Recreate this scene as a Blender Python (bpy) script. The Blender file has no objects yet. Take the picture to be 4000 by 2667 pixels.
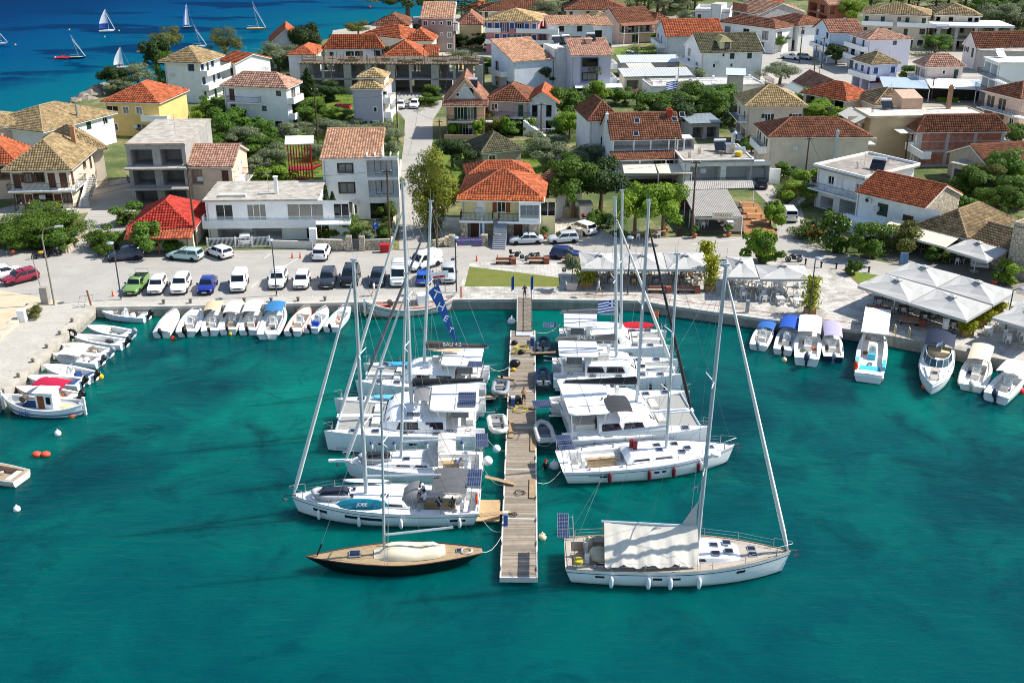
import bpy,math,random
import numpy as np
from mathutils import Vector,Matrix
R=math.radians
PI=math.pi
rnd=random.Random(7)
S=bpy.context.scene
C=S.collection
# ---------------- camera ----------------
CH,FP=45.0,4251.7
TH=math.atan((1333.5+505)/FP)
cam=bpy.data.cameras.new('camera')
cam.sensor_width=36;cam.lens=36*FP/4000;cam.clip_start=.5;cam.clip_end=30000
co=bpy.data.objects.new('camera',cam);C.objects.link(co)
co.location=(0,0,CH);co.rotation_euler=(PI/2-TH,0,0)
S.camera=co
# ---------------- light ----------------
SUN_EL,SUN_AZ=47.0,10.0
SUN_E,SKY_E,EXPO=4.8,.125,.55
w=bpy.data.worlds.new('World');S.world=w;w.use_nodes=True
nt=w.node_tree;nt.nodes.clear()
sky=nt.nodes.new('ShaderNodeTexSky');sky.sky_type='NISHITA';sky.sun_disc=False
sky.sun_elevation=R(SUN_EL);sky.sun_rotation=R(90-SUN_AZ);sky.air_density=1.0;sky.dust_density=.6
bg=nt.nodes.new('ShaderNodeBackground');bg.inputs[1].default_value=SKY_E
wo=nt.nodes.new('ShaderNodeOutputWorld')
nt.links.new(sky.outputs[0],bg.inputs[0]);nt.links.new(bg.outputs[0],wo.inputs[0])
sl=bpy.data.lights.new('sun','SUN');sl.energy=SUN_E;sl.angle=R(.53);sl.color=(1,.955,.88)
so=bpy.data.objects.new('sun',sl);C.objects.link(so)
sd=Vector((math.cos(R(SUN_EL))*math.cos(R(SUN_AZ)),math.cos(R(SUN_EL))*math.sin(R(SUN_AZ)),math.sin(R(SUN_EL))))
so.rotation_euler=sd.to_track_quat('Z','Y').to_euler();so.location=sd*300
vs=S.view_settings;vs.view_transform='Standard';vs.look='None';vs.exposure=EXPO;vs.gamma=1;vs.use_curve_mapping=False
S.cycles.max_bounces=6;S.cycles.transparent_max_bounces=12;S.cycles.diffuse_bounces=3;S.cycles.glossy_bounces=3
S.cycles.caustics_reflective=False;S.cycles.caustics_refractive=False;S.cycles.sample_clamp_indirect=4;S.cycles.filter_width=1.0
GZ=1.2
def G(px,py,z=GZ):
 xn=(px-2000)/FP;yn=(1333.5-py)/FP
 c,s=math.cos(TH),math.sin(TH)
 t=(z-CH)/(-s+yn*c)
 return Vector((t*xn,t*(c+yn*s),z))
# ---------------- materials ----------------
def lin(h):
 if isinstance(h,str):
  h=[int(h[i:i+2],16)/255 for i in(0,2,4)]
  return tuple(x/12.92 if x<.04045 else((x+.055)/1.055)**2.4 for x in h)+(1,)
 return tuple(h)[:3]+(1,)
MATS={}
def N(nt,t,**k):
 n=nt.nodes.new(t)
 for a,b in k.items():setattr(n,a,b)
 return n
def mix(nt,f,a,b,mode='MIX'):
 m=nt.nodes.new('ShaderNodeMix');m.data_type='RGBA';m.blend_type=mode
 for i,x in((0,f),(6,a),(7,b)):
  if hasattr(x,'is_output'):nt.links.new(x,m.inputs[i])
  else:m.inputs[i].default_value=x
 return m.outputs[2]
def ramp(nt,src,stops):
 r=nt.nodes.new('ShaderNodeValToRGB');e=r.color_ramp.elements
 while len(e)<len(stops):e.new(.5)
 for el,(p,c)in zip(e,stops):
  el.position=p;el.color=c if len(c)==4 else tuple(c)+(1,)
 nt.links.new(src,r.inputs[0]);return r.outputs[0]
def noise(nt,vec,scale,detail=4,rough=.6,dist=0):
 n=nt.nodes.new('ShaderNodeTexNoise');n.inputs['Scale'].default_value=scale
 n.inputs['Detail'].default_value=detail;n.inputs['Roughness'].default_value=rough;n.inputs['Distortion'].default_value=dist
 if vec is not None:nt.links.new(vec,n.inputs['Vector'])
 return n.outputs[0]
def newmat(name):
 m=bpy.data.materials.new(name);m.use_nodes=True
 t=m.node_tree;p=t.nodes['Principled BSDF']
 return m,t,p
def coord(t,kind='Object',scale=None):
 v=t.nodes.new('ShaderNodeTexCoord').outputs[kind]if kind!='Pos' else t.nodes.new('ShaderNodeNewGeometry').outputs['Position']
 if scale:
  mp=t.nodes.new('ShaderNodeMapping');mp.inputs['Scale'].default_value=scale
  t.links.new(v,mp.inputs[0]);v=mp.outputs[0]
 return v
def mul(c,k):return tuple(min(1,x*k)for x in c[:3])+(1,)
def mat(col,rough=.6,var=.18,sc=1.5,bump=0,metal=0,spec=.4,stain=0,key=None,coat=0,jitter=0):
 """weathered paint / plaster / plastic: colour with uneven wear; stain = dirt streaks running down"""
 k=key or(col,rough,var,sc,bump,metal,spec,stain,coat,jitter)
 if k in MATS:return MATS[k]
 m,t,p=newmat('surface_%s'%(str(col)))
 c=lin(col);v=coord(t,'Pos')
 out=c
 if var:
  n=noise(t,v,sc,5,.65)
  out=mix(t,ramp(t,n,[(.3,(0,0,0)),(.7,(1,1,1))]),mul(c,1-var),mul(c,1+var*.35))
 if stain:
  v2=coord(t,'Pos',(1.3,1.3,.12))
  n2=noise(t,v2,1.6,6,.75)
  f=ramp(t,n2,[(.52,(0,0,0)),(.75,(stain,stain,stain))])
  out=mix(t,f,out,(c[0]*.32,c[1]*.31,c[2]*.29,1))
 if jitter:
  oi=t.nodes.new('ShaderNodeObjectInfo')
  out=mix(t,ramp(t,oi.outputs['Random'],[(0,(0,0,0)),(1,(jitter,)*3)]),out,mul(c,.45))
 if hasattr(out,'is_output'):t.links.new(out,p.inputs['Base Color'])
 else:p.inputs['Base Color'].default_value=out
 p.inputs['Roughness'].default_value=rough;p.inputs['Metallic'].default_value=metal
 p.inputs['Specular IOR Level'].default_value=spec;p.inputs['Coat Weight'].default_value=coat;p.inputs['Coat Roughness'].default_value=.06
 if bump:
  b=N(t,'ShaderNodeBump');b.inputs['Strength'].default_value=min(1,bump);b.inputs['Distance'].default_value=.03
  t.links.new(noise(t,v,18,4,.7),b.inputs['Height']);t.links.new(b.outputs[0],p.inputs['Normal'])
 MATS[k]=m;return m
def glassmat(col='0b1216',key='glass'):
 if key in MATS:return MATS[key]
 m,t,p=newmat('window_glass_'+key)
 n=noise(t,coord(t,'Pos'),.7,2)
 out=mix(t,ramp(t,n,[(.4,(0,0,0)),(.65,(1,1,1))]),lin(col),mul(lin(col),2.2))
 if key=='glass':
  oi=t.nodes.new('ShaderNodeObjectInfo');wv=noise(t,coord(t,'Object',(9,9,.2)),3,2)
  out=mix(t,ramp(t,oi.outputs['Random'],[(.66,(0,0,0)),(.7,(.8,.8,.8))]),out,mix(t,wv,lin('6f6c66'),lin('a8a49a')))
 t.links.new(out,p.inputs['Base Color'])
 p.inputs['Roughness'].default_value=.06;p.inputs['Specular IOR Level'].default_value=.6
 MATS[key]=m;return m
def tilemat(col,dark,moss=0.5):
 k=('tile',col,dark,moss)
 if k in MATS:return MATS[k]
 m,t,p=newmat('roof_tile_'+col)
 uv=t.nodes.new('ShaderNodeUVMap').outputs[0]
 fl=N(t,'ShaderNodeVectorMath',operation='FLOOR');t.links.new(uv,fl.inputs[0])
 wn=N(t,'ShaderNodeTexWhiteNoise',noise_dimensions='2D');t.links.new(fl.outputs[0],wn.inputs[0])
 c=lin(col)
 out=mix(t,wn.outputs[0],mul(c,.55),mul(c,1.25))
 n=noise(t,coord(t,'Pos'),.55,6,.72)
 out=mix(t,ramp(t,n,[(.5-.12*moss,(0,0,0)),(.78,(moss,)*3)]),out,lin(dark))
 n3=noise(t,coord(t,'Pos'),3.5,4,.7)
 out=mix(t,ramp(t,n3,[(.5,(0,0,0)),(.8,(moss*.8,)*3)]),out,lin(dark))
 t.links.new(out,p.inputs['Base Color']);p.inputs['Roughness'].default_value=.85;p.inputs['Specular IOR Level'].default_value=.2
 MATS[k]=m;return m
def leafmat(c1,c2,key):
 if key in MATS:return MATS[key]
 m,t,p=newmat('foliage_'+key)
 g=t.nodes.new('ShaderNodeNewGeometry')
 out=mix(t,g.outputs['Random Per Island'],lin(c1),lin(c2))
 oi=t.nodes.new('ShaderNodeObjectInfo')
 out=mix(t,ramp(t,oi.outputs['Random'],[(0,(0,0,0)),(1,(.35,)*3)]),out,mul(lin(c1),.6))
 t.links.new(out,p.inputs['Base Color']);p.inputs['Roughness'].default_value=.6;p.inputs['Specular IOR Level'].default_value=.25
 tr=N(t,'ShaderNodeBsdfTranslucent');t.links.new(out,tr.inputs[0])
 ms=N(t,'ShaderNodeMixShader');ms.inputs[0].default_value=.3
 t.links.new(p.outputs[0],ms.inputs[1]);t.links.new(tr.outputs[0],ms.inputs[2])
 t.links.new(ms.outputs[0],t.nodes['Material Output'].inputs[0])
 MATS[key]=m;return m
# ---------------- mesh building ----------------
class MB:
 def __init__(s):s.v=[];s.f=[];s.mi=[];s.cur=0;s.T=None
 def add(s,vs,fs):
  o=len(s.v)
  if s.T is not None:vs=[s.T@Vector(x)for x in vs]
  s.v+=[tuple(x)for x in vs];s.f+=[tuple(i+o for i in f)for f in fs];s.mi+=[s.cur]*len(fs)
  return s
 def quad(s,*p):return s.add(p,[tuple(range(len(p)))])
 def box(s,x0,x1,y0,y1,z0,z1):
  return s.add([(x0,y0,z0),(x1,y0,z0),(x1,y1,z0),(x0,y1,z0),(x0,y0,z1),(x1,y0,z1),(x1,y1,z1),(x0,y1,z1)],[(3,2,1,0),(4,5,6,7),(0,1,5,4),(1,2,6,5),(2,3,7,6),(3,0,4,7)])
 def cbox(s,c,d,rz=0):
  T=s.T;M=Matrix.Translation(c)@Matrix.Rotation(rz,4,'Z');s.T=M if T is None else T@M
  s.box(-d[0]/2,d[0]/2,-d[1]/2,d[1]/2,-d[2]/2,d[2]/2);s.T=T;return s
 def hexa(s,b,t):
  return s.add(list(b)+list(t),[(3,2,1,0),(4,5,6,7),(0,1,5,4),(1,2,6,5),(2,3,7,6),(3,0,4,7)])
 def prism(s,poly,z0,z1):
  n=len(poly)
  a=sum(poly[i][0]*poly[(i+1)%n][1]-poly[(i+1)%n][0]*poly[i][1]for i in range(n))
  if a<0:poly=poly[::-1]
  vs=[(p[0],p[1],z0)for p in poly]+[(p[0],p[1],z1)for p in poly]
  return s.add(vs,[tuple(range(n-1,-1,-1)),tuple(range(n,2*n))]+[(i,(i+1)%n,n+(i+1)%n,n+i)for i in range(n)])
 def tube(s,pts,r,n=6,r1=None,cap=True):
  pts=[Vector(p)for p in pts];m=len(pts);vs=[]
  up=None
  for i,p in enumerate(pts):
   d=(pts[min(i+1,m-1)]-pts[max(i-1,0)])
   d=d.normalized()if d.length>1e-9 else Vector((0,0,1))
   if up is None:up=Vector((0,0,1))if abs(d.z)<.9 else Vector((1,0,0))
   a=d.cross(up);a=a.normalized()if a.length>1e-6 else d.orthogonal().normalized()
   b=d.cross(a)
   rr=r[i]if isinstance(r,(list,tuple))else(r if r1 is None else r+(r1-r)*i/(m-1))
   for k in range(n):
    q=2*PI*k/n;vs.append(p+a*(math.cos(q)*rr)+b*(math.sin(q)*rr))
  fs=[(i*n+k,i*n+(k+1)%n,(i+1)*n+(k+1)%n,(i+1)*n+k)for i in range(m-1)for k in range(n)]
  if cap:fs+=[tuple(range(n-1,-1,-1)),tuple(range((m-1)*n,m*n))]
  return s.add(vs,fs)
 def lathe(s,prof,c=(0,0,0),n=10):
  vs=[(c[0]+r*math.cos(2*PI*k/n),c[1]+r*math.sin(2*PI*k/n),c[2]+z)for r,z in prof for k in range(n)]
  m=len(prof)
  fs=[(i*n+k,i*n+(k+1)%n,(i+1)*n+(k+1)%n,(i+1)*n+k)for i in range(m-1)for k in range(n)]
  fs+=[tuple(range(n-1,-1,-1)),tuple(range((m-1)*n,m*n))]
  return s.add(vs,fs)
 def ball(s,c,r,n=8,m=5):
  r=r if isinstance(r,(tuple,list))else(r,r,r)
  vs=[]
  for i in range(m+1):
   a=-PI/2+PI*(i+.02)/(m+.04)
   for k in range(n):
    q=2*PI*k/n;vs.append((c[0]+r[0]*math.cos(a)*math.cos(q),c[1]+r[1]*math.cos(a)*math.sin(q),c[2]+r[2]*math.sin(a)))
  fs=[(i*n+k,i*n+(k+1)%n,(i+1)*n+(k+1)%n,(i+1)*n+k)for i in range(m)for k in range(n)]
  return s.add(vs,fs+[tuple(range(n-1,-1,-1)),tuple(range(m*n,(m+1)*n))])
 def loft(s,rings,closed=False,caps=(False,False)):
  n=len(rings[0]);vs=[p for r in rings for p in r]
  K=n if closed else n-1
  fs=[(i*n+k,i*n+(k+1)%n,(i+1)*n+(k+1)%n,(i+1)*n+k)for i in range(len(rings)-1)for k in range(K)]
  if caps[0]:fs.append(tuple(range(n-1,-1,-1)))
  if caps[1]:fs.append(tuple(range((len(rings)-1)*n,len(rings)*n)))
  return s.add(vs,fs)
 def mesh(s,name,mats,smooth=False):
  me=bpy.data.meshes.new(name);me.from_pydata(s.v,[],s.f)
  for m in(mats if isinstance(mats,(list,tuple))else[mats]):me.materials.append(m)
  if any(s.mi):me.polygons.foreach_set('material_index',s.mi)
  if smooth is True:me.polygons.foreach_set('use_smooth',[True]*len(me.polygons))
  elif smooth:me.shade_smooth();me.set_sharp_from_angle(angle=R(smooth))
  return me
 def obj(s,name,mats,parent=None,smooth=False,loc=None,rz=0):
  return link(name,s.mesh(name,mats,smooth),parent,loc,rz)
def link(name,me,parent=None,loc=None,rz=0,sc=None):
 o=bpy.data.objects.new(name,me);C.objects.link(o)
 if parent is not None:o.parent=parent
 if loc is not None:o.location=loc
 if rz:o.rotation_euler=(0,0,rz)
 if sc:o.scale=sc if isinstance(sc,(tuple,list))else(sc,)*3
 return o
def tag(o,label,cat,group=None,kind=None):
 if label:o['label']=label
 if cat:o['category']=cat
 if group:o['group']=group
 if kind:o['kind']=kind
 return o
def thing(name,label,cat,loc=(0,0,0),rz=0,group=None,sc=None):
 return tag(link(name,None,None,loc,rz,sc),label,cat,group)
def dup(root,loc,rz=0,label=None,group=None,sc=None):
 def cp(o,par):
  c=o.copy();C.objects.link(c);c.parent=par
  for ch in o.children:cp(ch,c)
  return c
 r=cp(root,None);r.location=loc;r.rotation_euler=(0,0,rz)
 if sc:r.scale=(sc,)*3
 if label:r['label']=label
 if group:r['group']=group
 return r
WORK=bpy.data.scenes.new('workshop')
def baked(o):
 WORK.collection.objects.link(o);vl=WORK.view_layers[0];vl.update()
 me=bpy.data.meshes.new_from_object(o.evaluated_get(vl.depsgraph));bpy.data.objects.remove(o);return me
def text(name,s,size,mtl,parent,M,ex=.004,align='CENTER'):
 cu=bpy.data.curves.new(name,'FONT');cu.body=s;cu.size=size;cu.extrude=ex;cu.align_x=align;cu.align_y='CENTER'
 cu.materials.append(mtl)
 t_=bpy.data.objects.new(name,cu);me=baked(t_)
 o=link(name,me,parent);o.matrix_local=M;o['kind']='stuff'
 return o
def basis(o,x,y):
 x=Vector(x).normalized();y=Vector(y);y=(y-x*y.dot(x)).normalized();z=x.cross(y)
 return Matrix(((x.x,y.x,z.x,o[0]),(x.y,y.y,z.y,o[1]),(x.z,y.z,z.z,o[2]),(0,0,0,1)))
def lerp(a,b,t):return a+(b-a)*t
WHITE=mat('f1f1ee',.5,.06);GEL=mat('f3f3f1',.25,.05,spec=.5);GLASS=glassmat();DARK=mat('15171a',.5,.2)
STEEL=mat('a4a9ad',.45,.05,metal=.6);ALU=mat('b9c2c6',.45,.06,metal=.25);BLACK=mat('0c0d0e',.45,.1)
RUBBER=mat('0f1011',.8,.1);ROPE=mat('d5d2c6',.8,.1);WOOD=mat('a8783f',.6,.3);CABLE=mat('191a1b',.6,0)
CONC=mat('bdb8ac',.85,.22,.8,.3,stain=.3)
# ================= the setting =================
def xy(pts,z=GZ):return[tuple(G(p[0],p[1],z)[:2])for p in pts]
QUAY=[(-46.6,20),(-46.3,88.3)]+xy([(372,1200),(700,1196),(1000,1190),(1412,1181),(1795,1171),(2080,1170),(2408,1174),(2510,1176),(2590,1191),(3000,1248),(3366,1293),(3498,1315),(3629,1340),(3872,1395),(4000,1419)])+[(62,91),(120,70),(700,20)]
COAST=xy([(2350,-60),(1985,0),(1850,14),(1650,62),(1450,112),(1200,172),(1030,240),(920,262),(760,300),(600,315),(404,360),(306,400),(0,446)])+[(-190,130),(-260,20)]
LAND=QUAY+[(1500,20),(1500,1800),(300,1500)]+COAST
def sheet(name,poly,z,m,kind='structure',parent=None):
 b=MB();b.add([(p[0],p[1],z)for p in poly],[tuple(range(len(poly)))])
 a=sum(poly[i][0]*poly[(i+1)%len(poly)][1]-poly[(i+1)%len(poly)][0]*poly[i][1]for i in range(len(poly)))
 if a<0:b.f=[tuple(reversed(b.f[0]))]
 o=b.obj(name,m,parent);o['kind']=kind
 return o
# --- ground material: dry earth, grass, bare patches
m,t,p=newmat('town_ground')
v=coord(t,'Pos');n=noise(t,v,.09,6,.7)
c1=ramp(t,n,[(.4,lin('45551f')),(.52,lin('66703a')),(.6,lin('94885c')),(.7,lin('a89a76'))])
c1=mix(t,ramp(t,noise(t,v,1.4,5,.75),[(.3,(0,0,0)),(.7,(.7,.7,.7))]),c1,lin('33421a'))
t.links.new(c1,p.inputs['Base Color']);p.inputs['Roughness'].default_value=.95
sheet('ground',LAND,GZ,m)
def groundmat(name,a,b_,sc,fine,r=.9,crack=0,c=None):
 m,t,p=newmat(name);v=coord(t,'Pos')
 out=mix(t,ramp(t,noise(t,v,sc,6,.7),[(.35,(0,0,0)),(.65,(1,1,1))]),lin(a),lin(b_))
 if c:out=mix(t,ramp(t,noise(t,v,sc*3.1,6,.75,.6),[(.55,(0,0,0)),(.72,(.8,.8,.8))]),out,lin(c))
 out=mix(t,ramp(t,noise(t,v,1.1,3,.5,.3),[(.68,(0,0,0)),(.76,(.45,.45,.45))]),out,mul(lin(a),.45))
 out=mix(t,ramp(t,noise(t,coord(t,'Pos',(.05,.9,1)),1.3,4,.6),[(.55,(0,0,0)),(.7,(.25,.25,.25))]),out,mul(lin(a),.6))
 n2=noise(t,v,fine,3,.7)
 out=mix(t,.35,out,ramp(t,n2,[(.3,mul(lin(a),.55)),(.7,mul(lin(b_),1.15))]))
 if crack:
  w_=N(t,'ShaderNodeTexVoronoi',feature='DISTANCE_TO_EDGE');w_.inputs['Scale'].default_value=crack;t.links.new(v,w_.inputs['Vector'])
  out=mix(t,ramp(t,w_.outputs[0],[(0,(.5,.5,.5)),(.035,(0,0,0))]),out,mul(lin(a),.5))
 bm_=N(t,'ShaderNodeBump');bm_.inputs['Strength'].default_value=.35;bm_.inputs['Distance'].default_value=.02
 t.links.new(n2,bm_.inputs['Height']);t.links.new(bm_.outputs[0],p.inputs['Normal'])
 t.links.new(out,p.inputs['Base Color']);p.inputs['Roughness'].default_value=r;p.inputs['Specular IOR Level'].default_value=.25
 return m
ASPH=groundmat('sun_bleached_asphalt','9e9a93','b0aba2',.3,9,c='8f8b85')
APRON=groundmat('quay_concrete','aba69b','bdb7ab',.5,7,c='938e84')
GRAVEL=groundmat('beach_gravel','bfae90','cdbfa4',.8,14,c='a08e6c')
LAWN=groundmat('lawn_grass','5c6a2a','76783a',.5,12,c='8f8850')
DIRT=groundmat('dry_lot','c0ac83','b09a6c',.3,10,c='7f8040')
GREEN=groundmat('green_field','4f6a22','6f7f30',.2,6,c='8d8a45')
# --- stone paving with slabs
m,t,p=newmat('stone_paving');v=coord(t,'Pos')
br=N(t,'ShaderNodeTexBrick');br.inputs['Scale'].default_value=1.0;br.inputs['Brick Width'].default_value=.85;br.inputs['Row Height'].default_value=.42
br.inputs['Mortar Size'].default_value=.018;br.inputs['Color1'].default_value=lin('c6c2b9');br.inputs['Color2'].default_value=lin('b3aea5');br.inputs['Mortar'].default_value=lin('7f7b73')
t.links.new(v,br.inputs['Vector'])
out=mix(t,ramp(t,noise(t,v,.35,6,.75,.8),[(.45,(0,0,0)),(.6,(.85,.85,.85))]),br.outputs[0],lin('857f75'))
out=mix(t,ramp(t,noise(t,v,2.2,5,.75),[(.5,(0,0,0)),(.75,(.6,.6,.6))]),out,lin('d6d3cc'))
t.links.new(out,p.inputs['Base Color']);p.inputs['Roughness'].default_value=.8
PAVE=m
road=xy([(-500,1040),(0,975),(262,985),(285,930),(345,830),(480,810),(540,770),(520,880),(372,975),(800,985),(1000,976),(1560,976),(1560,700),(1578,553),(1582,470),(1560,440),(1380,405),(1560,355),(1690,370),(1722,330),(1712,260),(1705,212),(1960,203),(1962,222),(1760,232),(1768,300),(1775,340),(1720,425),(1690,470),(1690,553),(1665,760),(1668,975),(1760,960),(2100,930),(2300,880),(2420,930),(2650,925),(2900,925),(3040,940),(3030,860),(2995,790),(2935,730),(2935,690),(3000,700),(3060,780),(3125,800),(3165,930),(3235,985),(3330,1000),(3480,1030),(3620,1070),(4000,1150),(4500,1270)])+list(reversed(QUAY[2:-2]))
sheet('road',road,GZ+.004,ASPH)
sheet('upper_road',xy([(2950,280),(3030,330),(3330,312),(3560,330),(3800,380),(4100,430),(4100,400),(3600,292),(3290,255),(3180,262),(3150,228),(3030,205),(2940,165),(2890,120),(2860,120),(2900,190)]),GZ+.004,ASPH)
sheet('quay_apron',xy([(345,1172),(560,1178),(1000,1160),(1412,1156),(1793,1147)])+list(reversed(QUAY[2:7])),GZ+.008,APRON)
sheet('mole_walkway',[(-46.5,20),(-46.2,88.3),QUAY[2],tuple(G(345,1172)[:2]),(-52.4,111),(-52.6,88),(-52.8,20)],GZ+.012,APRON)
sheet('beach',[(-52.8,20),(-52.6,88),(-52.0,110.5),tuple(G(365,1199)[:2]),tuple(G(-500,1040)[:2]),(-250,140),(-250,20)],GZ+.002,GRAVEL)
YARD=groundmat('yard_concrete','a09a8e','b3ac9e',.12,5,c='7d7a5a')
sheet('paved_yards',xy([(2940,690),(3000,700),(3060,690),(3130,640),(4200,640),(4200,215),(3600,150),(3250,90),(2900,115),(2950,165),(3000,260),(2990,330),(3080,420),(2900,560)]),GZ+.002,YARD)
sheet('back_lots',xy([(1960,225),(2450,180),(2700,110),(2900,115),(2900,60),(2500,45),(1700,60),(1300,120),(1280,260),(1690,260),(1900,150)]),GZ+.002,YARD)
sheet('taverna_terrace',xy([(3440,1010),(3560,950),(3800,985),(4020,1050),(4050,1165),(3760,1100),(3560,1056)]),GZ+.012,mat('857d72',.9,.3,1.5))
sheet('house_forecourt',xy([(345,830),(480,812),(560,760),(520,690),(330,720),(60,800),(-60,830),(-60,880)]),GZ+.003,YARD)
pave=xy([(1797,1120),(1797,1168),(2080,1167),(2408,1171),(2510,1173),(2590,1188),(3000,1245),(3366,1290),(3498,1312),(3629,1337),(3872,1392),(4000,1416),(4300,1475),(4300,1240),(3900,1165),(3600,1105),(3440,1080),(3300,1057),(3170,1040),(2850,1003),(2262,990),(2000,1020),(1835,1030)])
sheet('stone_promenade',pave,GZ+.008,PAVE)
sheet('lawn',xy([(1834,1042),(1815,1119),(2185,1121),(2187,1085),(2000,1062)]),GZ+.03,LAWN)
sheet('verge_lawn',xy([(3298,1055),(3357,1108),(3432,1076)]),GZ+.03,GREEN)
sheet('garden_grass',xy([(1690,560),(1700,700),(1820,760),(2080,700),(2240,640),(2080,560),(1900,550)]),GZ+.006,GREEN)
sheet('orchard_grass',xy([(1000,470),(1230,340),(1390,350),(1560,460),(1550,620),(1270,700),(960,720),(840,560)]),GZ+.006,GREEN)
sheet('dry_field',xy([(1770,235),(1960,222),(1975,262),(1880,275),(1780,270)]),GZ+.006,DIRT)
sheet('yard_grass',xy([(2400,190),(2570,190),(2570,228),(2410,236)]),GZ+.006,GREEN)
sheet('stone_yard',xy([(1600,830),(1760,960),(2100,930),(2300,880),(2290,830),(2120,840),(1770,850)]),GZ+.006,PAVE)
sheet('courtyard',xy([(2270,380),(2420,330),(2990,330),(2990,290),(2640,300),(2500,250),(2430,250),(2420,300)]),GZ+.006,APRON)
# --- quay walls (real depth, down to the bed) with kerb
QW=mat('a29c90',.9,.3,1.1,.5,stain=.6)
b=MB()
for i in range(len(QUAY)-1):
 (x0,y0),(x1,y1)=QUAY[i],QUAY[i+1]
 b.quad((x0,y0,-5),(x1,y1,-5),(x1,y1,GZ+.01),(x0,y0,GZ+.01))
b.obj('quay_wall',QW)['kind']='structure'
b=MB()
def strip(b,pts,off0,off1,z0,z1):
 for i in range(len(pts)-1):
  a,c=Vector(pts[i]),Vector(pts[i+1]);d=(c-a).normalized();n=Vector((-d.y,d.x))
  q=[a+n*off0,c+n*off0,c+n*off1,a+n*off1]
  b.hexa([(k.x,k.y,z0)for k in q],[(k.x,k.y,z1)for k in q])
strip(b,QUAY[2:13],-.06,.42,GZ-.3,GZ+.05)
b.obj('quay_kerb',mat('c0bab0',.9,.25,.9,.4,stain=.3))['kind']='structure'
b=MB();strip(b,QUAY[:3],-.05,.9,GZ-.6,GZ+.22)
b.obj('mole_kerb',mat('b9b1a2',.9,.3,.9,.5,stain=.35))['kind']='structure'
b=MB();strip(b,[(-52.8,20),(-52.6,88),(-52.4,111)],-.45,.45,GZ-.1,GZ+.35)
tag(b.obj('beach_wall',mat('c4b9a4',.9,.3,.7,.5)),'low rendered wall between the gravel beach and the mole walkway','wall')
# red brick kerb lines set in the promenade
BRK=mat('8f5a48',.85,.25,3)
b=MB();strip(b,[tuple(x)for x in xy([(1797,1120),(1797,1166)])],0,.25,GZ,GZ+.02)
pts=xy([(2090,1150),(2500,1155),(2600,1170),(3000,1222),(3350,1266),(3480,1288)])
strip(b,pts,0,.18,GZ,GZ+.014);strip(b,xy([(3290,1055),(3400,1155)]),0,.2,GZ,GZ+.014)
b.obj('brick_paving_band',BRK)['kind']='structure'
# painted bay lines
b=MB()
for a,c in[((1035,1010),(1060,990)),((1100,1050),(1180,1000)),((985,1122),(1010,1100)),((2700,955),(2890,935))]:
 A,B_=G(*a),G(*c);strip(b,[(A.x,A.y),(B_.x,B_.y)],0,.12,GZ+.004,GZ+.012)
b.obj('road_marking',mat('d8d6d0',.8,.3,3))['kind']='structure'
# --- sea bed and water
m,t,p=newmat('sea_bed');v=coord(t,'Pos')
n=noise(t,v,.045,6,.62,.6);n2=noise(t,v,.3,5,.7,.4)
bed=mix(t,ramp(t,n,[(.42,(0,0,0)),(.62,(.85,.85,.85))]),lin('c9c3a4'),lin('4a5a40'))
bed=mix(t,ramp(t,n2,[(.54,(0,0,0)),(.66,(.9,.9,.9))]),bed,lin('1c2a24'))
t.links.new(bed,p.inputs['Base Color']);p.inputs['Roughness'].default_value=1;p.inputs['Specular IOR Level'].default_value=0
sheet('sea_bed',[(-9000,-300),(9000,-300),(9000,12000),(-9000,12000)],-4.2,m)
b=MB()
for(x,y,sx,sy)in[(G(3070,1625,-4).x,G(3070,1625,-4).y,3.2,2.6)]:
 b.box(x-sx/2,x+sx/2,y-sy/2,y+sy/2,-4.2,-3.6)
tag(b.obj('sunken_slab',mat('b5b49a',.9,.4,1)),'square pale slab lying on the harbour bed in clear water','slab')
m,t,p=newmat('sea_water');t.nodes.remove(p);v=coord(t,'Pos')
sx=N(t,'ShaderNodeSeparateXYZ');t.links.new(v,sx.inputs[0])
def math_(op,a,b_=None,cl=False):
 n=N(t,'ShaderNodeMath',operation=op,use_clamp=cl)
 for i,q in((0,a),(1,b_)):
  if q is None:continue
  if hasattr(q,'is_output'):t.links.new(q,n.inputs[i])
  else:n.inputs[i].default_value=q
 return n.outputs[0]
# metres offshore of the open coast (water deepens that way)
off=math_('ADD',math_('MULTIPLY',math_('ADD',sx.outputs[0],100),-.916),math_('MULTIPLY',math_('ADD',sx.outputs[1],-214),.402))
big=noise(t,v,.012,4,.6,.5);dep=math_('ADD',off,math_('MULTIPLY',math_('ADD',big,-.5),60))
f=math_('DIVIDE',dep,190,True)
# seagrass meadows: dark beds scattered in the shallows
vs_=N(t,'ShaderNodeMapping');vs_.inputs['Scale'].default_value=(.5,1,1);vs_.inputs['Rotation'].default_value=(0,0,.25);t.links.new(v,vs_.inputs[0])
gr=ramp(t,noise(t,vs_.outputs[0],.045,5,.6,.35),[(.53,(0,0,0)),(.58,(1,1,1))])
band=math_('MULTIPLY',ramp(t,f,[(.1,(0,0,0)),(.18,(1,1,1)),(.5,(1,1,1)),(.75,(0,0,0))]),gr)
hb=ramp(t,math_('ADD',math_('MULTIPLY',noise(t,v,.022,3,.55,.4),.6),math_('MULTIPLY',noise(t,v,.09,5,.65,.6),.4)),[(.37,lin('00343c')),(.45,lin('004c4e')),(.53,lin('006058')),(.62,lin('007264'))])
open_=ramp(t,f,[(0,lin('055c68')),(.2,lin('024a66')),(.42,lin('014066')),(.7,lin('012e56')),(1,lin('01244a'))])
open_=mix(t,math_('MULTIPLY',band,.8),open_,lin('022348'))
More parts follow.
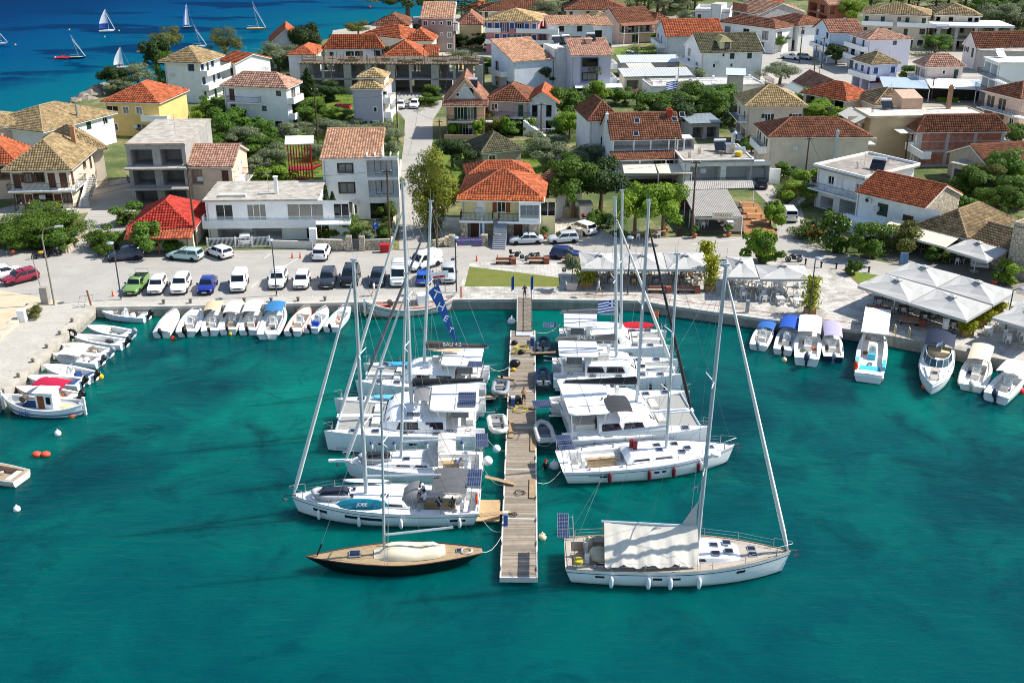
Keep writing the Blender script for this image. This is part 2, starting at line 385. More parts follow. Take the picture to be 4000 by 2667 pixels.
hb=mix(t,ramp(t,noise(t,v,.16,6,.68,.8),[(.52,(0,0,0)),(.66,(.7,.7,.7))]),hb,lin('003238'))
hb=mix(t,ramp(t,noise(t,v,.07,4,.6,.5),[(.56,(0,0,0)),(.7,(.6,.6,.6))]),hb,lin('007c6c'))
hb=mix(t,ramp(t,math_('DIVIDE',sx.outputs[1],100,True),[(.45,(.85,.85,.85)),(.8,(0,0,0))]),hb,lin('00434c'))  # near water painted darker, standing in for lens vignetting and the steeper view
isopen=math_('GREATER_THAN',sx.outputs[1],200)
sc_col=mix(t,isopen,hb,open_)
tr_col=mix(t,isopen,lin('128f8c'),mix(t,f,lin('1890a4'),lin('032a58')))
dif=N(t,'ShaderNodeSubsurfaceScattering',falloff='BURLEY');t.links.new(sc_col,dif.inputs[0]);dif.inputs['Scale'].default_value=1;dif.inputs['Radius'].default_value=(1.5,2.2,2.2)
tra=N(t,'ShaderNodeBsdfTransparent');t.links.new(tr_col,tra.inputs[0])
m1=N(t,'ShaderNodeMixShader');t.links.new(mix(t,isopen,(.84,.84,.84,1),(.98,.98,.98,1)),m1.inputs[0])
t.links.new(tra.outputs[0],m1.inputs[1]);t.links.new(dif.outputs[0],m1.inputs[2])
gl=N(t,'ShaderNodeBsdfGlossy');gl.inputs['Roughness'].default_value=.05
rp=N(t,'ShaderNodeMapping');rp.inputs['Scale'].default_value=(.35,1.1,1);rp.inputs['Rotation'].default_value=(0,0,-.06);t.links.new(v,rp.inputs[0])
hgt=math_('ADD',noise(t,rp.outputs[0],1.5,4,.62,.4),math_('MULTIPLY',noise(t,rp.outputs[0],.25,3,.6,.6),1.6))
bp=N(t,'ShaderNodeBump');bp.inputs['Strength'].default_value=.34;bp.inputs['Distance'].default_value=.3;t.links.new(hgt,bp.inputs['Height'])
fr=N(t,'ShaderNodeFresnel');fr.inputs[0].default_value=1.33;t.links.new(bp.outputs[0],fr.inputs[1])
t.links.new(bp.outputs[0],gl.inputs['Normal']);t.links.new(bp.outputs[0],dif.inputs['Normal'])
m2=N(t,'ShaderNodeMixShader');t.links.new(math_('MULTIPLY',fr.outputs[0],mix(t,isopen,(.4,.4,.4,1),(.02,.02,.02,1))),m2.inputs[0])
t.links.new(m1.outputs[0],m2.inputs[1]);t.links.new(gl.outputs[0],m2.inputs[2])
t.links.new(m2.outputs[0],t.nodes['Material Output'].inputs[0])
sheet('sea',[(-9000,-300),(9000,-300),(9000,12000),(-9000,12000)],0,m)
# ================= houses =================
def npmesh(name,V,F,uv,mats):
 me=bpy.data.meshes.new(name);n=len(F)
 me.vertices.add(len(V));me.vertices.foreach_set('co',np.asarray(V,np.float32).ravel())
 me.loops.add(n*4);me.loops.foreach_set('vertex_index',np.asarray(F,np.int32).ravel())
 me.polygons.add(n);me.polygons.foreach_set('loop_start',np.arange(0,4*n,4,dtype=np.int32))
 if uv is not None:
  l=me.uv_layers.new(name='UVMap');l.data.foreach_set('uv',np.repeat(np.asarray(uv,np.float32),4,axis=0).ravel())
 for m in mats:me.materials.append(m)
 me.update(calc_edges=True);return me
def tilefield(name,polys,mtl,parent,cw=.34,ch=.42,amp=.11,rowlift=.06,lift=.03):
 VV,FF,UV=[],[],[];o=0;seed=0
 for P in polys:
  P=[Vector(p)for p in P];e=(P[1]-P[0]).normalized()
  nrm=None
  for k in range(2,len(P)):
   nn=e.cross(P[k]-P[0])
   if nn.length>1e-4:nrm=nn.normalized();break
  if nrm.z<0:nrm=-nrm
  s=nrm.cross(e)
  if s.z<0:s=-s
  Q=[((p-P[0]).dot(e),(p-P[0]).dot(s))for p in P]
  vm=max(q[1]for q in Q);r=0;v=-.04;seed+=100
  while v<vm-.05:
   h2=min(ch,vm-v);mid=max(.001,v+h2*.5);xs=[]
   for i in range(len(Q)):
    a,b=Q[i],Q[(i+1)%len(Q)]
    if(a[1]-mid)*(b[1]-mid)<0:xs.append(a[0]+(b[0]-a[0])*(mid-a[1])/(b[1]-a[1]))
   if len(xs)>=2:
    c0,c1=int(math.floor(min(xs)/cw+.3)),int(math.ceil(max(xs)/cw-.3))
    nc=c1-c0
    if nc>0:
     u=(np.arange(nc*3+1)/3+c0)*cw
     ph=np.tile([0,amp,amp*.9],nc);ph=np.append(ph,0)
     b0=np.array(P[0]);E_,S_,N_=np.array(e),np.array(s),np.array(nrm)
     lo=b0+np.outer(u,E_)+v*S_+np.outer(ph+rowlift+lift,N_)
     hi=b0+np.outer(u,E_)+(v+h2+.05)*S_+np.outer(ph+lift,N_)
     bt=b0+np.outer(u,E_)+v*S_+np.outer(ph*.2+lift-.02,N_)
     m=len(u);VV.append(np.concatenate([bt,lo,hi]));i=np.arange(m-1)
     for k in(0,1):
      FF.append(np.stack([o+k*m+i,o+k*m+i+1,o+(k+1)*m+i+1,o+(k+1)*m+i],1))
      UV.append(np.stack([c0+i//3+.5+seed,np.full(m-1,r+.5)],1))
     o+=3*m
   v+=ch;r+=1
 if not VV:return
 ob=link(name,npmesh(name,np.concatenate(VV),np.concatenate(FF),np.concatenate(UV),[mtl]),parent);ob['kind']='stuff'
 return ob
def roofgeo(kind,w,d,h,rise,oh):
 x0,x1,y0,y1=-oh,w+oh,-oh,d+oh;W,D=w+2*oh,d+2*oh
 z0=h-(oh*rise/(min(w,d)/2)*.5 if kind!='sx' else 0);z1=h+rise
 a,b,c,e=(x0,y0,z0),(x1,y0,z0),(x1,y1,z0),(x0,y1,z0)
 if kind=='hip':
  if W>=D:
   k=D/2*.96;p,q=(x0+k,(y0+y1)/2,z1),(x1-k,(y0+y1)/2,z1)
   return[[a,b,q,p],[c,e,p,q],[b,c,q],[e,a,p]],[(p,q),(a,p),(b,q),(c,q),(e,p)],[]
  k=W/2*.96;p,q=((x0+x1)/2,y0+k,z1),((x0+x1)/2,y1-k,z1)
  return[[a,b,p],[c,e,q],[b,c,q,p],[e,a,p,q]],[(p,q),(a,p),(b,p),(c,q),(e,q)],[]
 if kind=='gx':
  p,q=(x0,d/2,z1),(x1,d/2,z1)
  return[[a,b,q,p],[c,e,p,q]],[(p,q)],[[(0,0,h),(0,d,h),(0,d/2,z1-.06)],[(w,0,h),(w,d,h),(w,d/2,z1-.06)]]
 if kind=='gy':
  p,q=(w/2,y0,z1),(w/2,y1,z1)
  return[[b,c,q,p],[e,a,p,q]],[(p,q)],[[(0,0,h),(w,0,h),(w/2,0,z1-.06)],[(0,d,h),(w,d,h),(w/2,d,z1-.06)]]
 if kind=='sx':
  p,q=(x0,y1,z1),(x1,y1,z1)
  return[[(x0,y0,h),(x1,y0,h),q,p]],[(p,q)],[[(0,0,h),(0,d,h),(0,d,z1-.05)],[(w,0,h),(w,d,h),(w,d,z1-.05)],[(0,d,h),(w,d,h),(w,d,z1-.05),(0,d,z1-.05)]]
TILES=dict(tan=('a08a66','55482f',.6),sal=('c09578','7d5a45',.35),org=('b0603e','5a3022',.4),red=('b03c30','64261d',.25),brn=('8f5e46','3c2a20',.65),dkr=('87563f','38271f',.65),grn=('66624a','33332a',.5),pnk=('bd927c','8a5a48',.25),old=('97805f','3a3226',.75),yel=('b49a6e','5f4c32',.45),fad=('a67660','54382c',.55))
WALLS=dict(w='ecebe7',cr='e6dcc4',ye='e6c77e',pk='cf8f92',pp='e3b291',ml='b8a7a4',lg='d9d9dd',gr='b3aca8',bg='cfc1a8',be='d8cbb6',li='bdb3c4',bl='dfe6ee',sa='e3c4ae',py='e0d2a0',co='a5a29c',ta='c9b28c',yl='e3d6a0',st='aaa08e',br='a0563e')
WIN={}
FRM=dict(w=mat('f0efec',.5,.05),b=mat('2e4f86',.5,.1),g=mat('1f4032',.55,.15),n=mat('5a3526',.6,.2),k=mat('22262a',.5,.1),o=mat('8a4a22',.6,.25))
def winmesh(kind,w,h,fc,sh):
 k=(kind,round(w,2),round(h,2),fc,sh)
 if k in WIN:return WIN[k]
 b=MB();g=MB();y=.13
 g.quad((0,y+.02,0),(w,y+.02,0),(w,y+.02,h),(0,y+.02,h))
 t_=.07
 for q in((0,t_,0,h),(w-t_,w,0,h),(t_,w-t_,0,t_),(t_,w-t_,h-t_,h)):b.box(q[0],q[1],y-.04,y+.01,q[2],q[3])
 n=3 if w>2.2 else(2 if w>.8 else 1)
 for i in range(1,n):b.box(w*i/n-.035,w*i/n+.035,y-.035,y+.012,t_,h-t_)
 if kind in 'wS':b.box(-.06,w+.06,-.07,y,-.07,-.003)
 if kind in 'wSsnO':
  for q in((-.14,-.003,-.0,h+.14),(w+.003,w+.14,0,h+.14),(-.003,w+.003,h+.003,h+.14)):b.box(q[0],q[1],-.035,-.004,q[2],q[3])
 if kind=='c':b.box(t_,w-t_,y-.03,y+.015,t_,h-t_)
 s=MB()
 if kind in 'SD':
  for x in(-w*.5-.03,w+.03):
   s.box(x,x+w*.5,-.05,-.004,0,h)
   for i in range(1,5):s.box(x+.05,x+w*.5-.05,-.065,-.048,h*i/5-.04,h*i/5+.04)
 if kind=='s':
  for x in(0.01,w*.5+.01):
   s.box(x,x+w*.5-.02,.02,.07,0,h)
   for i in range(1,6):s.box(x+.05,x+w*.5-.07,.0,.022,h*i/6-.05,h*i/6+.04)
 if kind=='d':s.box(.05,w-.05,.05,.09,0,h-.05);s.box(.15,w-.15,.03,.05,.2,h*.45);s.box(.15,w-.15,.03,.05,h*.52,h-.2)
 r=(g.mesh('pane',GLASS),b.mesh('frame',FRM[fc]),s.mesh('shutter',FRM[sh])if s.v else None)
 WIN[k]=r;return r
KSZ=dict(w=(1.1,1.25,.9),n=(.6,.8,1.2),d=(1.0,2.15,.02),g=(2.0,2.2,.02),G=(3.2,2.2,.02),s=(1.1,1.35,.85),S=(1.0,1.3,.85),D=(1.1,2.2,.02),o=(2.6,2.3,.02),l=(2.6,2.35,.05),c=(1.0,2.15,.02),W=(2.2,1.3,.9),O=(1.2,1.6,.7))
def facade(rows,L,h,scale=1):
 """rows: storeys from the ground up, one letter per bay -> list of (kind,u0,z0,w,h)"""
 out=[];n=len(rows)
 for r,row in enumerate(rows):
  zs=h/n*r;H=h/n;k=len(row)
  for i,ch in enumerate(row):
   if ch not in KSZ:continue
   ww,hh,sill=KSZ[ch];cell=L/k
   if ch=='l':ww=cell*.86;hh=H*.8
   if ch=='o':ww=cell*.74;hh=H*.8
   ww=min(ww,cell*.88);hh=min(hh,H*.84);sill=min(sill,H*.9-hh)
   out.append((ch,(i+.5)*cell-ww/2,zs+max(sill,.02),ww,hh))
 return out
def wallface(b,O,U,Nn,L,h,ops):
 """a wall of length L, height h with real openings, reveals and (for loggias) a room behind"""
 us=sorted({0,L}|{round(x,3)for o in ops for x in(o[1],o[1]+o[3])});zs=sorted({0,h}|{round(x,3)for o in ops for x in(o[2],o[2]+o[4])})
 P=lambda u,z,dd=0:O+U*u-Nn*dd+Vector((0,0,z))
 for i in range(len(us)-1):
  for j in range(len(zs)-1):
   uc,zc=(us[i]+us[i+1])/2,(zs[j]+zs[j+1])/2
   if any(o[1]<uc<o[1]+o[3]and o[2]<zc<o[2]+o[4]for o in ops):continue
   b.quad(P(us[i],zs[j]),P(us[i+1],zs[j]),P(us[i+1],zs[j+1]),P(us[i],zs[j+1]))
 for k,u,z,ww,hh in ops:
  D=1.7 if k=='l' else(3.5 if k=='o' else.16)
  a,c,e,g=(u,z),(u+ww,z),(u+ww,z+hh),(u,z+hh)
  for p,q in((a,c),(c,e),(e,g),(g,a)):b.quad(P(*p),P(*q),P(*q,D),P(*p,D))
  if k in 'lo':b.quad(P(*a,D),P(*c,D),P(*e,D),P(*g,D))
def railing(L,style,dep,h=1.0):
 """balcony rail: runs 0..L at y=-dep with returns to the wall"""
 b=MB()
 segs=[((0,0),(0,-dep)),((0,-dep),(L,-dep)),((L,-dep),(L,0))]
 if style=='s':
  b.box(0,.1,-dep+.1,-.003,0,.95);b.box(L-.1,L,-dep+.1,-.003,0,.95);b.box(0,L,-dep,-dep+.1,0,.95)
  return b
 for(x0,y0),(x1,y1)in segs:
  n=max(1,int(math.hypot(x1-x0,y1-y0)/(.16 if style in 'rw' else 1.3)))
  if style=='g':b.quad((x0,y0,.08),(x1,y1,.08),(x1,y1,.92),(x0,y0,.92))
  b.tube([(x0,y0,h),(x1,y1,h)],.03,4)
  if style in 'rw':b.tube([(x0,y0,.1),(x1,y1,.1)],.02,4)
  for i in range(n+1):
   x,y=lerp(x0,x1,i/n),lerp(y0,y1,i/n);b.tube([(x,y,0),(x,y,h)],.014 if style in 'rw' and i%6 else.025,3,cap=False)
 return b
RAILM=dict(s=WHITE,r=mat('1b1c1e',.5,.1),w=mat('e8e8e6',.5,.05),g=None)
def glasspanel():
 if 'gp' in MATS:return MATS['gp']
 m,t,p=newmat('clear_panel');p.inputs['Base Color'].default_value=(.5,.6,.62,1);p.inputs['Roughness'].default_value=.08;p.inputs['Alpha'].default_value=.35
 MATS['gp']=m;return m
RAILM['g']=glasspanel()
def ridgecaps(b,lines,r=.13):
 for a,c in lines:b.tube([Vector(a)+Vector((0,0,.1)),Vector(c)+Vector((0,0,.1))],r,6)
FAR=1.0
def house(label,A,B,d,h,wall='w',roof=('hip',2.0,'org',.5),F=(),Rt=(),L=(),bal=(),fc='w',sh='g',cat='house',root=None,name='house',stain=.22,zb=0,fmat=None,parts=True,lo=None):
 """A,B: front wall corners at eave height h; d: depth in metres or the back corner next to B"""
 a,b_=G(*A,GZ+h),G(*B,GZ+h);u=b_-a;w=math.hypot(u.x,u.y);rz=math.atan2(u.y,u.x)
 nrm=Vector((-u.y,u.x,0))/w
 if isinstance(d,tuple):d=max(2.5,(G(*d[1:],GZ+h)-a).dot(nrm)if d[0]=='L' else(G(*d,GZ+h)-b_).dot(nrm))
 if root is None:root=thing(name,label,cat,(a.x,a.y,GZ+zb),rz);T=None
 else:T=root.matrix_basis.inverted()@(Matrix.Translation((a.x,a.y,GZ+zb))@Matrix.Rotation(rz,4,'Z'))
 def place(o):
  if T is not None:o.matrix_local=T@o.matrix_local
  return o
 wm=fmat or mat(WALLS.get(wall,wall),.85,.14,.6,.15,stain=stain)
 X,Y=Vector((1,0,0)),Vector((0,1,0))
 wb=MB();hh=h-zb
 faces=[(Vector((0,0,0)),X,-Y,w,F),(Vector((w,0,0)),Y,X,d,Rt),(Vector((w,d,0)),-X,Y,w,()),(Vector((0,d,0)),-Y,-X,d,L)]
 allops=[]
 for O,U,Nn,ln,rows in faces:
  ops=facade(rows,ln,hh)if rows and isinstance(rows[0],str)else list(rows)
  wallface(wb,O,U,Nn,ln,hh,ops);allops.append(ops)
 rk=roof[0]
 if rk!='flat':
  planes,ridges,gabs=roofgeo(rk,w,d,hh,roof[1],roof[3])
  for g in gabs:wb.quad(*g)
 wo_=place(wb.obj('wall',wm,root))
 for(O,U,Nn,ln,rows),ops in zip(faces,allops):
  fr_=math.atan2(U.y,U.x)
  for k,uu,z,ww,h3 in ops:
   if k=='o':continue
   off=0
   if k=='l':
    nw=2 if ww>4.5 else 1
    for i in range(nw):
     w2=min(2.4,ww/nw*.75);p0=O+U*(uu+ww*(i+.5)/nw-w2/2)-Nn*1.56+Vector((0,0,z+.02))
     pa,fm,sm=winmesh('g',w2,min(2.15,h3-.15),fc,sh);x=place(link('door',pa,root,p0,fr_));link('frame',fm,x)
    continue
   pa,fm,sm=winmesh(k,ww,h3,fc,sh);p0=O+U*uu+Vector((0,0,z))
   x=place(link('door' if k in 'dgGDc' else 'window',pa,root,p0,fr_));link('frame',fm,x)
   if sm:link('shutter' if k!='d' else 'door_leaf',sm,x)
 if rk=='flat':
  rb=MB();o_=roof[3]
  rb.box(-o_,w+o_,-o_,d+o_,hh+.002,hh+.22)
  ro=place(rb.obj('roof',mat(roof[2],.9,.5,.9,.3),root))
  if roof[1]>0:
   pb=MB();pz=hh+.222;ph=roof[1]
   for q in((-o_,w+o_,-o_,-o_+.2),(-o_,w+o_,d+o_-.2,d+o_),(-o_,-o_+.2,-o_+.2,d+o_-.2),(w+o_-.2,w+o_,-o_+.2,d+o_-.2)):pb.box(q[0],q[1],q[2],q[3],pz,pz+ph)
   pb.obj('parapet',wm,ro)
 else:
  rb=MB()
  for P in planes:
   lo_=[(p[0],p[1],p[2]-.14)for p in P];n=len(P)
   rb.add(list(lo_)+list(P),[tuple(range(n-1,-1,-1)),tuple(range(n,2*n))]+[(i,(i+1)%n,n+(i+1)%n,n+i)for i in range(n)])
  ro=place(rb.obj('roof',FRM['w']if wall not in('bg','ta')else mat('b08a60',.7,.2),root))
  tm=tilemat(*TILES[roof[2]])
  dist=a.y;cw=.36 if dist<190 else(.45 if dist<270 else.6)
  tilefield('tiles',planes,tm,ro,cw,cw*1.25,.12+(cw-.36)*.25,.07)
  cb=MB();ridgecaps(cb,ridges);cb.obj('ridge_tiles',mat(TILES[roof[2]][0],.85,.3,2),ro)
 for fi,z,u0,u1,dep,st in bal:
  O,U,Nn,ln,_=faces['FRBL'.index(fi)];fr_=math.atan2(U.y,U.x);Lb=u1-u0
  bb=MB();bb.box(0,Lb,-dep,-.003,-.18,0)
  bo=place(bb.obj('balcony',WHITE if wall!='co' else CONC,root,loc=O+U*u0+Vector((0,0,z)),rz=fr_))
  railing(Lb,st,dep).obj('railing',RAILM[st],bo)
 if parts and hh>3.5:
  q=rnd.random();b=MB();b.tube([(.25,-.06,hh-.3),(.25,-.06,0)],.045,5);place(b.obj('downpipe',mat('b5b2ac',.6,.2),root))
  if q<.45 and w>6:b=MB();zz=hh*(.62 if q<.2 else.25);xx=w*(.12+q);b.box(xx,xx+.8,-.34,-.03,zz,zz+.6);place(b.obj('air_conditioner',mat('d3d3cf',.5,.1),root))
  if q>.5:b=MB();b.tube([(w*q,d*.4,hh),(w*q,d*.4,hh+3.0)],.025,4);[b.tube([(w*q-.5,d*.4,hh+2.5+i*.2),(w*q+.5,d*.4,hh+2.5+i*.2)],.015,3)for i in range(3)];place(b.obj('antenna',STEEL,root))
 root['_w']=w;root['_d']=d;root['_h']=hh
 return root
def chimney(r,x,y,z0,z1,m=None,s=.5,cap=True):
 b=MB();b.box(x-s/2,x+s/2,y-s/2,y+s/2,z0,z1)
 if cap:b.box(x-s*.65,x+s*.65,y-s*.65,y+s*.65,z1+.003,z1+.1);b.box(x-s*.3,x+s*.3,y-s*.3,y+s*.3,z1+.1,z1+.35)
 b.obj('chimney',m or mat('d8c4ae',.85,.3,2),r)
PANEL=None
def panelmat():
 if 'pv' in MATS:return MATS['pv']
 m,t,p=newmat('solar_cells');v=coord(t,'Object')
 br=N(t,'ShaderNodeTexBrick',offset=0.0);br.inputs['Scale'].default_value=1;br.inputs['Brick Width'].default_value=.17;br.inputs['Row Height'].default_value=.17;br.inputs['Mortar Size'].default_value=.009
 br.inputs['Color1'].default_value=lin('141d3a');br.inputs['Color2'].default_value=lin('1a2547');br.inputs['Mortar'].default_value=lin('76829a');t.links.new(v,br.inputs['Vector'])
 t.links.new(br.outputs[0],p.inputs['Base Color']);p.inputs['Roughness'].default_value=.3;p.inputs['Specular IOR Level'].default_value=.25;MATS['pv']=m;return m
def solarheater(r,x,y,z,rz=0,n=1):
 for i in range(n):
  M=Matrix.Translation((x+i*2.4*math.cos(rz),y+i*2.4*math.sin(rz),z))@Matrix.Rotation(rz,4,'Z')
  b=MB();b.T=M;b.tube([(-.9,.5,1.35),(.9,.5,1.35)],.28,10);o=b.obj('water_tank',mat('d9dadb',.3,.1,metal=.3),r,smooth=40)
  b=MB();b.T=M;b.hexa([(-.95,-.9,.1),(.95,-.9,.1),(.95,.35,1.2),(-.95,.35,1.2)],[(-.95,-.93,.17),(.95,-.93,.17),(.95,.32,1.27),(-.95,.32,1.27)]);b.obj('solar_collector',mat('1a2029',.15,.2),o)
  b=MB();b.T=M
  for xx in(-.8,.8):b.tube([(xx,-.9,.1),(xx,.5,0),(xx,.5,1.1)],.025,4);b.tube([(xx,.4,1.1),(xx,-.4,0)],.02,4)
  b.obj('stand',STEEL,o)
def acunit(r,x,y,z,rz=0):
 b=MB();b.T=Matrix.Translation((x,y,z))@Matrix.Rotation(rz,4,'Z');b.box(-.42,.42,-.36,-.04,0,.62);o=b.obj('air_conditioner',mat('dcdcd8',.5,.1),r)
 b=MB();b.T=Matrix.Translation((x,y,z))@Matrix.Rotation(rz,4,'Z')@Matrix.Translation((-.08,-.363,.31))@Matrix.Rotation(PI/2,4,'X');b.lathe([(.25,0),(.25,.015)],n=12);b.obj('fan_grille',DARK,o)
def awning(r,x0,x1,y,z,dep,drop,m,poles=True):
 b=MB();b.hexa([(x0,y,z-.05),(x1,y,z-.05),(x1,y-dep,z-drop-.05),(x0,y-dep,z-drop-.05)][::-1],[(x0,y,z),(x1,y,z),(x1,y-dep,z-drop),(x0,y-dep,z-drop)][::-1])
 b.box(x0,x1,y-dep-.03,y-dep+.02,z-drop-.25,z-drop-.052)
 o=b.obj('awning',m,r)
 if poles:
  b=MB()
  for x in(x0+.1,x1-.1):b.tube([(x,y-dep+.1,z-drop-.06),(x,y-.02,z-drop-.7)],.025,4)
  b.obj('awning_arm',STEEL,o)
def canopy_posts(r,pts,z,m,rr=.05):
 for x,y in pts:MB().tube([(x,y,0),(x,y,z)],rr,6).obj('post',m,r)
AWN=mat('d3cdbd',.85,.12,1);AWW=mat('e2e0d8',.85,.1,1);AWB=mat('9fb0bf',.8,.12,1)
def rebar(r,x,y,z,m=None):
 b=MB()
 for i in range(6):
  xx,yy=x+(i%3)*.15,y+(i//3)*.2;b.tube([(xx,yy,z),(xx+rnd.uniform(-.05,.05),yy,z+rnd.uniform(.7,1.1))],.02,4)
 b.obj('rebar',m or mat('6d4a35',.9,.2),r)
# ================= the town, front row first =================
house_=house
# house with outside stairs, far left
r=house('tan tiled house with white balconies and an outside staircase, left of the grey shell',(34,656),(262,652),12,6.0,'be',('hip',2.9,'tan',.8),F=['wdwwdw','cSwcd'],Rt=['.w.d','d.wc'],bal=[('F',.05,.3,3.3,1.2,'r'),('F',.05,4.6,8.6,1.2,'r'),('F',3.0,-.2,9,1.4,'r'),('R',3.0,.4,4,1.1,'r')],fc='n',sh='n')
W0=r['_w']
house('',(262,590),(400,572),11,5.8,'be',('hip',2.0,'tan',.7),Rt=['d.w','cwc'],bal=[('R',3.0,0,8,1.6,'r'),('R',.1,0,8,1.6,'r')],fc='n',root=r)
chimney(r,6.5,9,6.5,9.6,mat('b88a66',.85,.2),.6)
b=MB();Hs=17
for i in range(Hs):b.box(W0+.75,W0+2.0,.6+i*.32,.6+i*.32+.36,i*.172,i*.172+.19)
st=b.obj('staircase',mat('cfcac0',.85,.2),r)
b=MB();b.hexa([(W0+.6,.3,-.1),(W0+.75,.3,-.1),(W0+.75,6.2,2.75),(W0+.6,6.2,2.75)],[(W0+.6,.3,.45),(W0+.75,.3,.45),(W0+.75,6.2,3.3),(W0+.6,6.2,3.3)]);b.obj('stringer',WHITE,st)
b=MB()
for i in range(16):b.tube([(W0+2.0,.7+i*.36,.2+i*.185),(W0+2.0,.7+i*.36,1.15+i*.185)],.02,4)
b.tube([(W0+2.0,.7,1.15),(W0+2.0,6.1,3.93)],.035,5);b.obj('railing',RAILM['r'],st)
# the concrete shell
r=house('unfinished three-storey grey concrete shell with open dark bays',(489,570),(721,568),(832,470),8.6,'co',('flat',0,'b5ada0',.12),F=['oo','oo','oo'],stain=.75,bal=[],fmat=mat('a9a6a0',.9,.25,.5,.4,stain=.75))
b=MB()
for z in(2.8,5.7):b.box(-.2,r['_w']+.2,-1.5,-.003,z-.22,z)
b.obj('floor_slab',mat('a8a39b',.9,.3,.7,.3,stain=.6),r)
b=MB();b.box(-.12,r['_w']*.999,-.125,.05,r['_h']+.225,r['_h']+.3);b.obj('coping',mat('b9836a',.9,.2),r)
house('small salmon tiled house tucked beside the grey shell',(735,648),(903,648),9.5,5.6,'sa',('gx',1.9,'pnk',.35),F=['.d.','l.d'],Rt=['w.n','.nn.'],fc='w',sh='n',bal=[('R',2.8,1,6,1.5,'r')])
# red cottage
r=house('low cottage with a bright red tiled roof behind a leafy tree',(512,890),(748,886),9.5,3.0,'cr',('hip',2.3,'red',.5),F=['d.g.'],Rt=['w..w'],fc='n',sh='n')
b=MB();w_=r['_w'];P=[[(-.4,-2.4,2.25),(w_+.4,-2.4,2.25),(w_+.4,-.3,2.95),(-.4,-.3,2.95)]]
b.hexa([(x,y,z-.12)for x,y,z in P[0]],P[0]);pr=b.obj('porch_roof',mat('8a5a3a',.8,.2),r);tilefield('tiles',P,tilemat('c2694a','7a3a28',.3),pr)
canopy_posts(r,[(.2,-2.2),(w_*.5,-2.2),(w_-.2,-2.2)],2.2,mat('8a5230',.7,.2),.08)
# white two-storey flat roof
r=house('white two-storey flat-roofed house with a long terrace above open garages',(800,787),(1232,783),(1266,713),5.2,'w',('flat',0,'b3aca0',.25),F=[('o',1.2,.05,3.2,2.0),('o',5.6,.05,3.8,2.0),('G',12.5,.05,3.0,2.1),('g',1.2,2.65,2.2,2.1),('g',5.2,2.65,2.4,2.1),('G',10.3,2.65,4.6,2.1),('g',16.2,2.65,2.0,2.1)],bal=[('F',2.6,-.2,18.4,1.7,'g')],stain=.05)
w_=r['_w'];b=MB();b.box(-.2,w_+.1,-1.75,-1.705,2.1,3.1);b.obj('terrace_parapet',mat('e6e5e1',.7,.1),r)
b=MB();b.T=Matrix.Translation((w_*.62,2.6,5.4));b.box(-.2,.2,-.2,.2,0,2.2);b.box(-.3,.3,-.3,.3,2.2,2.3);b.obj('chimney',WHITE,r)
b=MB();b.box(1.5,5.0,1,1.8,5.4,5.75);b.obj('roof_kerb',mat('cfcac0',.9,.2),r)
# three-storey modern house
r=house('white three-storey house with salmon shed roof and dark framed windows',(1257,619),(1480,617),9,8.5,'w',('sx',1.9,'sal',.3),F=[('w',.9+2.2,.9,2.3,1.4),('g',8.0,.05,2.6,2.2),('w',3.1,3.8,2.3,1.4),('l',7.6,3.1,4.2,2.3),('w',3.1,6.4,1.9,1.1),('l',7.5,5.9,4.4,2.3)][:0]or[('w',2.1,.9,2.0,1.4),('g',6.1,.05,2.3,2.2),('w',2.1,3.7,2.0,1.4),('l',6.0,3.05,4.1,2.4),('w',2.1,6.5,1.9,1.2),('l',5.9,5.85,4.2,2.3)],Rt=['w.','w.','w.'],fc='k',stain=.05)
b=MB();b.quad((6.0,-.02,3.05),(10.1,-.02,3.05),(10.1,-.02,3.95),(6.0,-.02,3.95));b.quad((5.9,-.02,5.85),(10.1,-.02,5.85),(10.1,-.02,6.75),(5.9,-.02,6.75));b.obj('glass_balustrade',glasspanel(),r)
b=MB()
for i in range(5):b.box(5.9+i*1.05,6.05+i*1.05,-.25,1.3,8.75,9.0)
b.box(5.8,10.3,-.3,-.15,8.55,8.75);b.obj('roof_pergola',WHITE,r)
b=MB();b.box(r['_w']+.003,r['_w']+1.3,2.5,4.5,3.3,6.2);b.obj('bay',mat('39454d',.6,.1),r)
# red steel stair tower
a=G(1132,706);r=thing('stair_tower','red steel stair tower with slatted screen and white roof','stairs',(a.x,a.y,GZ),R(8))
RED=mat('b3121c',.45,.12)
for i in range(9):MB().box(i*.42,i*.42+.16,-.08,.08,0,5.6).obj('post',RED,r)
for i in range(5):MB().box(3.36,3.52,.1+i*.42,.26+i*.42,0,5.6).obj('post',RED,r)
b=MB();b.hexa([(-.3,-.4,5.6),(4,-.4,5.6),(4,2.6,6.2),(-.3,2.6,6.2)],[(-.3,-.4,5.75),(4,-.4,5.75),(4,2.6,6.35),(-.3,2.6,6.35)]);b.obj('roof',mat('dedcd6',.6,.1),r)
b=MB();b.box(-.1,3.6,-.25,2.2,1.55,1.7);b.hexa([(3.6,.2,1.55),(6.2,.2,2.6),(6.2,1.5,2.6),(3.6,1.5,1.55)],[(3.6,.2,1.7),(6.2,.2,2.75),(6.2,1.5,2.75),(3.6,1.5,1.7)]);b.obj('landing',RED,r)
b=MB();b.hexa([(6.2,-.1,2.6),(8.0,-.1,2.6),(8,1.6,2.6),(6.2,1.6,2.6)],[(6.2,-.1,2.72),(8.0,-.1,2.72),(8,1.6,2.72),(6.2,1.6,2.72)]);b.obj('walkway',mat('b9aa98',.7,.2),r)
b=MB()
for p,q in(((3.6,.2,2.7),(6.2,.2,3.7)),((6.2,-.1,3.7),(8,-.1,3.7)),((3.6,.2,2.2),(6.2,.2,3.2)),((6.2,1.6,3.7),(8,1.6,3.7)),((0,-.2,2.6),(3.6,-.2,2.6))):b.tube([p,q],.04,5)
